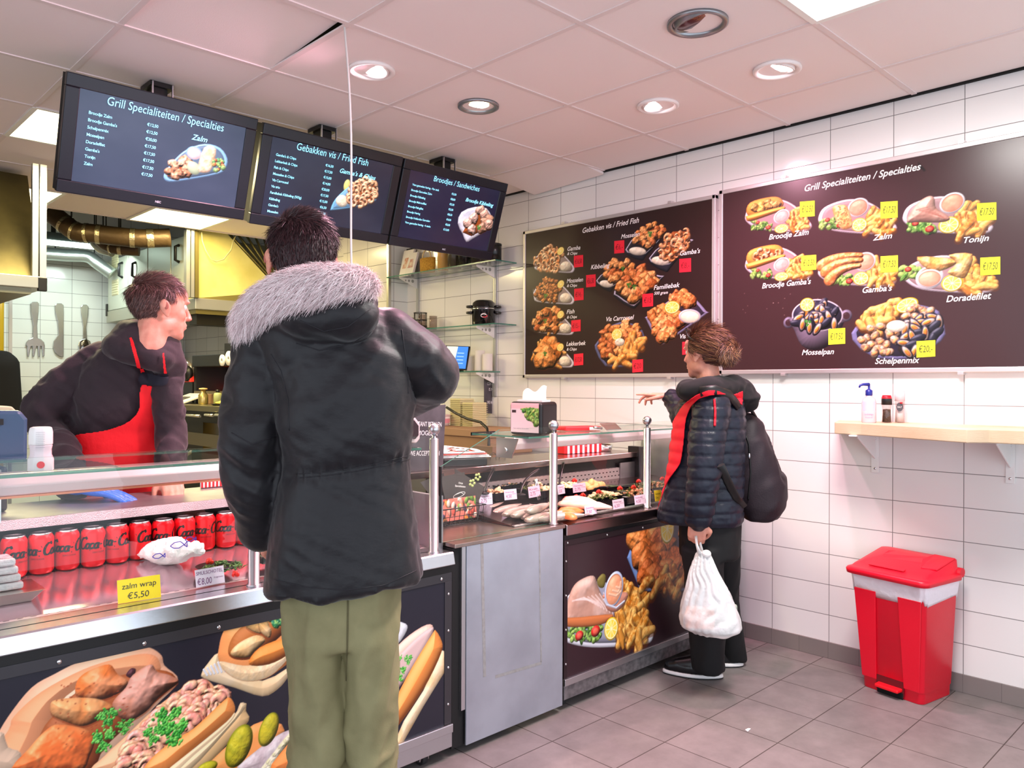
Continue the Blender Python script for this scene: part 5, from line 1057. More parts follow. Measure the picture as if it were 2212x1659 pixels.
# ---- fish, fillets, salads in the right display
fskin = mat('herring_skin', (186, 166, 154), .26, .2, var=(14, (150, 132, 120))); ffin = mat('herring_fin', (150, 128, 122), .4)
fl = [((130, 560), (500, 450)), ((230, 590), (580, 470)), ((350, 610), (640, 480)), ((420, 622), (720, 500)), ((550, 565), (840, 485)), ((500, 640), (860, 560)), ((560, 670), (870, 620)), ((700, 660), (900, 640))]
dsc = ['leftmost fish at the back of the pile', 'second fish from the left', 'third fish from the left', 'fourth fish from the left', 'topmost fish lying across the pile', 'lower fish just left of the post', 'front fish touching the till worktop', 'fish tucked under the front one by the post']
for k, (a, b_) in enumerate(fl):
    z = .782+.012*(k in (2, 3))+.032*(k == 4); p, q = P(*c6(*a), z=z), P(*c6(*b_), z=z+.004); d = q-p; L = np.linalg.norm(d); L2 = min(max(L, .22), .28); q = p+d/L*L2; sd = np.cross((0, 0, 1), d/L); sd /= np.linalg.norm(sd); m = MB(); rings = []
    for s_, w_, h_ in ((0, .012, .006), (.04, .02, .012), (.14, .027, .02), (.32, .031, .023), (.55, .028, .021), (.78, .017, .014), (.9, .009, .008), (.93, .008, .006)):
        c = p+(q-p)*s_+sd*.014*sin(s_*3+k); rings.append([c+sd*w_*.8*cos(2*pi*i/14)+np.array([0, 0, h_*.8*sin(2*pi*i/14)]) for i in range(14)])
    m.loft(rings); t = thing('herring', 'silver herring in the display, '+dsc[k], 'fish', (p+q)/2, 0, 'herrings piled in the right display counter'); m.build('body', fskin, t)
    c = p+(q-p)*.93+sd*.014*sin(.93*3+k); e = (q-p)/L2; MB().prism([c+sd*.004, c-sd*.004, c+e*.03-sd*.022, c+e*.02, c+e*.03+sd*.022], (0, 0, .003)).build('tail', ffin, t)
def fillet(label, a, b_, w_, h_, m_, cat='fish fillet', z=.785, name='salmon_fillet', group=None):
    p, q = P(*c6(*a), z=z), P(*c6(*b_), z=z); d = (q-p); L = np.linalg.norm(d); sd = np.cross((0, 0, 1), d/L); m = MB()
    m.loft([[p+d*s_+sd*w_*f*cos(2*pi*i/12)+np.array([0, 0, h_*f*max(-.3, sin(2*pi*i/12))]) for i in range(12)] for s_, f in ((0, .4), (.1, .8), (.4, 1), (.75, .8), (1, .25))])
    return tag(m.build(name, m_, None), label, cat, group)
for k, (a, b_) in enumerate([((955, 600), (1150, 585)), ((960, 570), (1240, 565)), ((1010, 640), (1130, 625))]): fillet('orange salmon piece in the display, '+['middle of three beside the post', 'rearmost and longest of three', 'front one behind the price card'][k], a, b_, .05, .022, orange, group='salmon pieces in the right display counter')
wf = mat('white_fish', (250, 206, 190), .35, var=(26, (240, 176, 160)))
fillet('pale pink fish fillet with pointed tail behind the tomato roses', (960, 480), (1570, 525), .05, .028, wf, z=.80, name='white_fish_fillet', group='pale fish fillets'); fillet('pale pink fish fillet lying at the back of the tomato roses', (1000, 450), (1400, 470), .04, .03, wf, z=.81, name='white_fish_fillet', group='pale fish fillets')
def salad(label, c, w_, dp, rot, fills, roses=(), z=None, th=.035, tongue=None):
    p = P(*c6(*c), z=.80) if z is None else P(*c6(*c), z=z); p[2] = deckr(p[1])+.001; t = thing('salad_tray', label, 'tray', p, 0, 'salad trays in the right display counter'); Rz = rotm(0, 0, rot)
    f = lambda x, y, zz: p+Rz@np.array([x, y, zz])
    m = MB()
    ring = lambda a, b, zz: [f(-a, -b, zz), f(a, -b, zz), f(a, b, zz), f(-a, b, zz)]
    m.loft([ring(w_*.42, dp*.42, 0), ring(w_*.5, dp*.5, th), ring(w_*.52, dp*.52, th+.002), ring(w_*.48, dp*.48, th), ring(w_*.42, dp*.42, .008)], smooth=False); m.build('tray', mat('tray_black', (22, 18, 24), .25), t)
    for nm, mm, kind, cx, cy, rx, ry, n, s in fills:
        m = MB(); q = f(cx*w_, cy*dp, th*.7); (leafheap if kind == 'l' else blobs)(m, q, rx*w_, ry*dp, .028, n, s); m.build(nm, mm, t, kind='stuff')
    for rx, ry in roses: q = f(rx*w_, ry*dp, th+.022); rose(t, q, .015)
    return t
salad('black tray of green salad with tomato roses behind the Snow-Crab card', (300, 370), .22, .16, .2, [('salad_leaves', olive, 'l', 0, 0, .42, .42, 110, .013), ('shrimp_heap', cream, 'b', 0, -.1, .3, .25, 16, .009)], [(-.4, .2), (.3, .38), (-.05, .4)])
salad('small tray of pale shrimps left of the herrings', (235, 440), .13, .10, .1, [('shrimp_heap', cream, 'b', 0, 0, .42, .42, 40, .011)])
salad('tray with onion rings and noodles behind the ladle', (720, 390), .18, .16, .15, [('salad_leaves', olive, 'l', -.2, .1, .25, .35, 50, .013), ('pale_heap', cream, 'b', .25, .15, .22, .35, 34, .013)])
salad('tray with a tall pale noodle heap and one tomato rose', (1045, 350), .17, .16, .1, [('pale_heap', mat('pale_noodle', (250, 224, 176), .5), 'b', 0, 0, .42, .42, 70, .013)], [(0, -.3)])
salad('tray of pale shrimps on a slanted black dish, centre right', (1500, 400), .30, .13, .0, [('shrimp_heap', cream, 'b', -.05, 0, .4, .36, 64, .012)])
salad('long tray of green salad with one tomato rose in front of shrimps', (1440, 460), .26, .11, -.05, [('salad_leaves', olive, 'l', 0, 0, .45, .42, 120, .014)], [(.05, .2)], z=.79)
salad('large salad tray with two tomato roses by the right post', (1780, 370), .30, .2, 0, [('salad_leaves', olive, 'l', 0, 0, .45, .42, 110, .014), ('brown_shrimp_heap', mat('brown_shrimp', (222, 150, 110), .5), 'b', .12, -.1, .35, .3, 60, .009)], [(-.25, 0), (.02, -.1)])
salad('salad tray with tomato roses at the far right end of the case', (2010, 300), .30, .18, 0, [('salad_leaves', olive, 'l', 0, 0, .45, .42, 110, .014), ('brown_shrimp_heap', mat('brown_shrimp'), 'b', .1, 0, .35, .3, 40, .009)], [(-.3, 0), (.3, -.1)])
salad('tray of green garnish with three tomato roses before the pale fish', (1130, 505), .24, .07, .1, [('salad_leaves', olive, 'l', 0, 0, .46, .42, 80, .012)], [(-.2, .1), (.12, .1), (.38, .2)], z=.785, th=.02)
salad('black tray with orange smoked fish pieces at the back', (1340, 300), .26, .15, .0, [('smoked_pieces', mat('smoked_orange', (244, 176, 110), .5), 'b', 0, .1, .42, .3, 12, .03)], z=.82)
pk = lambda c0, c1, z: (P(*c6(*c0), z=z), P(*c6(*c1), z=z))
for nm, a, b_, z, h_, l1, l2, col in [('left of the Snow-Crab card', (30, 490), (185, 480), .80, .05, 'Haring/Deen', '2,75', (232, 218, 240)), ('reading Snow-Crab', (325, 435), (470, 420), .82, .046, 'Snow-Crab', '4,50', (230, 214, 238)), ('under the serving tongs', (610, 410), (745, 385), .82, .05, 'Krab', '2,75', (238, 196, 214)), ('half behind the third post', (950, 370), (1030, 355), .82, .044, 'Zalm', '3,50', (238, 208, 222)),
        ('in front of the smoked orange fish', (1125, 350), (1275, 330), .83, .042, 'Garnalen', '2,75', (240, 190, 208)), ('beside the orange salmon, largest at the front', (1265, 615), (1400, 590), .775, .04, 'Zalmfilet', '7,50', (236, 206, 222)), ('in front of the long green salad', (1592, 545), (1722, 520), .775, .042, 'Makreel', '6,50', (238, 200, 216)), ('beside the right post', (1845, 490), (1965, 470), .785, .042, 'Salade', '4,50', (236, 206, 220)), ('left of the salmon, by the third post foot', (945, 660), (1005, 650), .772, .034, 'Haring', '3,50', (238, 206, 220))]:
    p0, p1 = pk(a, b_, z); sign('price_sign', 'pale pink price card %s' % nm, p0, p1, h_, col, [(l1, .08, .66, .16, .7), (l2, .12, .18, .34, .45), ('per stuk', .66, .5, .1, .28)], (150, 60, 110), .015, 'pale price cards in the right display counter')
p0, p1 = pk((2080, 450), (2160, 440), .80); sign('price_sign', 'yellow price card at the woman jacket edge', p0, p1, .05, (246, 210, 50), [('Salade', .1, .6, .18, .7), ('Ons', .1, .25, .2, .4)], (70, 50, 20), .015)
def ladle(label, p, q, bend, name='ladle'):
    t = thing(name, label, 'serving spoon', q, 0, 'serving spoons in the right display counter'); p, q = np.array(p), np.array(q); md = (p+q)/2+np.array(bend); s_ = np.linspace(0, 1, 12)[:, None]; pts = (1-s_)**2*p+2*s_*(1-s_)*md+s_**2*q
    MB().tube(pts, np.linspace(.008, .005, 12), 8).build('handle', mat('spoon_black', (24, 20, 24), .2), t); MB().ell(q, (.022, .03, .008)).build('bowl', mat('spoon_black'), t)
ladle('black spoon leaning at the left of the salad trays', P(*c6(200, 70), y=2.69), P(*c6(80, 350), y=2.60), (0, 0, .02)); ladle('black curved spoon behind the second price card', P(*c6(720, 80), y=2.69), P(*c6(510, 370), y=2.56), (-.06, 0, .02)); ladle('black spoon standing behind the third post', P(*c6(1010, 0), y=2.66), P(*c6(960, 260), y=2.56), (0, 0, .02))
ladle('black curved spoon in the pale shrimp tray', P(*c6(1320, 330), y=2.50), P(*c6(1600, 370), y=2.47), (.05, 0, .05))
t = thing('serving_tongs', 'shiny steel tongs standing in the noodle tray', 'tongs', P(*c6(730, 440), y=2.5), 0); a, b_ = P(*c6(690, 190), y=2.54), P(*c6(735, 430), y=2.50); m = MB().tube([a, a*.5+b_*.5+[.006, 0, 0], b_], [.009, .006, .004], 8, flat=.4); m.tube([a, a*.5+b_*.5-[.01, 0, 0], b_-[.012, 0, 0]], [.009, .006, .004], 8, flat=.4); m.build('arms', chrome, t)
# ---- on the right top glass / worktop
t = thing('napkin_dispenser', 'black napkin dispenser with green leaf panel on the glass counter top', 'napkin dispenser', (2.6, 2.55, 1.103), 0)
Lp, Np, Rp = P(1101, 938, z=1.104), P(1169, 942, z=1.104), P(1219, 936, z=1.104); e2 = Rp-Np; e1 = Lp-Np; e1 = e1/np.linalg.norm(e1)*.19; e2 = e2/np.linalg.norm(e2)*.17; hN = .15
MB().prism([Np, Np+e1, Np+e1+e2, Np+e2], (0, 0, hN)).build('case', blk, t, bevel=.018, seg=4)
pl = Plane(Np+e1, -e1, (0, 0, 1)); R = Raster(pl, .012, .178, .012, .145, .0025, (226, 208, 212), 6); R.poly([(.012, .118), (.178, .118), (.178, .146), (.012, .146)], (240, 186, 190), flat=1)
R.poly([(.07, .118), (.1, .1), (.105, .07), (.14, .06), (.15, .04), (.178, .05), (.178, .118)], (70, 140, 50), .02, smooth=3, noise=(60, .8), col2=(150, 190, 60), edge=.4); greens(R, [(.08, .115), (.11, .075), (.178, .05), (.178, .118)], 30, .012, ((50, 130, 50), (120, 170, 60), (200, 210, 120)))
R.poly([(.02, .10), (.044, .10), (.044, .112), (.02, .112)], (60, 44, 50), .004, flat=1); R.build('front_label', t, d=.0015, rough=.35)
m = MB(); write(m, pl, 'Save napkins. Serve once.', .03, .028, h=.005, w=.09, d=.003); m.build('label_text', mat('label_grey_text'), t)
c = Np+e1*.5+e2*.5+np.array([0, 0, hN]); a, b_ = e1/.19, e2/.17
m = MB().sheet([[c+a*(.07-.14*u)+b_*(.03*(1-v)*(1 if v < 1 else 1)-.02+.03*v*v)+np.array([0, 0, .045*v+.012*sin(u*9)*v+.02*u*v]) for u in np.linspace(0, 1, 16)] for v in np.linspace(0, 1, 8)]); m.build('napkin', paperw, t, solid=.002)
m = MB().prism([c+a*.075+b_*.04-[0, 0, .004], c-a*.075+b_*.04-[0, 0, .004], c-a*.075-b_*.04-[0, 0, .004], c+a*.075-b_*.04-[0, 0, .004]], (0, 0, .012)); m.build('napkin_stack', paperw, t)
t = thing('takeaway_bag', 'red and white folded bag on the right counter glass', 'bag', (2.98, 2.56, 1.103), 0); a, b_ = P(1222, 931, z=1.105), P(1300, 930, z=1.105); MB().prism([a, b_, b_+[0, .08, 0], a+[0, .08, 0]], (0, 0, .022)).build('bag', mat('bag_red', (224, 40, 50), .5), t, bevel=.006)
MB().prism([a*.35+b_*.65-[0, .001, -.004], b_-[0, .001, -.004], b_+[0, -.001, .018], a*.35+b_*.65+[0, -.001, .018]], (0, -.002, 0)).build('stripe', paperw, t)
t = thing('metal_scoop', 'flat metal scoop on the counter glass, right of the red bag', 'scoop', (3.15, 2.55, 1.103), 0); a = P(1310, 930, z=1.108); MB().prism([a, a+[.12, 0, 0], a+[.13, .05, .03], a+[.02, .06, .03]], (0, 0, .003)).tube([a+[0, .03, .01], a+[-.06, .03, .016]], .006, 8).build('blade', alu, t)
t = thing('striped_pack', 'red and violet striped paper pack on the right rear worktop', 'paper pack', (3.3, 2.88, .955), 0); a, b_ = P(1219, 981, z=.957), P(1300, 976, z=.957); MB().prism([a, b_, b_+[0, .08, 0], a+[0, .08, 0]], (0, 0, .05)).build('pack', mat('pack_red', (214, 30, 40), .5), t, bevel=.004)
m = MB()
for k in range(7): q = a+(b_-a)*(.08+k*.13); w_ = (b_-a)*.055; m.prism([q, q+w_, q+w_+[0, 0, .05], q+[0, 0, .05]], (0, -.0015, 0))
m.build('stripes', mat('pack_violet_white', (222, 206, 226), .5), t)
t = thing('steel_pan', 'shallow steel pan at the right end of the rear worktop', 'pan', (3.5, 2.9, .955), 0); MB().lathe([(.001, 0), (.06, 0), (.07, .035), (.072, .035), (.062, -.0), (.001, .003)], (3.5, 2.88, .957), 28).tube([(3.42, 2.88, .985), (3.32, 2.84, .995)], .006, 8).build('pan', chrome, t)
t = thing('document_tray', 'black tray on the rear worktop', 'tray', (2.45, 2.85, .955), 0); q = [P(958, 1009, z=.956), P(1053, 1005, z=.956)]; e = q[1]-q[0]; n = np.array([-e[1], e[0], 0]); n = n/np.linalg.norm(n)*.22
MB().prism([q[0], q[1], q[1]+n, q[0]+n], (0, 0, .035)).build('tray', blk, t, bevel=.004)
for k in range(4):
    z = .992+k*.007; o = crumple(MB().prism([q[0]+n*.1+[0, 0, z-.956], q[1]+n*.05+e*(.12-.05*k)+[0, 0, z-.956], q[1]+n*.95+e*.1+[0, 0, z-.956], q[0]+n*1.0+e*.1*k+[0, 0, z-.956+.02]], (0, 0, .0055)), .003, 14, .003, 2).build('paper_stack', paperw if k != 2 else mat('paper_pink', (238, 120, 110), .8), None)
    tag(o, 'sheet of wrapping paper on the black tray, %s' % ['bottom of the pile', 'second from the bottom', 'with red print, second from the top', 'top of the pile'][k], 'paper', 'papers on the black tray')
t = thing('glasses', 'pair of black framed spectacles on the rear worktop', 'glasses', (2.62, 2.75, .956), 0); c = P(1075, 985, z=.965); m = MB()
for s_ in (-1, 1): m.tube([c+np.array([s_*.032+.026*cos(a), -.012*s_*0+.004*cos(a), .018*sin(a)]) for a in np.linspace(0, 2*pi, 15)], .0015, 6); m.tube([c+np.array([s_*.058, .002, .005]), c+np.array([s_*.06, .12, -.005])], .0014, 6)
m.tube([c+np.array([-.008, 0, .006]), c+np.array([.008, 0, .006])], .0013, 6); m.build('frame', blk, t)

c = P(1615, 1581, z=.001); m = MB().prism([c, c+[.03, .004, 0], c+[.026, .012, 0], c+[.006, .014, .0]], (0, 0, .003)); tag(m.build('paper_scrap', paperw, None), 'tiny white paper scrap lying on the tiled floor', 'litter')
# ================================================================ wooden wall shelf with bottles
wood = mat('raw_timber', (214, 190, 160), .6, var=(3, (190, 160, 128)), bump=(20, .15, (4, 1, 30)))
t = thing('wall_shelf', 'raw timber shelf board on two white brackets on the tiled wall', 'shelf', (3.62, 1.1, 1.11), 0)
q = [(XR-.001, 1.64), (3.57, 1.56), (3.545, 1.43), (3.375, .96), (3.44, .90), (3.47, .55), (XR-.001, .5)]
MB().prism([(a, b_, 1.112) for a, b_ in q], (0, 0, .054)).build('board', wood, t, bevel=.004)
for k, yy in enumerate((1.466, .915)):
    b_ = MB().box(XR-.006, XR-.001, yy-.017, yy+.017, .925, 1.112).box(3.54, XR-.001, yy-.017, yy+.017, 1.105, 1.112).prism([(XR-.006, yy-.003, .99), (XR-.006, yy-.003, 1.106), (3.6, yy-.003, 1.106), (3.6, yy-.003, 1.095)], (0, .006, 0)).build('bracket', white_pl, t, bevel=.001)
    for z in (.945, 1.085): MB().ell((XR-.007, yy, z), (.003, .006, .006), n=10, m=6).build('screw', chrome, b_)
zS = 1.166
c = np.array([3.628, 1.429, zS]); t = thing('soap_bottle', 'clear pump soap bottle with blue pump on the timber shelf', 'soap bottle', c, 0)
MB().lathe([(.001, .002), (.028, 0), (.031, .004), (.031, .09), (.027, .108), (.013, .118), (.013, .126), (.001, .126)], c, 28).build('bottle', mat('soap_translucent', (246, 226, 232), .12, trans=.55, ior=1.35), t)
pb_ = mat('pump_blue', (34, 40, 130), .35); MB().lathe([(.014, .122), (.015, .124), (.015, .145), (.008, .15), (.005, .152), (.005, .175), (.001, .176)], c, 20).tube([c+[0, 0, .172], c+[-.02, .018, .172], c+[-.03, .027, .168], c+[-.034, .030, .158]], [.008, .006, .005, .004], 10).build('pump', pb_, t)
dv = -c[:2]/np.hypot(*c[:2]); pl = Plane(c+np.array([dv[0], dv[1], 0])*.0315, (-dv[1], dv[0], 0), (0, 0, 1))
MB().loft([[c+np.array([.0316*cos(a), .0316*sin(a), z]) for a in np.linspace(math.atan2(dv[1], dv[0])-.9, math.atan2(dv[1], dv[0])+.9, 14)] for z in (.055, .096)], caps=False, closed=False).build('label_patch', mat('soap_label', (206, 190, 226), .4), t)
m = MB(); write(m, pl, 'soap', -.018, .035, h=.008, w=.036, d=.001); write(m, pl, 'care', -.014, .022, h=.006, w=.03, d=.001); m.build('label_text', mat('soap_print', (220, 110, 150), .5), t)
def mill(label, c, cap, body, fill, fz, h, name):
    t = thing(name, label, 'mill', c, 0); s_ = h/.11
    MB().lathe([(.001, .002), (.021, 0), (.022, .003), (.0185, .04*s_), (.0185, .055*s_), (.022, .075*s_), (.022, .078*s_), (.001, .078*s_)], c, 12).build('jar', body, t)
    MB().lathe([(.001, .004), (.0185, .003), (.0165, .038), (.0165, fz), (.001, fz+.002)], c, 12).build('filling', fill, t)
    MB().lathe([(.0225, .077*s_), (.0225, .10*s_), (.02, .112*s_), (.012, .109*s_), (.001, .109*s_)], c, 12).build('grinder', cap, t); return t
jar = thin_glass('jar_glass', (238, 232, 230), 1.2)
c = np.array([3.69, 1.375, zS]); t = mill('pepper mill with black and red cap on the timber shelf', c, blk, jar, mat('peppercorns', (46, 34, 30), .6, var=(260, (110, 84, 66))), .06, .115, 'pepper_mill')
MB().lathe([(.021, .104), (.022, .112), (.018, .124), (.010, .116), (.001, .116)], c, 12).build('cap_top', red, t)
c = np.array([3.735, 1.335, zS]); t = mill('salt mill with clear cap and dark label on the timber shelf', c, mat('cap_clear', (240, 222, 224), .2, trans=.5), jar, mat('salt_crystals', (244, 238, 238), .7), .062, .14, 'salt_mill')
dv = -c[:2]/np.hypot(*c[:2]); pl = Plane(c+np.array([dv[0], dv[1], 0])*.0235, (-dv[1], dv[0], 0), (0, 0, 1)); MB().prism([pl.at(.014*cos(a), .072+.02*sin(a)) for a in np.linspace(0, 2*pi, 20)[:-1]], pl.n*.001).build('label_patch', mat('mill_label', (74, 70, 76), .5), t)
m = MB(); write(m, pl, 'SALT', -.009, .068, h=.007, w=.018, d=.0016); m.build('label_text', paperw, t); MB().ell(pl.at(.006, .09, .001), (.006, .006, .004)).build('label_spot', red, t)
# ================================================================ red pedal bin
t = thing('pedal_bin', 'red plastic pedal bin with white liner against the tiled wall', 'bin', (3.66, 1.27, 0), 0)
binred = mat('bin_red', (224, 14, 42), .38, bump=(180, .06))
C0 = np.array([3.655, 1.275]); u = np.array([.18, .97]); u /= np.linalg.norm(u); v = np.array([u[1], -u[0]])   # u along the front (towards the counter), v to the wall
Q = lambda a, b_, z: np.array([*(C0+u*a+v*b_), z])
def rr(w_, d0, d1, z, r=.025, n=5):
    out = []
    for cx, cy, a0 in ((w_-r, d1-r, 0), (-w_+r, d1-r, 90), (-w_+r, d0+r, 180), (w_-r, d0+r, 270)):
        for k in range(n): a = radians(a0+90*k/(n-1)); out.append(Q(cx+r*cos(a), cy+r*sin(a), z))
    return out
dback = .118
# body with the foot recess: loft around, then its shade as a dark raised arch
m = MB(); m.loft([rr(.135, -.118, dback, .0), rr(.137, -.121, dback, .045), rr(.141, -.125, dback, .05), rr(.163, -.152, dback+.004, .485), rr(.167, -.157, dback+.005, .50)], caps=True)
for sx in (-1, 1):     # raised side panels of the front
    m.prism([Q(sx*.062, -.1235, .052), Q(sx*.128, -.1235, .052), Q(sx*.150, -.152, .44), Q(sx*.050, -.152, .44)], np.array([*(-v*.007), 0]))
body = m.build('body', binred, t, bevel=.002)
arch = [(-.062, .012), (.062, .012)]+[(.062*cos(a), .085+.035*sin(a)) for a in np.linspace(0, pi, 12)]
MB().prism([Q(a, -.124-.0*z, z) for a, z in arch], np.array([*(-v*.0026), 0])).build('recess_shade', mat('bin_recess_shade', (96, 4, 16), .6), t)  # darker red slab: shade of the recess put into the colour
MB().prism([Q(-.058, -.126, .0), Q(.058, -.126, .0), Q(.058, -.126, .028), Q(-.058, -.126, .028)], np.array([*(-v*.002), 0])).build('recess_gap_shade', dark, t)  # black slab for the deep shade at the foot of the recess
m = MB().prism([Q(-.055, -.12, .032), Q(.055, -.12, .032), Q(.052, -.16, .03), Q(-.052, -.16, .03)], (0, 0, .014)); m.build('pedal', mat('pedal_red', (240, 22, 36), .35), t, bevel=.004)
# liner: a loose ring under the lid
rings = []
for z, e in ((.425, .0012), (.44, .006), (.47, .007), (.505, .009)):
    base = rr(.160+(z-.425)*.06+e, -.148-(z-.425)*.07-e, dback+.004+e*.4, z, .03, 9)
    rings.append([p+np.array([0, 0, (.010*sin(k*.9)+.006*sin(k*2.3)) if z < .46 else 0])+np.array([*(v*.002*sin(k*1.7)), 0]) for k, p in enumerate(base)])
MB().loft(rings, caps=False).build('liner', mat('liner_white', (238, 226, 232), .45, bump=(40, .5)), t, solid=.001)
m = MB(); L = [rr(.172, -.168, dback+.004, .500, .03), rr(.186, -.184, dback+.006, .505, .035), rr(.188, -.187, dback+.006, .522, .035), rr(.184, -.182, dback+.006, .530, .035)]
L.append([p+np.array([0, 0, .0]) for p in rr(.172, -.166, dback, .533, .03)])
def top(w_, d0, d1): return [p+np.array([0, 0, .055*np.clip(((p[:2]-C0)@v-(-.15))/.17, 0, 1)]) for p in rr(w_, d0, d1, .534, .03)]
L += [top(.168, -.155, dback-.005), top(.150, -.12, dback-.02), top(.10, -.04, dback-.06)]
m.loft(L); lid = m.build('lid', binred, t)
m = MB().tube([Q(-.185, dback-.012, .535), Q(.16, dback-.012, .535)], .02, 16); m.build('hinge', binred, lid)
m = MB(); m.prism([Q(-.165, -.06, .560), Q(-.10, -.07, .558), Q(-.07, .0, .583), Q(-.075, dback-.03, .592), Q(-.165, dback-.03, .590)], (0, 0, .006)); m.build('lid_panel', binred, lid, bevel=.003)
m = MB(); m.prism([Q(-.06, -.13, .5435), Q(.10, -.13, .5435), Q(.10, -.11, .549), Q(-.06, -.11, .549)], (0, 0, .004)); m.build('lid_ridge', binred, lid, bevel=.002)
# ================================================================ glass shelves on the right wall
rail = mat('rail_grey', (184, 184, 182), .4, .7); brw = mat('shelf_bracket_white', (226, 222, 214), .4)
for k, (yy, z0, z1) in enumerate(((4.085, 1.25, 2.3), (4.98, 1.25, 2.3))):
    o = MB().box(XR-.014, XR-.001, yy-.013, yy+.013, z0, z1).box(XR-.016, XR-.012, yy-.004, yy+.004, z0, z1).build('shelf_rail', rail, None); tag(o, 'grey upright shelf rail on the tiled wall, %s' % ['nearer the menu boards', 'nearer the kitchen corner'][k], 'shelf rail', 'shelf rails')
def gshelf(lab, z, y0, y1, xf):
    t = thing('glass_shelf', lab, 'shelf', (3.7, (y0+y1)/2, z), 0, 'glass shelves behind the counter'); m = MB().box(xf, XR-.016, y0, y1, z-.008, z); m.m = [0, 0, 1, 1, 1, 1]; m.build('glass', [glass, gedge], t)
    for yy in (4.085, 4.98):
        m = MB().prism([(XR-.016, yy-.003, z-.009), (xf+.03, yy-.003, z-.009), (xf+.03, yy-.003, z-.02), (XR-.016, yy-.003, z-.085)], (0, .006, 0)); m.build('bracket', brw, t)
        m = MB()
        for q_, r_ in ((.05, .016), (.09, .012), (.125, .009)): m.tube([(XR-.016-q_*.9, yy-.0035, z-.03), (XR-.016-q_*.9, yy+.0035, z-.03)], r_*.8, 14)
        m.build('bracket_hole', mat('hole_shadow', (150, 146, 138), .8), t)
    return t
gshelf('top glass shelf with books and dark pots, behind the third screen', 2.17, 3.86, YP-.02, 3.585); gshelf('middle glass shelf carrying the black mussel pot', 1.745, 3.86, YP-.02, 3.585); gshelf('lowest glass shelf carrying the tablet and cups', 1.425, 4.02, YP-.02, 3.585)
# mussel pot
c = np.array([3.69, 4.09, 1.746]); enam = mat('black_enamel', (14, 14, 16), .12, coat=.5)
t = thing('mussel_pot', 'black enamel mussel pot with lid and emblem on the middle glass shelf', 'pot', c, 0)
MB().lathe([(.001, .002), (.076, 0), (.082, .006), (.084, .105), (.086, .11), (.001, .11)], c, 36).build('pot', enam, t)
MB().lathe([(.088, .11), (.088, .115), (.083, .118)], c, 36, caps=False).build('rim', chrome, t)
MB().lathe([(.089, .117), (.089, .124), (.083, .13), (.078, .155), (.06, .172), (.001, .174)], c, 36).build('lid', enam, t)
e = np.array([-_rt[0], -_rt[1], 0]); e /= np.linalg.norm(e)
for nm, zz in (('handle', .086), ('lid_handle', .128)):
    for s_ in (-1, 1): MB().tube([c+e*s_*.08+np.array([0, 0, zz])+np.cross(e, (0, 0, 1))*q_ if abs(q_) > .02 else c+e*s_*.116+np.array([0, 0, zz])+np.cross(e, (0, 0, 1))*q_ for q_ in (-.035, -.015, .015, .035)], .009, 10).build(nm, enam, t)
dv = -c[:2]/np.hypot(*c[:2]); pl = Plane(c+np.array([dv[0], dv[1], 0])*.0845, (-dv[1], dv[0], 0), (0, 0, 1)); m = MB(); sketch(m, pl, [(.02*cos(a), .062+.013*sin(a)) for a in np.linspace(.3, 5.6, 16)], .0018, .002); sketch(m, pl, [(-.02, .064), (.0, .072), (.02, .066)], .0016, .002); m.build('emblem', paperw, t); m = MB(); sketch(m, pl, [(.006+.016*cos(a), .058+.008*sin(a)) for a in np.linspace(3.6, 7, 10)], .0026, .0024); m.build('emblem_red', red, t)
# rack with jars on the middle shelf
c = np.array([3.68, 4.80, 1.746]); t = thing('wire_jar_rack', 'black wire rack on a small black tray, middle glass shelf', 'rack', c, 0); m = MB()
for z in (.03, .075, .13): m.tube([c+np.array([.05*cos(a), .05*sin(a), z]) for a in np.linspace(0, 2*pi, 17)], .003, 6)
for k in range(6): a = k*pi/3; m.tube([c+np.array([.05*cos(a), .05*sin(a), .02]), c+np.array([.05*cos(a), .05*sin(a), .13])], .003, 6)
m.build('wire', wire, t); MB().box(c[0]-.09, c[0]+.09, c[1]-.09, c[1]+.09, c[2]+.001, c[2]+.016).build('tray', blk, t, bevel=.004)
for k, (a, b_, lb) in enumerate(((.0, -.02, 'jar in the wire rack on the middle shelf'), (.01, .12, 'jar behind the wire rack'), (.03, -.12, 'jar right of the wire rack'))):
    o = MB().lathe([(.001, .0), (.03, 0), (.03, .1), (.027, .1), (.027, .004), (.001, .004)], c+np.array([a, b_, .018 if k == 0 else .002]), 20).build('glass_jar', jar, None); tag(o, 'empty clear glass '+lb, 'jar', 'glass jars on the middle shelf')
t = thing('sweet_tin', 'patterned paper box left of the wire rack', 'box', c+[0, .2, 0], 0); MB().box(c[0]-.06, c[0]+.02, c[1]+.17, c[1]+.27, c[2]+.001, c[2]+.10).build('box', mat('patterned_box', (226, 214, 206), .6, var=(40, (200, 90, 80))), t, bevel=.003)
# top shelf goods
z = 2.171
def onshelf(px, w_, h_, name, lab, cat, build): p = P(px, 700, x=3.69); build(np.array([3.69, p[1], z]))
def book(lab, y, w_, h_, col, lean=.0, band=None, xo=3.66):
    t = thing('cook_book', lab, 'book', (xo, y, z), 0, 'books on the top glass shelf'); MB().prism([(xo, y-w_/2, z), (xo, y+w_/2, z), (xo+.05, y+w_/2, z+h_), (xo+.05, y-w_/2, z+h_)], (.018, 0, 0)).build('cover', mat('book_%d_%d_%d' % col, col, .5), t)
    if band: MB().prism([(xo-.001+.05*.3, y-w_*.3, z+h_*.3), (xo-.001+.05*.3, y+w_*.3, z+h_*.3), (xo-.001+.05*.7, y+w_*.2, z+h_*.7), (xo-.001+.05*.7, y-w_*.2, z+h_*.7)], (-.001, 0, 0)).build('cover_picture', mat('book_pic_%d' % band[0], band, .5, var=(30, (230, 220, 200))), t)
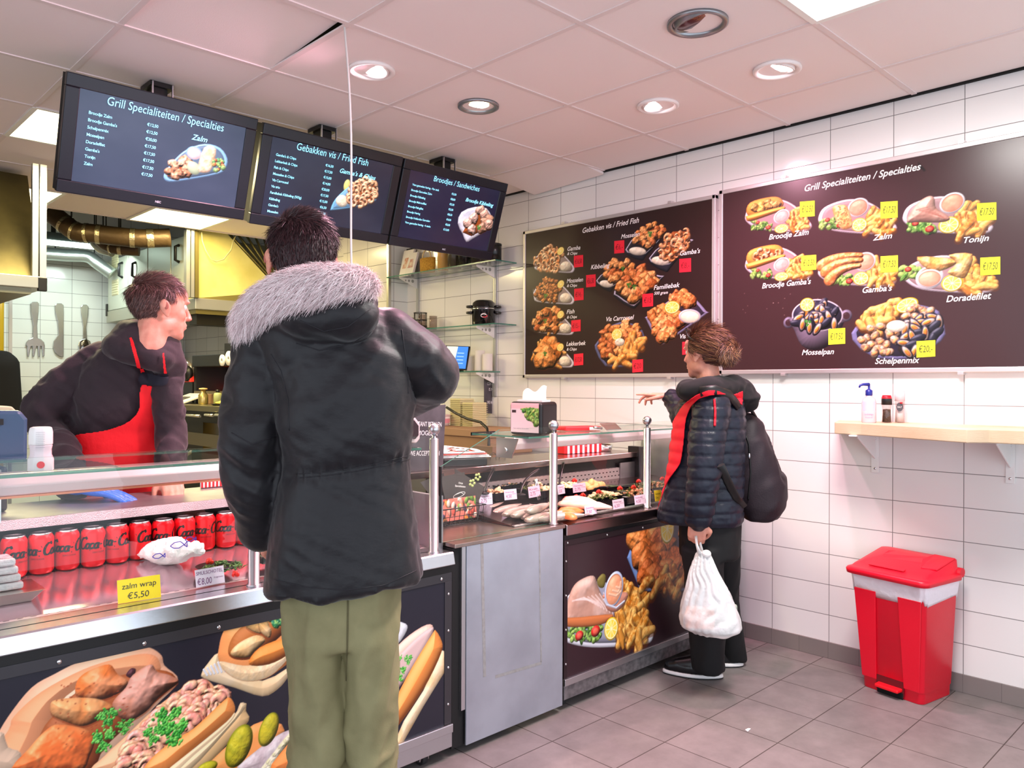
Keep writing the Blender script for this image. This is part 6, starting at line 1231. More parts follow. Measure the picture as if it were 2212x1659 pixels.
book('black framed picture book at the left end of the top shelf', 5.05, .10, .24, (24, 20, 20), xo=3.72); book('white cook book with a food picture on the top shelf', 4.98, .13, .21, (232, 226, 220), band=(196, 110, 80), xo=3.655); book('slim white book in front of the others on the top shelf', 4.86, .10, .17, (226, 222, 216), band=(170, 60, 60), xo=3.61)
t = thing('straw_bag', 'small woven straw handbag on the top shelf', 'handbag', (3.67, 4.70, z), 0); MB().loft([[(3.67+.035*cos(a)*w_, 4.70+.085*sin(a)*w_, z+h_) for a in np.linspace(0, 2*pi, 17)[:-1]] for h_, w_ in ((.001, .92), (.05, 1), (.11, 1.0))]).build('bag', mat('woven_straw', (214, 164, 60), .8, bump=(160, .9), var=(90, (176, 124, 40))), t)
MB().tube([(3.66, 4.70+.05*cos(a), z+.105+.07*sin(a)) for a in np.linspace(0, pi, 12)], .006, 8).build('handle', mat('straw_handle', (214, 190, 140), .6), t)
for y, r, h_, col, lab, nm in ((4.53, .04, .20, (206, 160, 90), 'tall amber jar of noodles on the top shelf', 'storage_jar'), (4.40, .05, .17, (70, 62, 48), 'dark glass jar right of the amber jar', 'storage_jar'), (4.28, .05, .16, (20, 18, 18), 'small black pot on the top shelf', 'storage_pot'), (4.13, .055, .15, (30, 24, 24), 'black pot with emblem on the top shelf', 'storage_pot'), (3.98, .055, .13, (16, 14, 14), 'black pot at the right end of the top shelf', 'storage_pot')):
    c = np.array([3.68, y, z+.001]); t = thing(nm, lab, 'jar' if 'jar' in nm else 'pot', c, 0); MB().lathe([(.001, 0), (r, 0), (r, h_*.85), (r*.97, h_*.87), (.001, h_*.87)], c, 24).build('body', mat('jar_%d' % col[0], col, .25), t); MB().lathe([(r*1.02, h_*.87), (r*1.02, h_*.97), (r*.8, h_), (.001, h_)], c, 24).build('lid', blk if col[0] < 200 else mat('jar_lid', (220, 200, 150), .5), t)
# lowest shelf: tablet, cups
c = np.array([3.65, 4.33, 1.426]); t = thing('order_tablet', 'order tablet on a black stand on the lowest glass shelf', 'tablet', c, 0)
q = [P(956, 797, y=4.30), P(1008, 799, y=4.16), P(1016, 748, y=4.2), P(962, 746, y=4.34)]; pl = Plane(q[0], q[1]-q[0], q[3]-q[0]); MB().prism(q, pl.n*-.014).build('bezel', blk, t, bevel=.003)
w_, h_ = np.linalg.norm(q[1]-q[0]), np.linalg.norm(q[3]-q[0]); R = Raster(pl, .008, w_-.008, .008, h_-.008, .003, (60, 120, 220), 2); R.poly([(0, 0), (w_*.42, 0), (w_*.52, h_), (0, h_)], (226, 226, 190), flat=1, alpha=.9)
for k in range(4): R.poly([(w_*.52, h_*(.25+.14*k)), (w_*.8, h_*(.25+.14*k)), (w_*.8, h_*(.28+.14*k)), (w_*.52, h_*(.28+.14*k))], (150, 190, 240), flat=1)
R.build('display', t, d=.001, emit=.8, matname='tablet_glow'); MB().tube([pl.at(w_*.55, h_*.1, -.02), c+np.array([0, .0, .02])], .012, 10).lathe([(.001, 0), (.05, 0), (.05, .012), (.001, .016)], c, 20).build('stand', blk, t)
cupm = mat('frosted_cup', (238, 232, 226), .4, trans=.35, ior=1.1)
for k, (px, h_, y) in enumerate(((1020, .09, 4.36), (1037, .115, 4.24), (1062, .155, 4.13), (1082, .13, 4.05))):
    c = np.array([3.69, y, 1.426]); t = thing('cup_stack', 'stack of frosted plastic cups on the lowest shelf, %s' % ['shortest, nearest the tablet', 'second from the tablet', 'tallest of the four', 'beside the shelf rail'][k], 'cups', c, 0, 'stacks of frosted cups'); prof = [(.001, 0)]
    n = int(h_/.012)
    for i in range(n): prof += [(.034+.002*(i > 0), i*.012), (.037, i*.012+.011)]
    prof += [(.035, n*.012), (.001, n*.012)]; MB().lathe(prof, c, 20).build('cups', cupm, t)
# ================================================================ bench under the glass shelves
t = thing('back_bench', 'steel bench along the tiled wall under the glass shelves', 'bench', (3.5, 4.2, 0), 0); bx('cabinet', mat('bench_front', (120, 112, 104), .4, .6), t, 3.16, XR-.016, 3.2, YP-.01, .02, .86); bx('bench_top', steel_d, t, 3.12, XR-.012, 3.15, YP-.01, .86, .89, bevel=.004)
t = thing('carton_box', 'flat brown carton on the bench behind the till counter', 'box', (3.45, 3.85, .89), 0); m = MB().box(3.30, 3.70, 3.62, 4.30, .891, 1.03); m.build('carton', kraft, t, bevel=.003); bx('lid', mat('kraft_lid', (156, 122, 92), .8), t, 3.29, 3.71, 3.61, 4.31, 1.0, 1.045, bevel=.003)
t = thing('carton_box', 'smaller printed carton in front of the flat brown carton', 'box', (3.2, 3.5, .89), 0); MB().box(3.16, 3.32, 3.42, 3.60, .891, .965).build('carton', mat('kraft_dark', (124, 94, 72), .8), t, bevel=.003)
lidm = mat('clear_yellowish_tub', (232, 222, 170), .25, trans=.25)
for s_ in range(2):
    c = np.array([3.58, 4.19-.13*s_, 1.047]); t = thing('plastic_tub_stack', 'stack of clear plastic tubs on the brown carton, %s' % ['nearer the sauce tub', 'nearer the cash sign'][s_], 'tubs', c, 0, 'stacks of clear tubs'); m = MB()
    for i in range(15-2*s_): m.box(c[0]-.07, c[0]+.07, c[1]-.06, c[1]+.06, c[2]+i*.0125, c[2]+i*.0125+.003).box(c[0]-.062, c[0]+.062, c[1]-.054, c[1]+.054, c[2]+i*.0125+.003, c[2]+i*.0125+.0125)
    m.build('tubs', lidm, t)
c = np.array([3.45, 4.28, 1.046]); t = thing('sauce_tub', 'round white tub with pink band on the brown carton', 'tub', c, 0); MB().lathe([(.001, 0), (.07, 0), (.076, .07), (.001, .07)], c, 28).build('tub', mat('tub_white', (236, 220, 214), .4), t); MB().lathe([(.0722, .02), (.0745, .05)], c, 28, caps=False).build('label_band', mat('tub_pink', (230, 150, 160), .5), t); MB().lathe([(.079, .068), (.079, .078), (.001, .08)], c, 28).build('lid', mat('tub_lid', (226, 200, 196), .4), t)
p = [P(965, 880, x=3.4), P(985, 893, x=3.38), P(1010, 905, x=3.35), P(1038, 912, x=3.3), P(1052, 925, x=3.25), P(1056, 950, x=3.2), P(1056, 975, x=3.18)]
tag(MB().tube(spline(np.array(p), 4)[:25] if 0 else p, .009, 8).build('power_cable', blk, None), 'thick black cable looping from the wall to the rear worktop', 'cable')
# ================================================================ kitchen behind
ck = lambda x, y: (x/2.9625, 440+y/2.9625)
hoodm = mat('hood_steel', (226, 216, 140), .42, .25, var=(4, (206, 194, 112)), bump=(5, .12)); hoodr = mat('hood_rim_steel', (188, 186, 176), .35, .85); bronze = mat('duct_insulation', (84, 66, 44), .45, .5, bump=(22, .5)); tape = mat('foil_tape', (206, 190, 150), .25, .9, bump=(60, .6)); galvd = mat('spiral_duct', (196, 206, 200), .3, .85, bump=(16, .3, (1, 1, 1)))
# giant cutlery on the back wall
cut = mat('cutlery_steel', (176, 178, 176), .25, 1, bump=(12, .1)); yW = YB-.012
def ornament(name, lab, pts, k=3):
    q = [P(*ck(*p), y=yW) for p in pts]; t = thing(name, lab, 'wall decoration', sum(q)/len(q), 0, 'giant cutlery on the kitchen wall'); return t, q
t, q = ornament('wall_fork', 'giant steel fork hung on the white kitchen tiles', [(195, 640), (205, 628), (238, 628), (248, 640), (246, 690), (236, 780), (240, 860), (262, 868), (280, 885), (285, 910), (282, 975), (272, 978), (266, 915), (258, 912), (254, 978), (244, 980), (240, 914), (232, 912), (217, 978), (207, 978), (206, 912), (196, 914), (184, 978), (174, 978), (172, 915), (163, 905), (168, 885), (185, 868), (208, 858), (210, 780), (196, 690)]); MB().prism(q, (0, -.014, 0)).build('fork', cut, t, bevel=.004)
t, q = ornament('wall_knife', 'giant steel knife hung on the white kitchen tiles', [(350, 650), (362, 638), (392, 638), (405, 650), (406, 700), (405, 980), (380, 978), (352, 955), (338, 920), (342, 880), (372, 838), (368, 760), (352, 700)]); MB().prism(q, (0, -.014, 0)).build('knife', cut, t, bevel=.004)
t, q = ornament('wall_spoon', 'giant steel spoon hung on the white kitchen tiles', [(516, 660), (526, 647), (552, 647), (564, 660), (562, 710), (550, 790), (555, 868), (575, 880), (584, 910), (578, 950), (555, 975), (525, 975), (503, 950), (497, 910), (506, 880), (528, 866), (530, 790), (518, 710)]); MB().prism(q, (0, -.014, 0)).build('spoon', cut, t, bevel=.004)
a, b_ = P(*ck(512, 925), y=yW-.015), P(*ck(570, 925), y=yW-.015); MB().ell((a+b_)/2, (np.linalg.norm(b_-a)/2, .012, .11)).build('spoon_bowl', mat('spoon_bowl_steel', (150, 146, 142), .12, 1), t)
# yellow strip curtain and dark coat at the far left
t = thing('strip_curtain', 'yellow plastic strip curtain at the far left of the kitchen', 'curtain', (1.7, 9.1, .9), 0); m = MB()
for k in range(6): x = 1.27+k*.092; m.sheet([[(x+q*.105, 9.15+.02*sin(q*3+k)+.012*(k % 2), z) for q in np.linspace(0, 1, 6)] for z in np.linspace(.1, 2.35, 8)])
m.build('strips', mat('curtain_yellow', (206, 164, 30), .4, trans=.15), t, solid=.003); bx('rail', alu, t, 1.3, 1.9, 9.14, 9.2, 2.34, 2.4)
t = thing('dark_coat', 'black coat hanging in front of the yellow curtain', 'coat', (1.72, 8.95, .9), 0); V, F = union(MB().caps([(1.62, 8.84, 1.58), (1.78, 8.84, 1.58)], .07).caps([(1.66, 8.84, 1.5), (1.66, 8.84, .85)], .11).caps([(1.78, 8.84, 1.5), (1.78, 8.84, .85)], .11).caps([(1.57, 8.80, 1.54), (1.53, 8.78, 1.0)], .055).caps([(1.84, 8.80, 1.54), (1.87, 8.78, 1.0)], .055), .03, 4); mesh_of(V, F).build('coat', mat('coat_black', (20, 18, 20), .9), t); MB().tube([(1.70, 8.84, 1.7), (1.72, 9.13, 2.3)], .01).build('hanger', blk, t)
# left extractor hood
t = thing('extractor_hood', 'dark extractor hood at the far left of the kitchen', 'extractor hood', (.4, 5.6, 2.0), 0); z0 = P(88, 637, y=5.3)[2]; xr = P(88, 600, y=5.3)[0]
m = MB().prism([(xr, 5.3, z0+.1), (xr, 6.3, z0+.1), (xr, 6.3, 2.62), (xr, 5.62, 2.62)], (-1.9, 0, 0)); m.build('canopy', mat('hood_dark_steel', (92, 84, 52), .35, .7, var=(3, (60, 54, 34))), t)
m = MB().box(xr-1.9, xr+.02, 5.27, 6.32, z0+.035, z0+.105); m.build('rim', hoodr, t, bevel=.004); bx('filter_tray', mat('filter_grey', (150, 146, 120), .4, .7), t, xr-1.85, xr-.05, 5.3, 6.28, z0, z0+.036)
m = MB().box(xr-.012, xr+.022, 5.268, 5.31, z0+.1, 2.62).box(xr-.05, xr-.02, 5.272, 5.31, z0+.1, 2.62); m.build('corner_post', alu, t); bx('corner_cap', blk, t, xr-.02, xr+.026, 5.262, 5.30, z0+.02, z0+.1, bevel=.004)
# right extractor hood
t = thing('extractor_hood', 'large pyramid extractor hood with yellowish steel front on the right side of the kitchen', 'extractor hood', (3.2, 7.2, 1.95), 0); y0, y1 = 6.76, 6.98
hk = lambda x, y: P(360+x/6.912, 480+y/6.912, y=y0); xl = hk(420, 1150)[0]; zr1, zr0, zu = hk(440, 1130)[2], hk(440, 1300)[2], hk(440, 1365)[2]
bx('rim', hoodr, t, xl, XP+.05, y0-.01, y1, zr0, zr1, bevel=.006); bx('lower_rim', mat('hood_rim_olive', (120, 108, 60), .4, .7), t, xl+.01, XP+.05, y0, y1, zu, zr0+.001); bx('underside', mat('hood_underside', (30, 26, 16), .5, .5), t, xl+.03, XP+.03, y0+.03, y1-.03, zu-.09, zu+.002)
xb_, xt = hk(1700, 800)[0], hk(850, 190)[0]
MB().loft([[(xl+.03, y0, zr1), (xb_, y0, zr1+.12), (xb_, y1, zr1+.12), (xl+.03, y1, zr1)], [(xl+.03, y0+.02, 2.70), (xt, y0+.02, 2.70), (xt, y1, 2.70), (xl+.03, y1, 2.70)]], smooth=False).build('canopy', hoodm, t)
m = MB().prism([(xl+.02, y0-.004, zr1), (xb_, y0-.004, zr1+.12), (xb_, y0-.004, zr1)], (0, .2, 0)); m.build('lower_wedge', mat('hood_olive_steel', (150, 138, 78), .4, .7), t)
m = MB()
for k in range(7): f = k/6; a = np.array([xt+.03+.10*k, y0+.03+.02*k, 2.70]); b2 = np.array([xb_+.004, y0+.01+.02*k, zr1+.14+.02*k]); m.tube([a, b2], .012, 4)
m.build('pleated_side', mat('hood_seam', (128, 118, 70), .4, .7), t, kind='stuff')
for x0_, x1_ in ((275, 330), (345, 395), (405, 460)): a, b2 = hk(x0_, 600), hk(x1_, 600); MB().box(a[0], b2[0], y0-.03, y0+.03, zr1, 2.645).build('frame_post', hoodr if x0_ < 400 else mat('hood_rim_olive'), t)
p = [hk(500, 125)-[0, .03, 0], hk(510, 280)-[0, .03, 0], hk(560, 420)-[0, .03, 0], hk(640, 560)-[0, .03, 0], hk(720, 595)-[0, .03, 0], hk(830, 560)-[0, .03, 0], hk(940, 420)-[0, .03, 0], hk(970, 290)-[0, .03, 0], hk(1012, 195)-[0, .03, 0]]
tag(MB().tube(p, .006, 8).build('loose_cable', mat('cable_olive', (180, 172, 120), .5), None), 'thin loose cable looping down the front of the pyramid hood', 'cable')
# air handling cabinet with doors
xc = 2.76; cab = mat('cabinet_grey_green', (196, 200, 184), .4, .3); t = thing('air_cabinet', 'hanging steel air cabinet with louvres and black handles', 'cabinet', (3.1, 7.6, 1.97), 0)
ya, yb = 6.995, 9.08; bx('carcass', mat('carcass_dark', (96, 98, 86), .5, .4), t, xc+.02, XP-.005, ya, yb, 2.09, 2.64); bx('base_rail', mat('cab_rail', (176, 176, 160), .35, .6), t, xc-.005, XP-.005, ya, yb, 1.98, 2.10, bevel=.004); bx('corner_cap', blk, t, xc-.012, xc+.03, yb-.03, yb+.012, 2.05, 2.18, bevel=.004)
cuts = [690, 818, 945, 1093, 1178]; ys = [P(*ck(c, 450), x=xc)[1] for c in cuts]
for k in range(4):
    d = bx('door', cab, t, xc, xc+.022, ys[k+1]+.01, ys[k]-.01, 2.105, 2.635, bevel=.004)
    hx = [785, 870, None, 1147][k]
    if hx: p = P(*ck(hx, 430), x=xc); zz = P(*ck(hx, 425 if k < 3 else 320), x=xc)[2]; MB().tube([(xc, p[1], zz+.075), (xc-.035, p[1], zz+.06), (xc-.035, p[1], zz-.06), (xc, p[1], zz-.075)], .014, 8).build('handle', blk, d)
    if k == 0:
        for yy in (360, 535):
            q = P(*ck(738, yy), x=xc); m = MB()
            for i in range(6): m.box(xc-.008, xc+.001, q[1]-.09, q[1]+.09, q[2]-.075+i*.025, q[2]-.06+i*.025)
            m.box(xc-.003, xc+.001, q[1]-.1, q[1]+.1, q[2]-.085, q[2]+.08); m.build('louvre', mat('louvre_cream', (206, 200, 160), .4), d)
    if k < 2: q = P(*ck([797, 832][k], 577), x=xc); MB().ell((xc-.004, q[1], q[2]), (.008, .016, .016)).build('lock', blk, d)
# ducts
def duct(lab, pix, y, r, m_, bands=(), name='air_duct'):
    ys_ = np.linspace(y[0], y[1], len(pix)); p = [P(*ck(*q), y=yy) for q, yy in zip(pix, ys_)]; pp = []
    for i in range(len(p)-1):
        for q in np.arange(5)/5: a, b, c, d = p[max(i-1, 0)], p[i], p[i+1], p[min(i+2, len(p)-1)]; pp.append(.5*(2*b+(c-a)*q+(2*a-5*b+4*c-d)*q*q+(3*b-a-3*c+d)*q**3))
    pp.append(p[-1]); t = thing(name, lab, 'air duct', pp[0], 0, 'air ducts above the kitchen'); MB().tube(pp, r, 20).build('pipe', m_, t)
    for f in (.3, .75): i = int(f*(len(pp)-2)); MB().tube([pp[i]+[0, 0, r*.9], np.array([pp[i][0], pp[i][1], 3.3])], .006, 6).build('hanger', blk, t)
    for f in bands: i = int(f*(len(pp)-2)); MB().tube([pp[i], pp[i]*.5+pp[i+1]*.5, pp[i+1]], r*1.04, 20, caps=False).build('tape_band', tape, t)
duct('insulated duct with foil tape bands above the kitchen', [(330, 60), (410, 125), (490, 180), (590, 190), (740, 208), (900, 222), (1090, 218)], (7.3, 6.85), .078, bronze, (.18, .32, .46, .56, .8, .92))
duct('short insulated duct elbow below the taped duct', [(640, 235), (690, 270), (760, 288), (890, 296)], (7.35, 7.1), .052, bronze, (.5, .75))
duct('shiny spiral duct along the back of the kitchen', [(150, 318), (300, 320), (430, 330), (560, 338), (630, 385), (720, 450)], (9.0, 8.75), .064, galvd, name='spiral_duct')
duct('flexible silver duct elbow under the taped duct', [(600, 205), (620, 250), (660, 285), (720, 300)], (7.6, 7.4), .055, mat('flex_silver', (190, 196, 188), .3, .9), name='flexible_duct')
t = thing('tube_light', 'fluorescent tube light above the spiral duct', 'light', (2.2, 8.7, 2.9), 0); a, b_ = P(*ck(262, 243), y=8.5), P(*ck(625, 278), y=8.5); MB().tube([a, b_], .026, 12).build('tube', mat('tube_light_glow', (255, 255, 255), .4, emit=((226, 255, 246), 9)), t); MB().box(a[0], b_[0], 8.5, 8.62, (a[2]+b_[2])/2+.03, (a[2]+b_[2])/2+.10).box(a[0]+.1, a[0]+.13, 8.54, 8.57, (a[2]+b_[2])/2+.09, 3.3).build('fitting', mat('fitting_dark', (40, 44, 40), .6), t)
lamp('kitchen_tube_glow', 'AREA', ((a[0]+b_[0])/2, 8.42, min(a[2], b_[2])-.08), 13, (.86, 1, .95), .9, (2.4, 8.9, 1.2), sy=.1)
# cooking line along the right rear wall
xb = 2.62; t = thing('cooking_range', 'dark cooking range with steel top along the right of the kitchen', 'cooking range', (3.1, 6.8, 0), 0); yb0, yb1 = 5.2, 8.6; bx('carcass', mat('range_black', (22, 20, 16), .4, .3), t, xb+.02, XP-.01, yb0, yb1, .05, 1.11); bx('worktop', mat('range_top_steel', (150, 142, 110), .3, .9), t, xb-.02, XP-.01, yb0, yb1, 1.11, 1.155, bevel=.004)
q = P(*ck(1300, 1520), x=xb); bx('lower_band', mat('range_band', (120, 112, 92), .35, .8), t, xb, xb+.02, yb0, yb1, q[2]-.04, q[2]+.06)
for px, nm in (((1170, 1280), 'handle'), ((1312, 1365), 'handle'), ((1378, 1440), 'handle')): a, b_ = P(*ck(px[0], 1352), x=xb-.03), P(*ck(px[1], 1352), x=xb-.03); zz = a[2]; MB().tube([(xb-.03, a[1], zz), (xb-.03, b_[1], zz)], .011, 8).build(nm, mat('handle_bright', (226, 220, 196), .25, .8), t)
a, b_ = P(*ck(1290, 1400), x=xb), P(*ck(1430, 1400), x=xb); bx('oven_window', mat('oven_glass', (8, 8, 8), .08), t, xb+.012, xb+.018, b_[1], a[1], .80, 1.02)
# salamander unit
a, b_ = P(*ck(1242, 970), x=2.9), P(*ck(1500, 960), x=2.9); zt, zm, zl = P(*ck(1260, 972), x=2.9)[2], P(*ck(1260, 1045), x=2.9)[2], 1.156
t = thing('grill_unit', 'black topped steel grill unit on the cooking range', 'grill', (3.2, a[1]*.5+b_[1]*.5, zl), 0); bx('top_box', blk, t, 2.88, 3.5, b_[1], a[1], zm, zt, bevel=.006); bx('back_panel', mat('grill_steel', (170, 150, 132), .35, .7), t, 3.2, 3.5, b_[1], a[1]-.1, zl+.10, zm); bx('side_panel', blk, t, 2.9, 3.5, a[1]-.05, a[1], zl, zm); bx('tray', mat('grill_tray', (150, 132, 100), .35, .8), t, 2.88, 3.5, b_[1], a[1]-.05, zl+.08, zl+.11)
bx('heating_bar', mat('heating_glow', (255, 60, 30), .5, emit=((255, 60, 30), 1.5)), t, 3.16, 3.19, a[1]-.5, a[1]-.1, zl+.13, zl+.16)
m = MB()
for k in range(3): p = P(*ck(1375, 1078+k*12), x=3.19); m.box(3.19, 3.196, p[1]-.05, p[1]+.05, p[2]-.012, p[2]+.004)
m.build('print', mat('dark_print', (90, 80, 74), .6), t)
p = P(*ck(1445, 1030), x=2.95); t = thing('paper_roll_holder', 'black holder with paper rolls on top of the grill unit', 'roll holder', (3.05, p[1], zt), 0); bx('frame', blk, t, 3.0, 3.2, P(*ck(1540, 1000), x=3.0)[1], P(*ck(1436, 1000), x=3.0)[1], zt, zt+.10)
for k, px in enumerate((1462, 1505)): p = P(*ck(px, [1003, 990][k]), x=2.93); o = MB().lathe([(.016, -.06), (.048+.012*k, -.06), (.048+.012*k, .06), (.016, .06), (.016, -.06)], (2.93, p[1], p[2]), 28, 'x', caps=False).build('paper_roll', paperw, None); tag(o, 'roll of kitchen paper on the grill unit, %s one' % ['left and smaller-looking', 'right and nearer'][k], 'paper roll', 'kitchen paper rolls')
def onrange(px, py, x=2.78): p = P(*ck(px, py), x=x); return np.array([x, p[1], 1.156])
c = onrange(1300, 1275); t = thing('flask', 'brass coloured flask on the cooking range', 'flask', c, 0); MB().lathe([(.001, 0), (.036, 0), (.04, .01), (.04, .08), (.022, .10), (.02, .125), (.001, .125)], c, 20).build('body', mat('brass_flask', (190, 172, 110), .3, .8), t); MB().lathe([(.034, .125), (.034, .137), (.001, .14)], c, 20).build('cap', mat('flask_cap', (214, 180, 120), .5), t)
c = onrange(1350, 1250, 2.9); t = thing('spice_carton', 'small brown carton beside the brass flask', 'box', c, 0); MB().box(c[0]-.03, c[0]+.03, c[1]-.06, c[1]+.06, c[2], c[2]+.085).build('carton', kraft, t, bevel=.003)
c = onrange(1393, 1250, 2.85); t = thing('oil_bottle', 'pale green bottle right of the small carton', 'bottle', c, 0); MB().lathe([(.001, 0), (.034, 0), (.034, .08), (.028, .095), (.014, .10), (.001, .10)], c, 18).build('bottle', mat('bottle_pale_green', (206, 214, 150), .2, trans=.4), t); MB().lathe([(.016, .10), (.016, .125), (.001, .125)], c, 14).build('cap', blk, t)
c = onrange(1430, 1275); t = thing('yellow_cloth', 'yellow cloth on a dark plate at the right of the range', 'cloth', c, 0); V, F = union(MB().ell(c+np.array([0, 0, .018]), (.05, .12, .015)).ell(c+np.array([.02, .04, .026]), (.03, .07, .014)), .006, 2); mesh_of(V, F).build('cloth', mat('cloth_yellow', (226, 200, 90), .8), t); MB().lathe([(.001, 0), (.08, 0), (.1, .012), (.001, .004)], c, 24).build('plate', blk, t)
a = onrange(1190, 1268); t = thing('kitchen_scale', 'white kitchen scale on the cooking range', 'scale', a, 0); MB().prism([(a[0]-.1, a[1]-.2, a[2]), (a[0]-.1, a[1]+.16, a[2]), (a[0]+.1, a[1]+.16, a[2]+.07), (a[0]+.1, a[1]-.2, a[2]+.07)], (0, 0, .02)).build('body', white_pl, t, bevel=.005); MB().prism([(a[0]-.08, a[1]-.1, a[2]+.0295), (a[0]-.08, a[1]+.1, a[2]+.0295), (a[0]+.0, a[1]+.1, a[2]+.0575), (a[0]+.0, a[1]-.1, a[2]+.0575)], (-.003, 0, .004)).build('display', mat('scale_display', (80, 86, 84), .3), t)
# slicer with red base in front of the wall
a = np.array([2.9, P(*ck(1175, 1140), x=2.9)[1], 1.156]); t = thing('meat_slicer', 'steel slicer with red base on the cooking range', 'slicer', a, 0); zz = lambda py: P(*ck(1175, py), x=2.9)[2]
bx('base', mat('slicer_red', (250, 60, 50), .4), t, 2.88, 3.2, a[1]-.2, a[1]+.3, zz(1142), zz(1105), bevel=.006); bx('guard', mat('slicer_grey', (170, 150, 146), .4, .4), t, 2.95, 3.1, a[1]-.05, a[1]+.4, zz(1105), zz(1058)); bx('support', blk, t, 2.9, 3.15, a[1]-.2, a[1]+.3, 1.157, zz(1142))
p = [P(*ck(*q), x=2.9) for q in ((1120, 1025), (1165, 1022), (1200, 1018), (1220, 1035), (1226, 1075), (1222, 1140))]; MB().tube(p, .022, 10).build('arm', mat('slicer_arm', (176, 164, 158), .3, .7), t); q = P(*ck(1197, 1085), x=2.88); MB().ell(q, (.05, .09, .075)).build('motor', blk, t)
p = P(*ck(1150, 990), x=XP-.06); t = thing('wall_tap', 'black valve on the rear tiled wall', 'valve', p, 0); MB().tube([p+[.06, 0, 0], p], .015).ell(p, (.02, .04, .02)).ell(p+[0, .1, .02], (.02, .04, .035)).tube([p, p+[0, .1, .02]], .014).build('valve', blk, t)
# tall steel cabinet behind the server on the far right of the passage
# ================================================================ people
from mathutils.bvhtree import BVHTree
skin = mat('skin', (224, 158, 136), .45, sss=.12, var=(30, (212, 138, 118)), bump=(220, .05)); eye_w = mat('eye_white', (230, 222, 216), .2); eye_d = mat('eye_dark', (40, 30, 26), .15)
def unit(v): v = np.array(v, float); return v/np.linalg.norm(v)
def axes(px):
    r = unit((P(px, 829, d=1)-EYE)*[1, 1, 0]); return np.array([r[1], -r[0], 0.]), r      # picture-right, away
def ring(c, er, ef, hw, hd, n=28, p=2.4, tilt=0, front=1.0):
    out = []
    for k in range(n):
        a = 2*pi*k/n; x = math.copysign(abs(cos(a))**(2/p), cos(a)); y = math.copysign(abs(sin(a))**(2/p), sin(a))
        out.append(np.array(c)+er*hw*x+ef*hd*y*(front if y < 0 else 1)+np.array([0, 0, tilt*x]))
    return out
def pring(py, xl, xr, D, hd, tilt=0, p=2.4, n=28):
    er, ef = axes((xl+xr)/2); return ring(P((xl+xr)/2, py, d=D), er, ef, (xr-xl)/2*D/FPX, hd, n, p, tilt)
def frame4(o, f, up=(0, 0, 1), roll=0):
    f = unit(f); r = unit(np.cross(f, up)); u = np.cross(r, f); c, s = cos(roll), sin(roll); r, u = r*c+u*s, u*c-r*s
    M = np.eye(4); M[:3, 0] = r; M[:3, 1] = f; M[:3, 2] = u; M[:3, 3] = o; return M
def head(mb, M, k=1.0, female=False, ears=True):
    h = MB(); e = lambda c, r, rot=None, n=14: h.ell(np.array(c)*k, np.array(r)*k, rot, n, 10)
    e((0, -.012, .032), (.074, .092, .086)); e((0, .02, .01), (.066, .068, .075)); e((0, .03, -.045), (.056, .06, .062)); e((0, .066, -.09), (.026, .022, .02)); e((0, .04, -.075), (.045, .045, .035))
    for s in (-1, 1):
        e((s*.036, .056, -.02), (.023, .024, .026)); e((s*.03, .083, .03), (.022, .012, .008)); e((s*.046, .006, -.058), (.014, .038, .026)); e((s*.012, .1, -.027), (.010, .011, .008))
        if ears: e((s*.077, -.012, -.004), (.006, .019, .031), (.2, 0, -s*.35)); e((s*.081, -.02, .008), (.006, .016, .02), (.2, 0, -s*.5)); e((s*.077, -.006, -.03), (.007, .009, .010))
    h.caps([np.array((0, .088, .022))*k, np.array((0, .100, -.005))*k, np.array((0, .107, -.024))*k], [.009*k, .010*k, .012*k])
    e((0, .088, -.05), (.022, .011, .0055)); e((0, .086, -.063), (.019, .012, .007)); e((0, .074, .05), (.05, .02, .03))
    h.caps([np.array((0, -.02, -.05))*k, np.array((0, -.035, -.15))*k], [.054*k if not female else .047*k, .06*k if not female else .05*k])
    mb.merge(h.xf(M))
def eyes(root, M, k=1.0):
    for s in (-1, 1):
        MB().ell(np.array((s*.0862, -.015, .004))*k, np.array((.0022, .009, .015))*k, (.2, 0, -s*.5), 12, 8).xf(M).build('ear_hollow', mat('ear_shadow_skin', (172, 96, 84), .6), root)
        m = MB(); m.mt(0).ell(np.array((s*.031, .0705, .012))*k, .0135*k, n=12, m=8); m.mt(1).ell(np.array((s*.031, .0795, .012))*k, np.array((.006, .0055, .006))*k, n=10, m=8); m.xf(M).build('eye', [eye_w, eye_d], root)
        MB().tube([np.array((s*(.016+.008*q), .088-.0035*q*q, .034+.003*sin(q)))*k for q in range(5)], .0028*k, 6).xf(M).build('eyebrow', mat('eyebrow_brown', (70, 44, 36), .8), root)
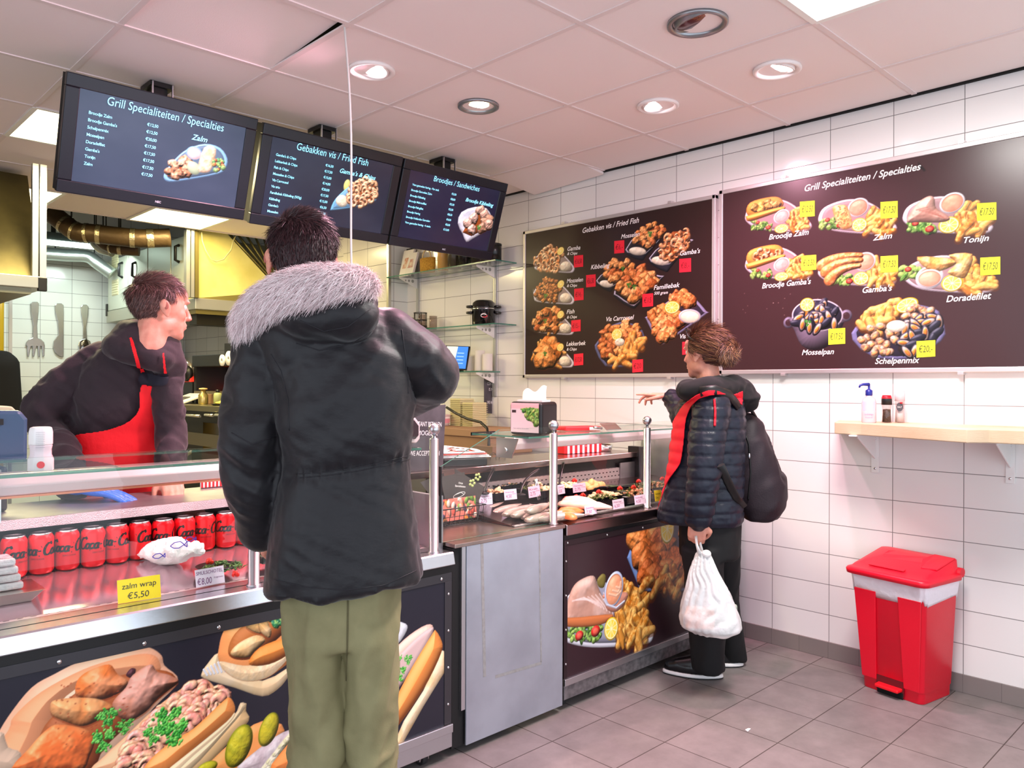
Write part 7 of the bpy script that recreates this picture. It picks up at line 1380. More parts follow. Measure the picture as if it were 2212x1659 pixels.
def hand(mb, w, d, n, side=1, curl=(.3, .35, .3), k=1.0, spread=.0, thumb=.4, per=None):
    d, n = unit(d), np.array(n, float); n = unit(n-d*(n@d)); t = np.cross(d, n)*side; w = np.array(w, float)
    mb.caps([w-d*.03*k, w], [.026*k, .025*k])
    for i, (ln, off) in enumerate(((.9, .030), (1.0, .010), (.94, -.010), (.76, -.029))):
        kn = w+d*(.088-.006*abs(i-1))*k+t*off*k; mb.caps([w+t*off*.6*k, w+d*.05*k+t*off*.9*k, kn], [.016*k, .0155*k, .0125*k]); p = kn; a = 0; dd = d*1.0+t*spread*(1.5-i)*.3; dd = unit(dd); path = [p]
        cs = curl if per is None else per[i]
        for L, c in zip((.044, .028, .022), cs):
            a += c; p = p+(dd*cos(a)+n*sin(a))*L*ln*k; path.append(p)
        mb.caps(path, [.0105*k, .0095*k, .0085*k, .0075*k], 10)
    b = w+d*.025*k+t*.026*k; q1 = b+unit(d*.6+t*.75+n*.25)*.042*k; q2 = q1+unit(d*.85+t*(.5-thumb)+n*(.2+thumb))*.032*k; q3 = q2+unit(d*.9+t*(.2-thumb)+n*(.2+thumb))*.024*k
    mb.caps([b, q1, q2, q3], [.015*k, .0125*k, .011*k, .009*k], 10)
def strands(V, N, D, L, wd, lift=.5, sag=.0, mats=2, seg=3, jit=.25):
    """tapered hair ribbons: roots V, surface normals N, flow directions D"""
    n = len(V); rg = RNG; T = D-N*(D*N).sum(1, keepdims=True); T /= np.linalg.norm(T, axis=1, keepdims=True)+1e-9
    d = T+N*lift+rg.normal(size=(n, 3))*jit; d /= np.linalg.norm(d, axis=1, keepdims=True); s = np.cross(d, N+rg.normal(size=(n, 3))*.5); s /= np.linalg.norm(s, axis=1, keepdims=True)+1e-9
    L = np.broadcast_to(np.asarray(L, float), (n,))*(.65+.6*rg.random(n)); pts = []
    for k in range(seg+1):
        q = k/seg; c = V+d*(L*q)[:, None]-N*(L*.25*q*q)[:, None]*lift+np.array([0, 0, -1.])*(sag*L*q*q)[:, None]+T*(L*.25*q*q)[:, None]; w = wd*(1-q*.85); pts += [c-s*w, c+s*w]
    A = np.stack(pts, 1).reshape(-1, 3); m = MB(); K = 2*(seg+1); m.v = [tuple(v) for v in A]; mi = rg.integers(0, mats, n)
    for i in range(n):
        for k in range(seg): b = i*K+2*k; m.f.append((b, b+1, b+3, b+2)); m.m.append(int(mi[i])); m.sm.append(True)
    return m
def on_ell(c, r, n, keep):
    c, r = np.array(c), np.array(r); out = []
    while sum(len(o) for o in out) < n:
        u = RNG.normal(size=(n*2, 3)); u /= np.linalg.norm(u, axis=1, keepdims=True); q = c+u*r; out.append(q[keep(q)])
    V = np.concatenate(out)[:n]; N = (V-c)/r**2; return V, N/np.linalg.norm(N, axis=1, keepdims=True)
def hair(root, M, keep, n, L, cols, flow, k=1.0, lift=.4, wd=.0011, c=(0, -.014, .034), r=(.079, .098, .092), cap=True, sag=.1, jit=.25):
    """short hair: a close cap plus thousands of tapered strands; keep() works in head space"""
    R3, o = M[:3, :3], M[:3, 3]; V, N = on_ell(np.array(c)*k, np.array(r)*k, n, lambda q: keep(q/k)); D = flow(V/k)
    ms = [mat('hair_%d_%d_%d' % q, q, .42, spec=.6) for q in cols]
    m = MB()
    if cap:
        e = MB().ell(np.array(c)*k, np.array(r)*k*.997, n=64, m=48); A = np.array(e.v); ok = keep(A/k)
        m.v = [tuple(R3@v+o) for v in A]; m.f = [f for f in e.f if all(ok[list(f)])]; m.m = [0]*len(m.f); m.sm = [True]*len(m.f)
    Ls = L(V/k) if callable(L) else L
    m.merge(strands(V@R3.T+o, N@R3.T, D@R3.T, np.asarray(Ls)*1.0, wd, lift, sag, len(cols), jit=jit)); return m.build('hair', ms, root, label=None)
def cloth(mb, voxel, smooth, folds):
    """union of overlapping volumes, then folds: list of (direction along fold, across-frequency, along-frequency, depth, mask fn)"""
    V, F = union(mb, voxel, smooth); N = normals(V, F)
    for (dirn, fa, fl, amp, mask) in folds:
        d = unit(dirn); a = V@d; rest = V-np.outer(a, d); q = np.concatenate([rest*fa+fbm(V*3, 2)[:, None]*1.2, (a*fl)[:, None]], 1)
        n = fbm(np.stack([q[:, 0]+q[:, 3]*.3, q[:, 1]-q[:, 3]*.3, q[:, 2]+q[:, 3]], 1), 2); rd = 1-np.abs(n-.375)*6; rd = np.clip(rd, -1, 1)
        V = V+N*(rd*amp*(mask(V) if mask else 1))[:, None]
    return V, F
def drape(poly, V, F, off, step=2.0, k=1.0, it=3):
    """cloth panel: points seen inside the pixel polygon, laid on surface (V,F) with a stand-off"""
    bvh = BVHTree.FromPolygons([Vector(v) for v in V], F); p = spline(np.array(poly, float), 3) if k else np.array(poly, float); lo, hi = p.min(0), p.max(0)
    nx, ny = int((hi[0]-lo[0])/step)+2, int((hi[1]-lo[1])/step)+2; idx = {}; m = MB()
    for j in range(ny):
        for i in range(nx):
            x, y = lo[0]+i*step, lo[1]+j*step
            if not inpoly(p, x, y): continue
            d = unit(P(x, y, d=1)-EYE); h = bvh.ray_cast(Vector(EYE), Vector(d))
            if h[0] is None: continue
            nn = np.array(h[1]); nn = nn if nn@d < 0 else -nn; idx[i, j] = len(m.v); m.v.append(tuple(np.array(h[0])+nn*off*.5-d*off*.7))
    for (i, j), a in idx.items():
        q = [idx.get(t) for t in ((i+1, j), (i+1, j+1), (i, j+1))]
        if None not in q: m.f.append((a, q[2], q[1], q[0])); m.m.append(0); m.sm.append(True)
    A = np.array(m.v)      # smooth so the panel bridges small creases
    if len(m.f):
        E = np.array([(f[a], f[(a+1) % 4]) for f in m.f for a in range(4)])
        for _ in range(it):
            S = np.zeros_like(A); C = np.zeros(len(A)); np.add.at(S, E[:, 0], A[E[:, 1]]); np.add.at(S, E[:, 1], A[E[:, 0]]); np.add.at(C, E[:, 0], 1); np.add.at(C, E[:, 1], 1); A = A*.5+.5*np.where(C[:, None] > 0, S/np.maximum(C, 1)[:, None], A)
    m.v = [tuple(v) for v in A]; return m
def tagp(o, label): return tag(o, label, 'person')
def shoe(root, heel, toe, m_up, m_sole, w_=.045, h_=.09):
    heel, toe = np.array(heel, float), np.array(toe, float); d = unit(toe-heel); L = np.linalg.norm(toe-heel); s = np.cross((0, 0, 1), d); R_ = lambda q, w2, z: [heel+d*L*q[0]+s*w2*cos(a)*1.0+d*0+np.array([0, 0, z]) for a in (0,)]
    def outline(sc, z): return [heel+d*(L/2+L/2*sc*cos(a))+s*w_*sc*sin(a)*(1-.18*cos(2*a-.3))+np.array([0, 0, z]) for a in np.linspace(0, 2*pi, 25)[:-1]]
    MB().loft([outline(1.0, .001), outline(1.01, .006)]).build('outsole', rubber, root); b = MB().loft([outline(1.0, .006), outline(1.01, .009), outline(1.0, .020), outline(.97, .021)], caps=True).build('sole', m_sole, root)
    V, F = union(MB().loft([outline(.96, .02), outline(.94, .05)]).caps([heel+d*L*.17+[0, 0, .06], heel+d*L*.45+[0, 0, .056], heel+d*L*.75+[0, 0, .042], heel+d*L*.87+[0, 0, .036]], [.04, .042, .034, .026]).caps([heel+d*L*.2+[0, 0, .06], heel+d*L*.22+[0, 0, h_+.02]], [.042, .042]), .005, 4); u = mesh_of(V, F).build('shoe', m_up, root); b.name = 'shoe_sole'
    return u
# ---------------------------------------------------------------- man in the parka, seen from behind
DM = 1.95
pm = lambda x, y, d=DM: P(x, y, d=d)
erM, efM = axes(690)
faceM = unit(efM*.99-erM*.10); hM = pm(651, 568, 1.98); MM = frame4(hM, faceM, roll=-.05)
b = MB(); head(b, MM, 1.0)
sh = [pm(600, 752, 1.98), pm(830, 740, 1.98)]; hip = [pm(690, 1265, 1.99), pm(800, 1265, 1.99)]
elb = [pm(548, 950, 1.92), pm(930, 815, 2.0)]; wr = [pm(590, 1140, 2.05), P(850, 868, d=2.22)]
b.caps([pm(660, 640, 2.0), pm(700, 760, 2.0), pm(735, 1000, 1.99), pm(740, 1200, 1.99)], [.06, .11, .105, .105], 16).caps([sh[0], sh[1]], .045)
for s in (0, 1): b.caps([sh[s], elb[s], wr[s]], [.048, .038, .026])
hand(b, wr[0], pm(640, 1200, 2.1)-wr[0], efM, -1, (.3, .3, .2)); hand(b, wr[1], P(820, 880, d=2.36)-wr[1], (0, 0, -1), 1, (.4, .4, .3))
kn = [pm(692, 1555, 1.96), pm(797, 1555, 1.97)]; an = [np.array([*kn[0][:2], .09])-efM*.03, np.array([*kn[1][:2], .09])+efM*.0]
for s in (0, 1): b.caps([hip[s], kn[s], an[s]], [.06, .045, .033]); b.caps([an[s], an[s]+efM*.12-[0, 0, .045]], [.035, .025])
V, F = union(b, .0055, 5)
MAN = mesh_of(V, F).build('person', skin, None); tagp(MAN, 'person in a black parka with pink fur trimmed hood, seen from behind at the counter'); eyes(MAN, MM)
def keepM(q): x, y, z = q[..., 0], q[..., 1], q[..., 2]; return (z > -.055+.0*y) & ((y < .045) | (z > .062)) & ~((np.abs(x) > .05) & (y > -.02) & (z < .02)) & ((z > -.02) | (y < -.03))
def flowM(q): x, y, z = q[:, 0], q[:, 1], q[:, 2]; top = np.clip((z-.06)/.05, 0, 1)[:, None]; return top*np.stack([.5+0*x, .3+0*x, .1+0*x], 1)+(1-top)*np.stack([0*x, -.15+0*x, -1+0*x], 1)
hair(MAN, MM, keepM, 11000, lambda q: np.where(q[:, 2] > .06, .024, .011), [(52, 26, 30), (70, 36, 40), (36, 18, 22)], flowM, 1.02, .45, .0009, jit=.32)
# parka
pk_ = MB(); er, ef = erM, efM
T = [(655, 650, 790, .08), (680, 590, 838, .11), (720, 562, 872, .125), (780, 582, 880, .135), (860, 606, 884, .14), (940, 612, 884, .14), (1000, 614, 880, .132), (1045, 608, 884, .138), (1120, 596, 892, .148), (1200, 588, 900, .155), (1256, 584, 906, .158)]
pk_.loft([pring(y, a, c, DM, hd, tilt=(0 if y < 1200 else .012*(y-1190)/70)) for y, a, c, hd in T])
pk_.caps([pm(588, 742), pm(560, 850, 1.93), pm(545, 945, 1.91), pm(552, 1050, 1.93), pm(568, 1140, 1.97)], [.078, .074, .071, .066, .052], 18)
pk_.caps([pm(838, 730, 1.96), pm(895, 775, 1.98), pm(925, 808, 2.0), pm(915, 826, 2.08), P(868, 862, d=2.2)], [.075, .074, .068, .062, .05], 18)
pk_.ell(pm(700, 690, 1.83), (.105, .07, .052), (0, 0, -.6)).ell(pm(745, 680, 1.82), (.08, .07, .06), (0, 0, -.6)).ell(pm(640, 690, 1.86), (.075, .06, .045), (0, .3, -.6)).ell(pm(690, 650, 1.90), (.13, .09, .045), (0, 0, -.6)).ell(pm(770, 655, 1.86), (.05, .06, .045), (0, 0, -.6))
armM = lambda V: np.clip((np.abs((V-pm(745, 829))@erM)-.165)*14, 0, 1)
torM = lambda V: 1-armM(V)
zf = lambda V, a, c: np.clip((V[:, 2]-a)/(c-a), 0, 1)
def waist(V): return np.exp(-((V[:, 2]-(1.33-(1003-829.5)/873-((V-pm(745, 829))@erM)*-.12))/.018)**2)*torM(V)
V, F = cloth(pk_, .0075, 6, [(erM*.72+np.array([0, 0, .66]), 7, 1.4, .015, lambda V: torM(V)*zf(V, 1.08, 1.22)*(1-zf(V, 1.40, 1.46))), (erM*.9-np.array([0, 0, .45]), 15, 2.5, .013, armM), (erM*.5+np.array([0, 0, .85]), 30, 5, .0015, lambda V: 1+0*V[:, 0]), (erM*.95-np.array([0, 0, .25]), 30, 5, .0022, lambda V: 1+0*V[:, 0]), (np.array([0, 0, 1.])+erM*.2, 8, 1.6, .007, lambda V: torM(V)*(1-zf(V, .98, 1.12))), (erM, 14, 3, .003, lambda V: torM(V)*(1-zf(V, .82, .92))), (np.array([0, 0, 1.]), 60, 3, .006, waist)])
N = normals(V, F); w0 = waist(V); V = V-N*(w0*.007)[:, None]
hem = np.clip((.845-V[:, 2])/.012, 0, 1)*torM(V); V = V+N*(hem*.004)[:, None]; PV, PF = V, F
nylon = mat('parka_nylon', (15, 12, 18), .48, spec=.38, bump=(22, .16, (1, 1, 2.0)), sheen=.15)
PARKA = mesh_of(V, F).build('parka', nylon, MAN)
bvhP = BVHTree.FromPolygons([Vector(v) for v in PV], PF)
def seam(path, off=.003, r=.003, n=40, bv=bvhP):
    p = np.array(path, float); t = np.linspace(0, len(p)-1, n); out = []
    for q in t:
        i = min(int(q), len(p)-2); x, y = p[i]+(p[i+1]-p[i])*(q-i); d = unit(P(x, y, d=1)-EYE); h = bv.ray_cast(Vector(EYE), Vector(d))
        if h[0] is not None: out.append(np.array(h[0])-d*off*.3)
    return MB().tube(out, r, 6) if len(out) > 2 else MB()
m = MB()
for pa in ([(585, 765), (606, 800), (622, 860), (625, 930)], [(868, 712), (876, 770), (882, 850)], [(640, 742), (690, 757), (760, 742), (808, 712)], [(648, 692), (700, 716), (752, 706), (800, 668)], [(592, 1252), (660, 1268), (745, 1275), (830, 1264), (900, 1232)], [(500, 935), (545, 960), (600, 940)], [(640, 1024), (700, 1020), (770, 1010), (830, 998), (884, 984)], [(642, 1032), (700, 1028), (770, 1018), (830, 1006), (884, 992)]): m.merge(seam(pa, r=.0013, off=.001))
m.build('seam', mat('parka_seam', (24, 21, 27), .6), PARKA, kind='stuff')
# fur trim
fp = [pm(532, 712, 1.90), pm(541, 682, 1.86), pm(566, 655, 1.81), pm(604, 632, 1.77), pm(650, 618, 1.75), pm(700, 609, 1.75), pm(745, 607, 1.77), pm(783, 614, 1.81), pm(797, 628, 1.86)]
fc = []
for i in range(len(fp)-1):
    for q in np.arange(6)/6: a_, b_, c_, d_ = fp[max(i-1, 0)], fp[i], fp[i+1], fp[min(i+2, len(fp)-1)]; fc.append(.5*(2*b_+(c_-a_)*q+(2*a_-5*b_+4*c_-d_)*q*q+(3*b_-a_-3*c_+d_)*q**3))
fc = np.array(fc); fr = np.interp(np.linspace(0, 1, len(fc)), [0, .1, .5, .9, 1], [.016, .028, .034, .028, .016])
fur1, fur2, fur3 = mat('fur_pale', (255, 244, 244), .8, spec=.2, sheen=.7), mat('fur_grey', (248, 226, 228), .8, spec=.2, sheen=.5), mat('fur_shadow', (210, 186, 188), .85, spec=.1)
n = 17000; ti = RNG.random(n)*(len(fc)-1.001); i0 = ti.astype(int); fq = (ti-i0)[:, None]; C = fc[i0]*(1-fq)+fc[i0+1]*fq; Tn = fc[i0+1]-fc[i0]; Tn /= np.linalg.norm(Tn, axis=1, keepdims=True); aa = RNG.random(n)*2*pi
B1_ = np.cross(Tn, [0, 0, 1.]); B1_ /= np.linalg.norm(B1_, axis=1, keepdims=True); B2_ = np.cross(Tn, B1_); Nn = B1_*np.cos(aa)[:, None]+B2_*np.sin(aa)[:, None]; rr_ = np.interp(ti/(len(fc)-1), np.linspace(0, 1, len(fc)), fr)
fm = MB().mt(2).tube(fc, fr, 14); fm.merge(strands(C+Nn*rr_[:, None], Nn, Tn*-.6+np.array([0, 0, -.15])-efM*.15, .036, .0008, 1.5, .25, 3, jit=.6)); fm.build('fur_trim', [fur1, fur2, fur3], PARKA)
# trousers and shoes
khaki = mat('khaki_cotton', (134, 128, 92), .85, var=(12, (118, 112, 78)), bump=(260, .08))
tr = MB().loft([pring(1200, 630, 860, 1.97, .115), pring(1290, 614, 852, 1.96, .118), pring(1380, 624, 850, 1.96, .112)])
for s_, rows in enumerate([[(1330, 622, 738, .108), (1400, 626, 742, .106), (1500, 636, 746, .098), (1600, 641, 744, .09), (1700, 640, 742, .085), (1850, 645, 738, .075), (1935, 650, 738, .07)], [(1330, 736, 851, .108), (1400, 742, 851, .106), (1500, 751, 850, .098), (1600, 752, 842, .09), (1700, 752, 836, .085), (1850, 756, 832, .075), (1935, 757, 832, .07)]]): tr.loft([pring(y, a, c, 1.955+.01*s_, hd, p=2.1) for y, a, c, hd in rows])
V, F = cloth(tr, .008, 8, [(np.array([0, 0, 1.])+erM*.15, 11, 2.0, .012, None), (np.array([0, 0, 1.])+erM*.6, 14, 3.5, .005, None), (erM*1.0+np.array([0, 0, .3]), 16, 5, .012, lambda V: 1-zf(V, .40, .62))])
TRO = mesh_of(V, F).build('trousers', khaki, MAN); bt = BVHTree.FromPolygons([Vector(v) for v in V], F)
m = MB()
for pa in ([(752, 1290), (750, 1400), (748, 1470)],): m.merge(seam(pa, r=.002, bv=bt))
m.build('seam', mat('khaki_seam', (92, 86, 58), .9), TRO)
for s in (0, 1): c = np.array([*an[s][:2], 0]); shoe(MAN, c-efM*.07, c+efM*.2, mat('brown_leather', (70, 48, 36), .5), rubber)
# ---------------------------------------------------------------- server with the red apron
pe = lambda x, y, d=2.95: P(x, y, d=d)
erE, efE = axes(300); fE = unit(erE*.93+efE*.36); hE = pe(346, 668, 2.87); ME = frame4(hE, fE, roll=.04); ME[:3, :3] = ME[:3, :3]@rotm(-.04, 0, 0)
b = MB(); head(b, ME, 1.0)
shE = [pe(225, 806, 3.02), pe(350, 818, 2.95)]; elE = [pe(92, 890, 2.95), pe(372, 920, 2.93)]; wrE = [P(168, 1052, z=.992), P(368, 1030, z=1.0)]
b.caps([pe(322, 745, 2.9), pe(292, 800, 2.98), pe(262, 920, 3.02), pe(258, 1080, 3.06), pe(262, 1200, 3.1)], [.052, .095, .11, .115, .11], 16).caps(shE, .045)
for s in (0, 1): b.caps([shE[s], elE[s], wrE[s]], [.044, .033, .026])
gl = P(240, 1064, z=.972); hand(b, wrE[1], P(374, 1060, z=.958)-wrE[1], (0, 0, -1), -1, (.5, .3, .2), .95)
for s in (-1, 1): q = pe(262+s*45, 1200, 3.1); b.caps([q, np.array([q[0], q[1]+.02, .5]), np.array([q[0], q[1]+.04, .08])], [.08, .055, .04]); b.caps([np.array([q[0], q[1]+.04, .06]), np.array([q[0]+.02, q[1]-.1, .035])], [.04, .03])
V, F = union(b, .0055, 5); SRV = mesh_of(V, F).build('person', skin, None); tagp(SRV, 'person in dark jacket and red apron leaning behind the counter, looking right'); eyes(SRV, ME)
m = MB(); hand(m, wrE[0], gl-wrE[0], (0, 0, -1), 1, (.15, .12, .1), 1.1); V, F = union(m, .004, 3); V = V.copy(); mesh_of(V, F).build('blue_glove', mat('glove_blue', (52, 108, 216), .4, bump=(90, .2)), SRV)
def keepE(q): x, y, z = q[..., 0], q[..., 1], q[..., 2]; return (z > -.05) & (((y < .035) & (z > -.0-.0*y)) | ((y < .062) & (z > .055)) | (y < -.03)) & ~((np.abs(x) > .05) & (y > -.03) & (z < .018)) & ~((np.abs(x) > .045) & (y > .03) & (z < .07))
def flowE(q): x, y, z = q[:, 0], q[:, 1], q[:, 2]; t_ = np.clip((z-.05)/.05, 0, 1)[:, None]; return t_*np.stack([.1+0*x, .9+0*x, .2+0*x], 1)+(1-t_)*np.stack([0*x, -.5+0*x, -.9+0*x], 1)
hair(SRV, ME, keepE, 8000, lambda q: np.where(q[:, 2] > .05, .030, .012), [(86, 52, 48), (120, 86, 78), (66, 42, 40)], flowE, 1.0, .45, .0009, jit=.3)
jk = MB().loft([pring(735, 268, 362, 2.93, .08), pring(765, 225, 378, 2.96, .105), pring(800, 190, 382, 2.97, .125), pring(860, 172, 372, 2.98, .135), pring(920, 160, 358, 3.0, .14), pring(1000, 152, 350, 3.02, .15), pring(1100, 158, 350, 3.05, .15), pring(1150, 162, 348, 3.06, .14)])
JTV, JTF = union(MB().merge(jk), .010, 4)
jk.caps([pe(222, 785, 2.96), pe(150, 838, 2.90), pe(98, 884, 2.87), pe(108, 930, 2.88), P(138, 1005, z=1.05), P(158, 1044, z=1.0)], [.078, .074, .066, .06, .052, .044], 16)
jk.caps([pe(356, 806, 2.93), pe(368, 870, 2.91), pe(370, 930, 2.92), P(368, 990, d=2.86), P(367, 1030, d=2.81)], [.056, .046, .042, .040, .040], 16)
ax0 = pe(318, 748, 2.90)
for dz, rr0, rt_ in ((-.035, .098, .040), (.0, .084, .036), (.03, .076, .032)):
    cpt = [ax0+erE*(rr0*cos(q)+.25*dz)+efE*rr0*.92*sin(q)+np.array([0, 0, dz-.36*rr0*cos(q)*1.0]) for q in np.linspace(0, 2*pi, 15)]; jk.caps(cpt, rt_, 10)
jk.caps([pe(290, 715, 2.95), pe(286, 745, 2.96)], [.04, .06])
V, F = cloth(jk, .008, 6, [(erE+np.array([0, 0, -.5]), 17, 4, .012, lambda V: 1-zf(V, 1.36, 1.5)), (erE*.4+np.array([0, 0, 1.]), 9, 3, .009, None)])
JKE = mesh_of(V, F).build('jacket', mat('plum_black_jersey', (38, 23, 31), .75, sheen=.15, bump=(90, .1)), SRV); JV, JF = V, F
APR = drape([(302, 830), (330, 832), (360, 830), (354, 870), (348, 940), (348, 1020), (346, 1120), (250, 1130), (160, 1120), (153, 1040), (152, 985), (156, 942), (230, 926), (276, 906), (297, 880)], JTV, JTF, .030, 2.0).build('apron', mat('apron_red', (232, 14, 28), .7, bump=(30, .25)), SRV, solid=.003)
drape([(301, 806), (330, 806), (361, 802), (362, 832), (330, 835), (301, 834)], JV, JF, .014, 1.5).build('apron_band', mat('apron_navy', (22, 22, 36), .8), APR, world=True)
for pl_ in ([(279, 732), (287, 728), (312, 806), (301, 808)], [(347, 764), (353, 762), (360, 804), (352, 805)]): drape(pl_, JV, JF, .016, 1.2, 0).build('apron_strap', mat('apron_red'), APR)
drape([(296, 868), (303, 870), (302, 900), (296, 896)], JV, JF, .016, 1.2, 0)
mesh_of(*union(MB().caps([pe(262-45, 1140, 3.07), pe(262-45, 1180, 3.1)], .1).caps([pe(262+45, 1140, 3.07), pe(262+45, 1180, 3.1)], .1).caps([pe(217, 1180, 3.1), np.array([*pe(217, 1200, 3.1)[:2], .1])], [.1, .075]).caps([pe(307, 1180, 3.1), np.array([*pe(307, 1200, 3.1)[:2], .1])], [.1, .075]), .012, 4)).build('trousers', mat('black_cotton', (18, 17, 19), .85), SRV)
for s in (-1, 1): q = pe(262+s*45, 1200, 3.1); c = np.array([q[0], q[1]+.04, 0]); shoe(SRV, c+[-.02, .06, 0], c+[.03, -.19, 0], blkm, rubber)
# ---------------------------------------------------------------- woman with backpack
DW = 3.62
pw = lambda x, y, d=DW: P(x, y, d=d-.08)
wring = lambda y, a, c, D, hd, **k: pring(y, a, c, D-.08, hd, **k)
erW, efW = axes(1530); fW = unit(-erW*.80+efW*.60); hW = pw(1522, 766, 3.62); MW = frame4(hW, fW, roll=.0); kW = .96
b = MB(); head(b, MW, kW, True)
shW = [pw(1530, 868, 3.5), pw(1500, 872, 3.82)]; elW = [pw(1522, 1010, 3.47), pw(1466, 905, 3.95)]; wrW = [pw(1507, 1122, 3.45), pw(1446, 856, 4.05)]
b.caps([pw(1530, 815), pw(1540, 880), pw(1530, 1000), pw(1535, 1120)], [.05, .10, .11, .115], 16).caps(shW, .05)
for s in (0, 1): b.caps([shW[s], elW[s], wrW[s]], [.042, .034, .024])
hand(b, wrW[0]+[0, 0, .0], np.array([0, 0, -1.])-erW*.06, efW, 1, (.9, 1.3, .9), .95, thumb=.7)
hand(b, wrW[1], pw(1404, 852, 4.10)-wrW[1], np.array([0, 0, -1.]), 1, (.2, .35, .3), .95, spread=.5, thumb=.1, per=((.02, .05, .05), (.25, .5, .4), (.35, .7, .5), (.45, .8, .6)))
heel = [P(1562, 1466, z=0), P(1606, 1440, z=0)]; toe = [P(1450, 1455, z=0), P(1560, 1432, z=0)]; toe[1] = heel[1]+(toe[0]-heel[0])/np.linalg.norm(toe[0]-heel[0])*.25; toe[0] = heel[0]+unit(toe[0]-heel[0])*.27
for s in (0, 1):
    a_ = heel[s]+unit(toe[s]-heel[s])*.055+[0, 0, .08]; k_ = pw([1522, 1565][s], 1280, [3.585, 3.74][s]); h_ = pw([1520, 1556][s], 1150, [3.58, 3.67][s]); b.caps([h_, k_, pw([1531, 1584][s], 1410, [3.64, 3.83][s]), a_], [.065, .045, .034, .032]); b.caps([a_, a_+unit(toe[s]-heel[s])*.11-[0, 0, .045]], [.034, .024])
V, F = union(b, .0055, 5); WOM = mesh_of(V, F).build('person', skin, None); tagp(WOM, 'person with hair in a bun and black quilted jacket, pointing and holding a white bag'); eyes(WOM, MW, kW)
def keepW(q): x, y, z = q[..., 0], q[..., 1], q[..., 2]; return ((z > -.075) & (y < -.035)) | ((y < .05) & (z > .012)) | ((y < .075) & (z > .068))
wc = [(84, 46, 44), (128, 82, 58), (62, 30, 34), (156, 108, 76)]
bn = np.array((0, -.125, .005))
def flowW(q): d = bn-q; return d/np.linalg.norm(d, axis=1, keepdims=True)
HW = hair(WOM, MW, keepW, 6500, .06, wc, flowW, kW, .12, .0013, r=(.081, .1, .094), sag=0, jit=.12)
bm = MB(); Rb, ob = MW[:3, :3], MW[:3, 3]; bb_ = lambda v: Rb@(np.array(v)*kW)+ob
for k in range(5): a = k*1.26; bm.mt(k % 4).ell(bb_(bn+np.array([.030*cos(a), .006*sin(3*a), .030*sin(a)])), (.030, .03, .03))
V, N = on_ell(bb_(bn), (.058, .052, .058), 2600, lambda q: q[:, 0] > -9e9); sw = np.cross(N, Rb@np.array([0, 1., 0])+RNG.normal(size=N.shape)*.25); bm.merge(strands(V-N*.006, N, sw, .032, .0016, .05, .0, 4, jit=.12)); bm.build('hair_bun', [mat('hair_%d_%d_%d' % q) for q in wc], HW)
# quilted jacket
qj = MB().loft([wring(846, 1492, 1590, 3.62, .09), wring(872, 1466, 1606, 3.62, .135), wring(920, 1455, 1608, 3.62, .15), wring(980, 1447, 1606, 3.62, .155), wring(1050, 1436, 1604, 3.62, .16), wring(1095, 1424, 1604, 3.62, .165), wring(1128, 1420, 1602, 3.62, .16)])
qa = MB().caps([pw(1538, 880, 3.48), pw(1525, 960, 3.44), pw(1521, 1020, 3.42), pw(1512, 1095, 3.42), pw(1508, 1118, 3.43)], [.082, .078, .072, .064, .058], 18); qb = MB().caps([pw(1500, 875, 3.8), pw(1474, 900, 3.92), pw(1460, 870, 4.02), pw(1452, 862, 4.04)], [.07, .06, .052, .05], 14)
V, F = union(MB().merge(qj).merge(qa).merge(qb), .007, 5); N = normals(V, F)
qz = (V[:, 2]+.25*((V-pw(1530, 900))@erW)*0+.012*fbm(V*5, 2))/.052; ph = np.abs(np.sin(pi*qz)); V = V+N*((np.minimum(ph*1.7, 1)-.7)*.0055)[:, None]+N*((fbm(V*34, 2)-.4)*.012)[:, None]
qn = mat('quilted_nylon', (22, 26, 40), .42, spec=.4, bump=(60, .12)); QJ = mesh_of(V, F).build('jacket', qn, WOM); WV, WF = V, F
# dark collar and hood
V, F = cloth(MB().caps([pw(1488, 845, 3.5), pw(1530, 838, 3.46), pw(1585, 838, 3.58), pw(1600, 850, 3.72)], [.045, .05, .055, .05]).caps([pw(1485, 843, 3.55), pw(1492, 842, 3.75)], .045).ell(pw(1585, 852, 3.64), (.10, .1, .075)).ell(pw(1604, 862, 3.64), (.06, .08, .06)), .007, 6, [(erW+np.array([0, 0, .2]), 18, 4, .007, None)])
mesh_of(V, F).build('collar', mat('black_fleece', (13, 11, 14), .9, sheen=.04), QJ); CV, CF = V, F
redl = mat('red_lining', (226, 14, 40), .6, bump=(30, .2)); LNV = np.concatenate([WV, CV]); LNF = WF+[tuple(i+len(WV) for i in f) for f in CF]
RL = drape([(1476, 872), (1500, 850), (1540, 838), (1574, 852), (1560, 858), (1535, 856), (1507, 872), (1488, 905), (1482, 960), (1474, 1005), (1450, 1040), (1432, 1085), (1418, 1112), (1421, 1070), (1432, 1010), (1438, 965), (1448, 920)], LNV, LNF, .014, 1.6, it=30).build('red_lining', redl, QJ, solid=.004)
drape([(1576, 852), (1604, 842), (1603, 878), (1590, 870)], LNV, LNF, .012, 1.6, 0).build('red_lining', redl, QJ, solid=.003)
bw = BVHTree.FromPolygons([Vector(v) for v in LNV], LNF); seam([(1543, 862), (1545, 890), (1544, 920)], r=.005, bv=bw, off=.02).build('draw_cord', redl, QJ)
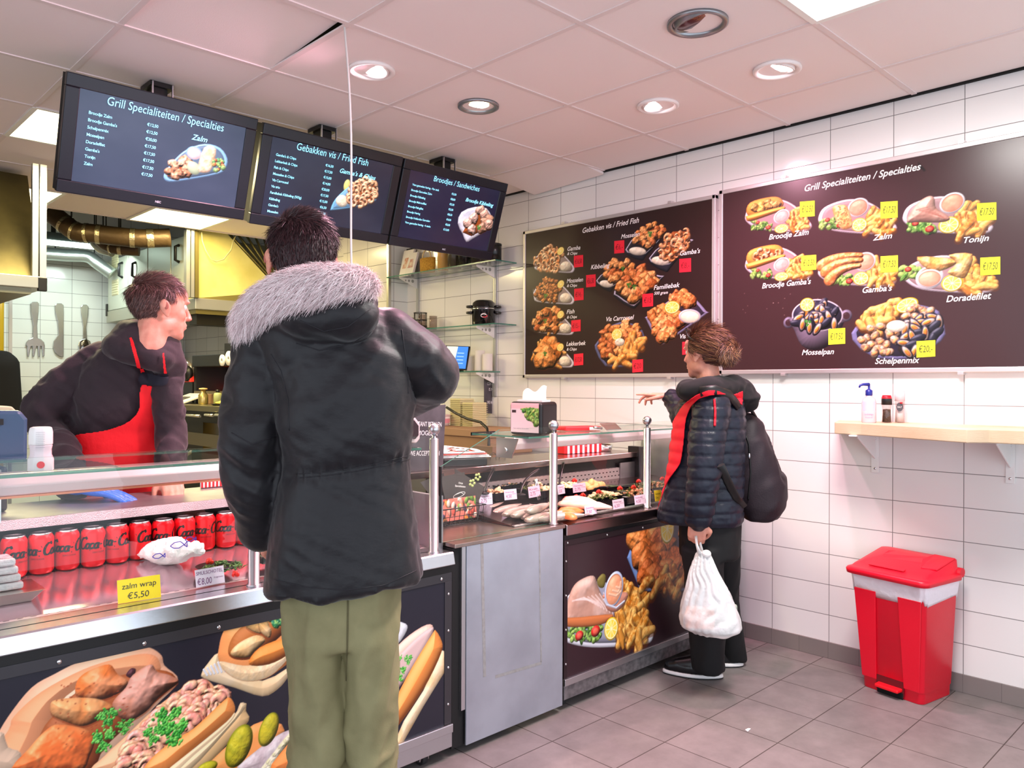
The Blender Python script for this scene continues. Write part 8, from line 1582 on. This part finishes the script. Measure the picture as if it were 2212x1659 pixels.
# trousers, shoes
tw = MB().loft([wring(1095, 1472, 1598, 3.62, .14), wring(1150, 1470, 1596, 3.62, .14), wring(1200, 1472, 1594, 3.62, .13)])
for s, rows in enumerate([[(1180, 1470, 1560), (1270, 1482, 1562), (1380, 1492, 1564), (1446, 1498, 1566)], [(1180, 1520, 1598), (1270, 1536, 1594), (1360, 1556, 1602), (1425, 1560, 1612)]]):
    d0, d1 = [(3.56, 3.65), (3.68, 3.86)][s]; tw.loft([wring(y, a, c, d0+(d1-d0)*max(0, (y-1180)/265), (c-a)/2*3.6/FPX*1.1, p=2.1) for y, a, c in rows])
V, F = cloth(tw, .009, 5, [(np.array([0, 0, 1.])+erW*.4, 14, 4, .007, None)]); mesh_of(V, F).build('trousers', mat('black_cotton'), WOM)
for s in (0, 1): shoe(WOM, heel[s], toe[s], mat('black_leather_shiny', (18, 17, 20), .25), mat('white_sole', (236, 232, 230), .5), .040)
# sunglasses on the hair
t = thing('sunglasses', 'dark sunglasses pushed up on the hair of the woman', 'sunglasses', bb_((0, .05, .1)), 0)
for s in (-1, 1): MB().ell((0, 0, 0), (.026, .004, .020), n=16, m=8).xf(np.array(MW)@np.array(Matrix.Translation((s*.034, .060, .108)))@np.array(Matrix.Rotation(-.75, 4, 'X'))).build('lens', mat('dark_lens', (12, 10, 12), .08), t); MB().tube([bb_((s*.062, .058, .105)), bb_((s*.086, .03, .085)), bb_((s*.088, -.03, .045)), bb_((s*.086, -.05, .025))], .0035, 8).build('temple', blk, t)
MB().tube([bb_((-.01, .068, .106)), bb_((.01, .068, .106))], .003, 6).build('bridge', blk, t)
# backpack
t = thing('backpack', 'dark backpack on the back of the woman in the quilted jacket', 'backpack', pw(1640, 1010, 3.72), 0); plum = mat('backpack_plum', (32, 20, 28), .65, bump=(140, .12)); bk = MB()
rows = [(892, 1590, 1626, .07), (915, 1584, 1645, .10), (960, 1578, 1662, .125), (1010, 1578, 1680, .135), (1050, 1582, 1694, .14), (1090, 1592, 1692, .135), (1118, 1608, 1676, .11)]
bk.loft([wring(y, a, c, 3.72, hd) for y, a, c, hd in rows]); V, F = cloth(bk, .009, 8, [(np.array([0, 0, 1.])+erW*.8, 12, 3, .009, None)]); mesh_of(V, F).build('body', plum, t)
bo = MB().loft([wring(y, a, c, 3.745, hd) for y, a, c, hd in [(1018, 1650, 1690, .10), (1030, 1646, 1699, .12), (1075, 1648, 1701, .12), (1105, 1652, 1688, .10)]]); V2, F2 = union(bo, .009, 6); mesh_of(V2, F2).build('front_pocket', mat('backpack_dark', (24, 15, 22), .6, bump=(120, .12)), t)
bb2 = BVHTree.FromPolygons([Vector(v) for v in V], F); seam([(1600, 905), (1618, 960), (1622, 1020), (1616, 1080)], r=.004, bv=bb2, off=.01).build('zip', mat('zip_dark', (12, 10, 12), .5), t); MB().ell(pw(1619, 985, 3.57), (.006, .004, .012)).build('zip_pull', alu, t)
MB().tube([pw(1595, 895, 3.66), pw(1606, 880, 3.66), pw(1622, 884, 3.66), pw(1632, 902, 3.68)], .009, 8).build('carry_loop', blk, t)
def strapband(path, name, wd=.018):
    out = []
    for x, y in path:
        d = unit(P(x, y, d=1)-EYE); h = bw.ray_cast(Vector(EYE), Vector(d)); out.append(np.array(h[0])-d*.012 if h[0] is not None else pw(x, y, 3.5))
    MB().tube(out, wd, 10, flat=.35, upv=efW).build(name, blk, t)
strapband([(1556, 1005), (1572, 1040), (1590, 1075), (1606, 1095)], 'lower_strap'); strapband([(1512, 846), (1545, 842), (1575, 852), (1596, 878)], 'shoulder_strap', .022)
# white carrier bag
hw_ = pw(1506, 1160, 3.45); t = thing('carrier_bag', 'thin white plastic carrier bag hanging from the hand of the woman', 'bag', pw(1533, 1368, 3.45), 0)
rows = [(1192, 1508, 1530, .018), (1205, 1502, 1536, .03), (1240, 1490, 1552, .055), (1290, 1476, 1580, .09), (1330, 1468, 1596, .11), (1352, 1472, 1600, .11), (1366, 1500, 1585, .08), (1371, 1530, 1565, .03)]
V, F = union(MB().loft([wring(y, a, c, 3.44, hd) for y, a, c, hd in rows]), .006, 4); N = normals(V, F); top = pw(1516, 1190, 3.44); rel = V-top; th = np.arctan2(rel@erW, rel@efW); dn = np.clip(-rel[:, 2]/.38, 0, 1)
V = V+N*((np.abs(np.sin(th*7+fbm(V*7, 2)*14))-.5)*.013*(1-.75*dn)+(fbm(V*22, 2)-.4)*.022*dn)[:, None]
bag_m = mat('thin_white_plastic', (248, 250, 250), .22, bump=(40, .4)); nt = bag_m.node_tree; tp_ = nt.nodes.new('ShaderNodeBsdfTransparent'); mx_ = nt.nodes.new('ShaderNodeMixShader'); mx_.inputs[0].default_value = .62; nt.links.new(tp_.outputs[0], mx_.inputs[1]); nt.links.new(nt.nodes['Principled BSDF'].outputs[0], mx_.inputs[2]); nt.links.new(mx_.outputs[0], nt.nodes['Material Output'].inputs[0]); mesh_of(V, F).build('bag', bag_m, t)
for s in (-1, 1): MB().tube([pw(1514+s*3, 1196, 3.44+s*.02), pw(1509+s*4, 1176, 3.44+s*.02), pw(1506+s*3, 1158, 3.45+s*.012)], [.010, .006, .007], 8, flat=.5).build('bag_handle', mat('thin_white_handle', (240, 240, 238), .35), t)
MB().ell(pw(1526, 1196, 3.42), (.02, .02, .016)).build('knot', mat('thin_white_handle'), t)
o = MB().box(-.06, .06, -.05, .05, 0, .07).xf(frame4(pw(1512, 1352, 3.44), efW)).build('food_box', mat('carton_orange', (226, 150, 110), .7), None, bevel=.006); tag(o, 'orange brown food carton showing through the white carrier bag', 'box')
o = MB().box(-.05, .05, -.05, .05, 0, .09).xf(frame4(pw(1562, 1352, 3.46), efW+erW*.3)).build('food_tub', mat('tub_green_grey', (160, 176, 160), .5), None, bevel=.01); tag(o, 'grey green food tub showing through the white carrier bag', 'tub')
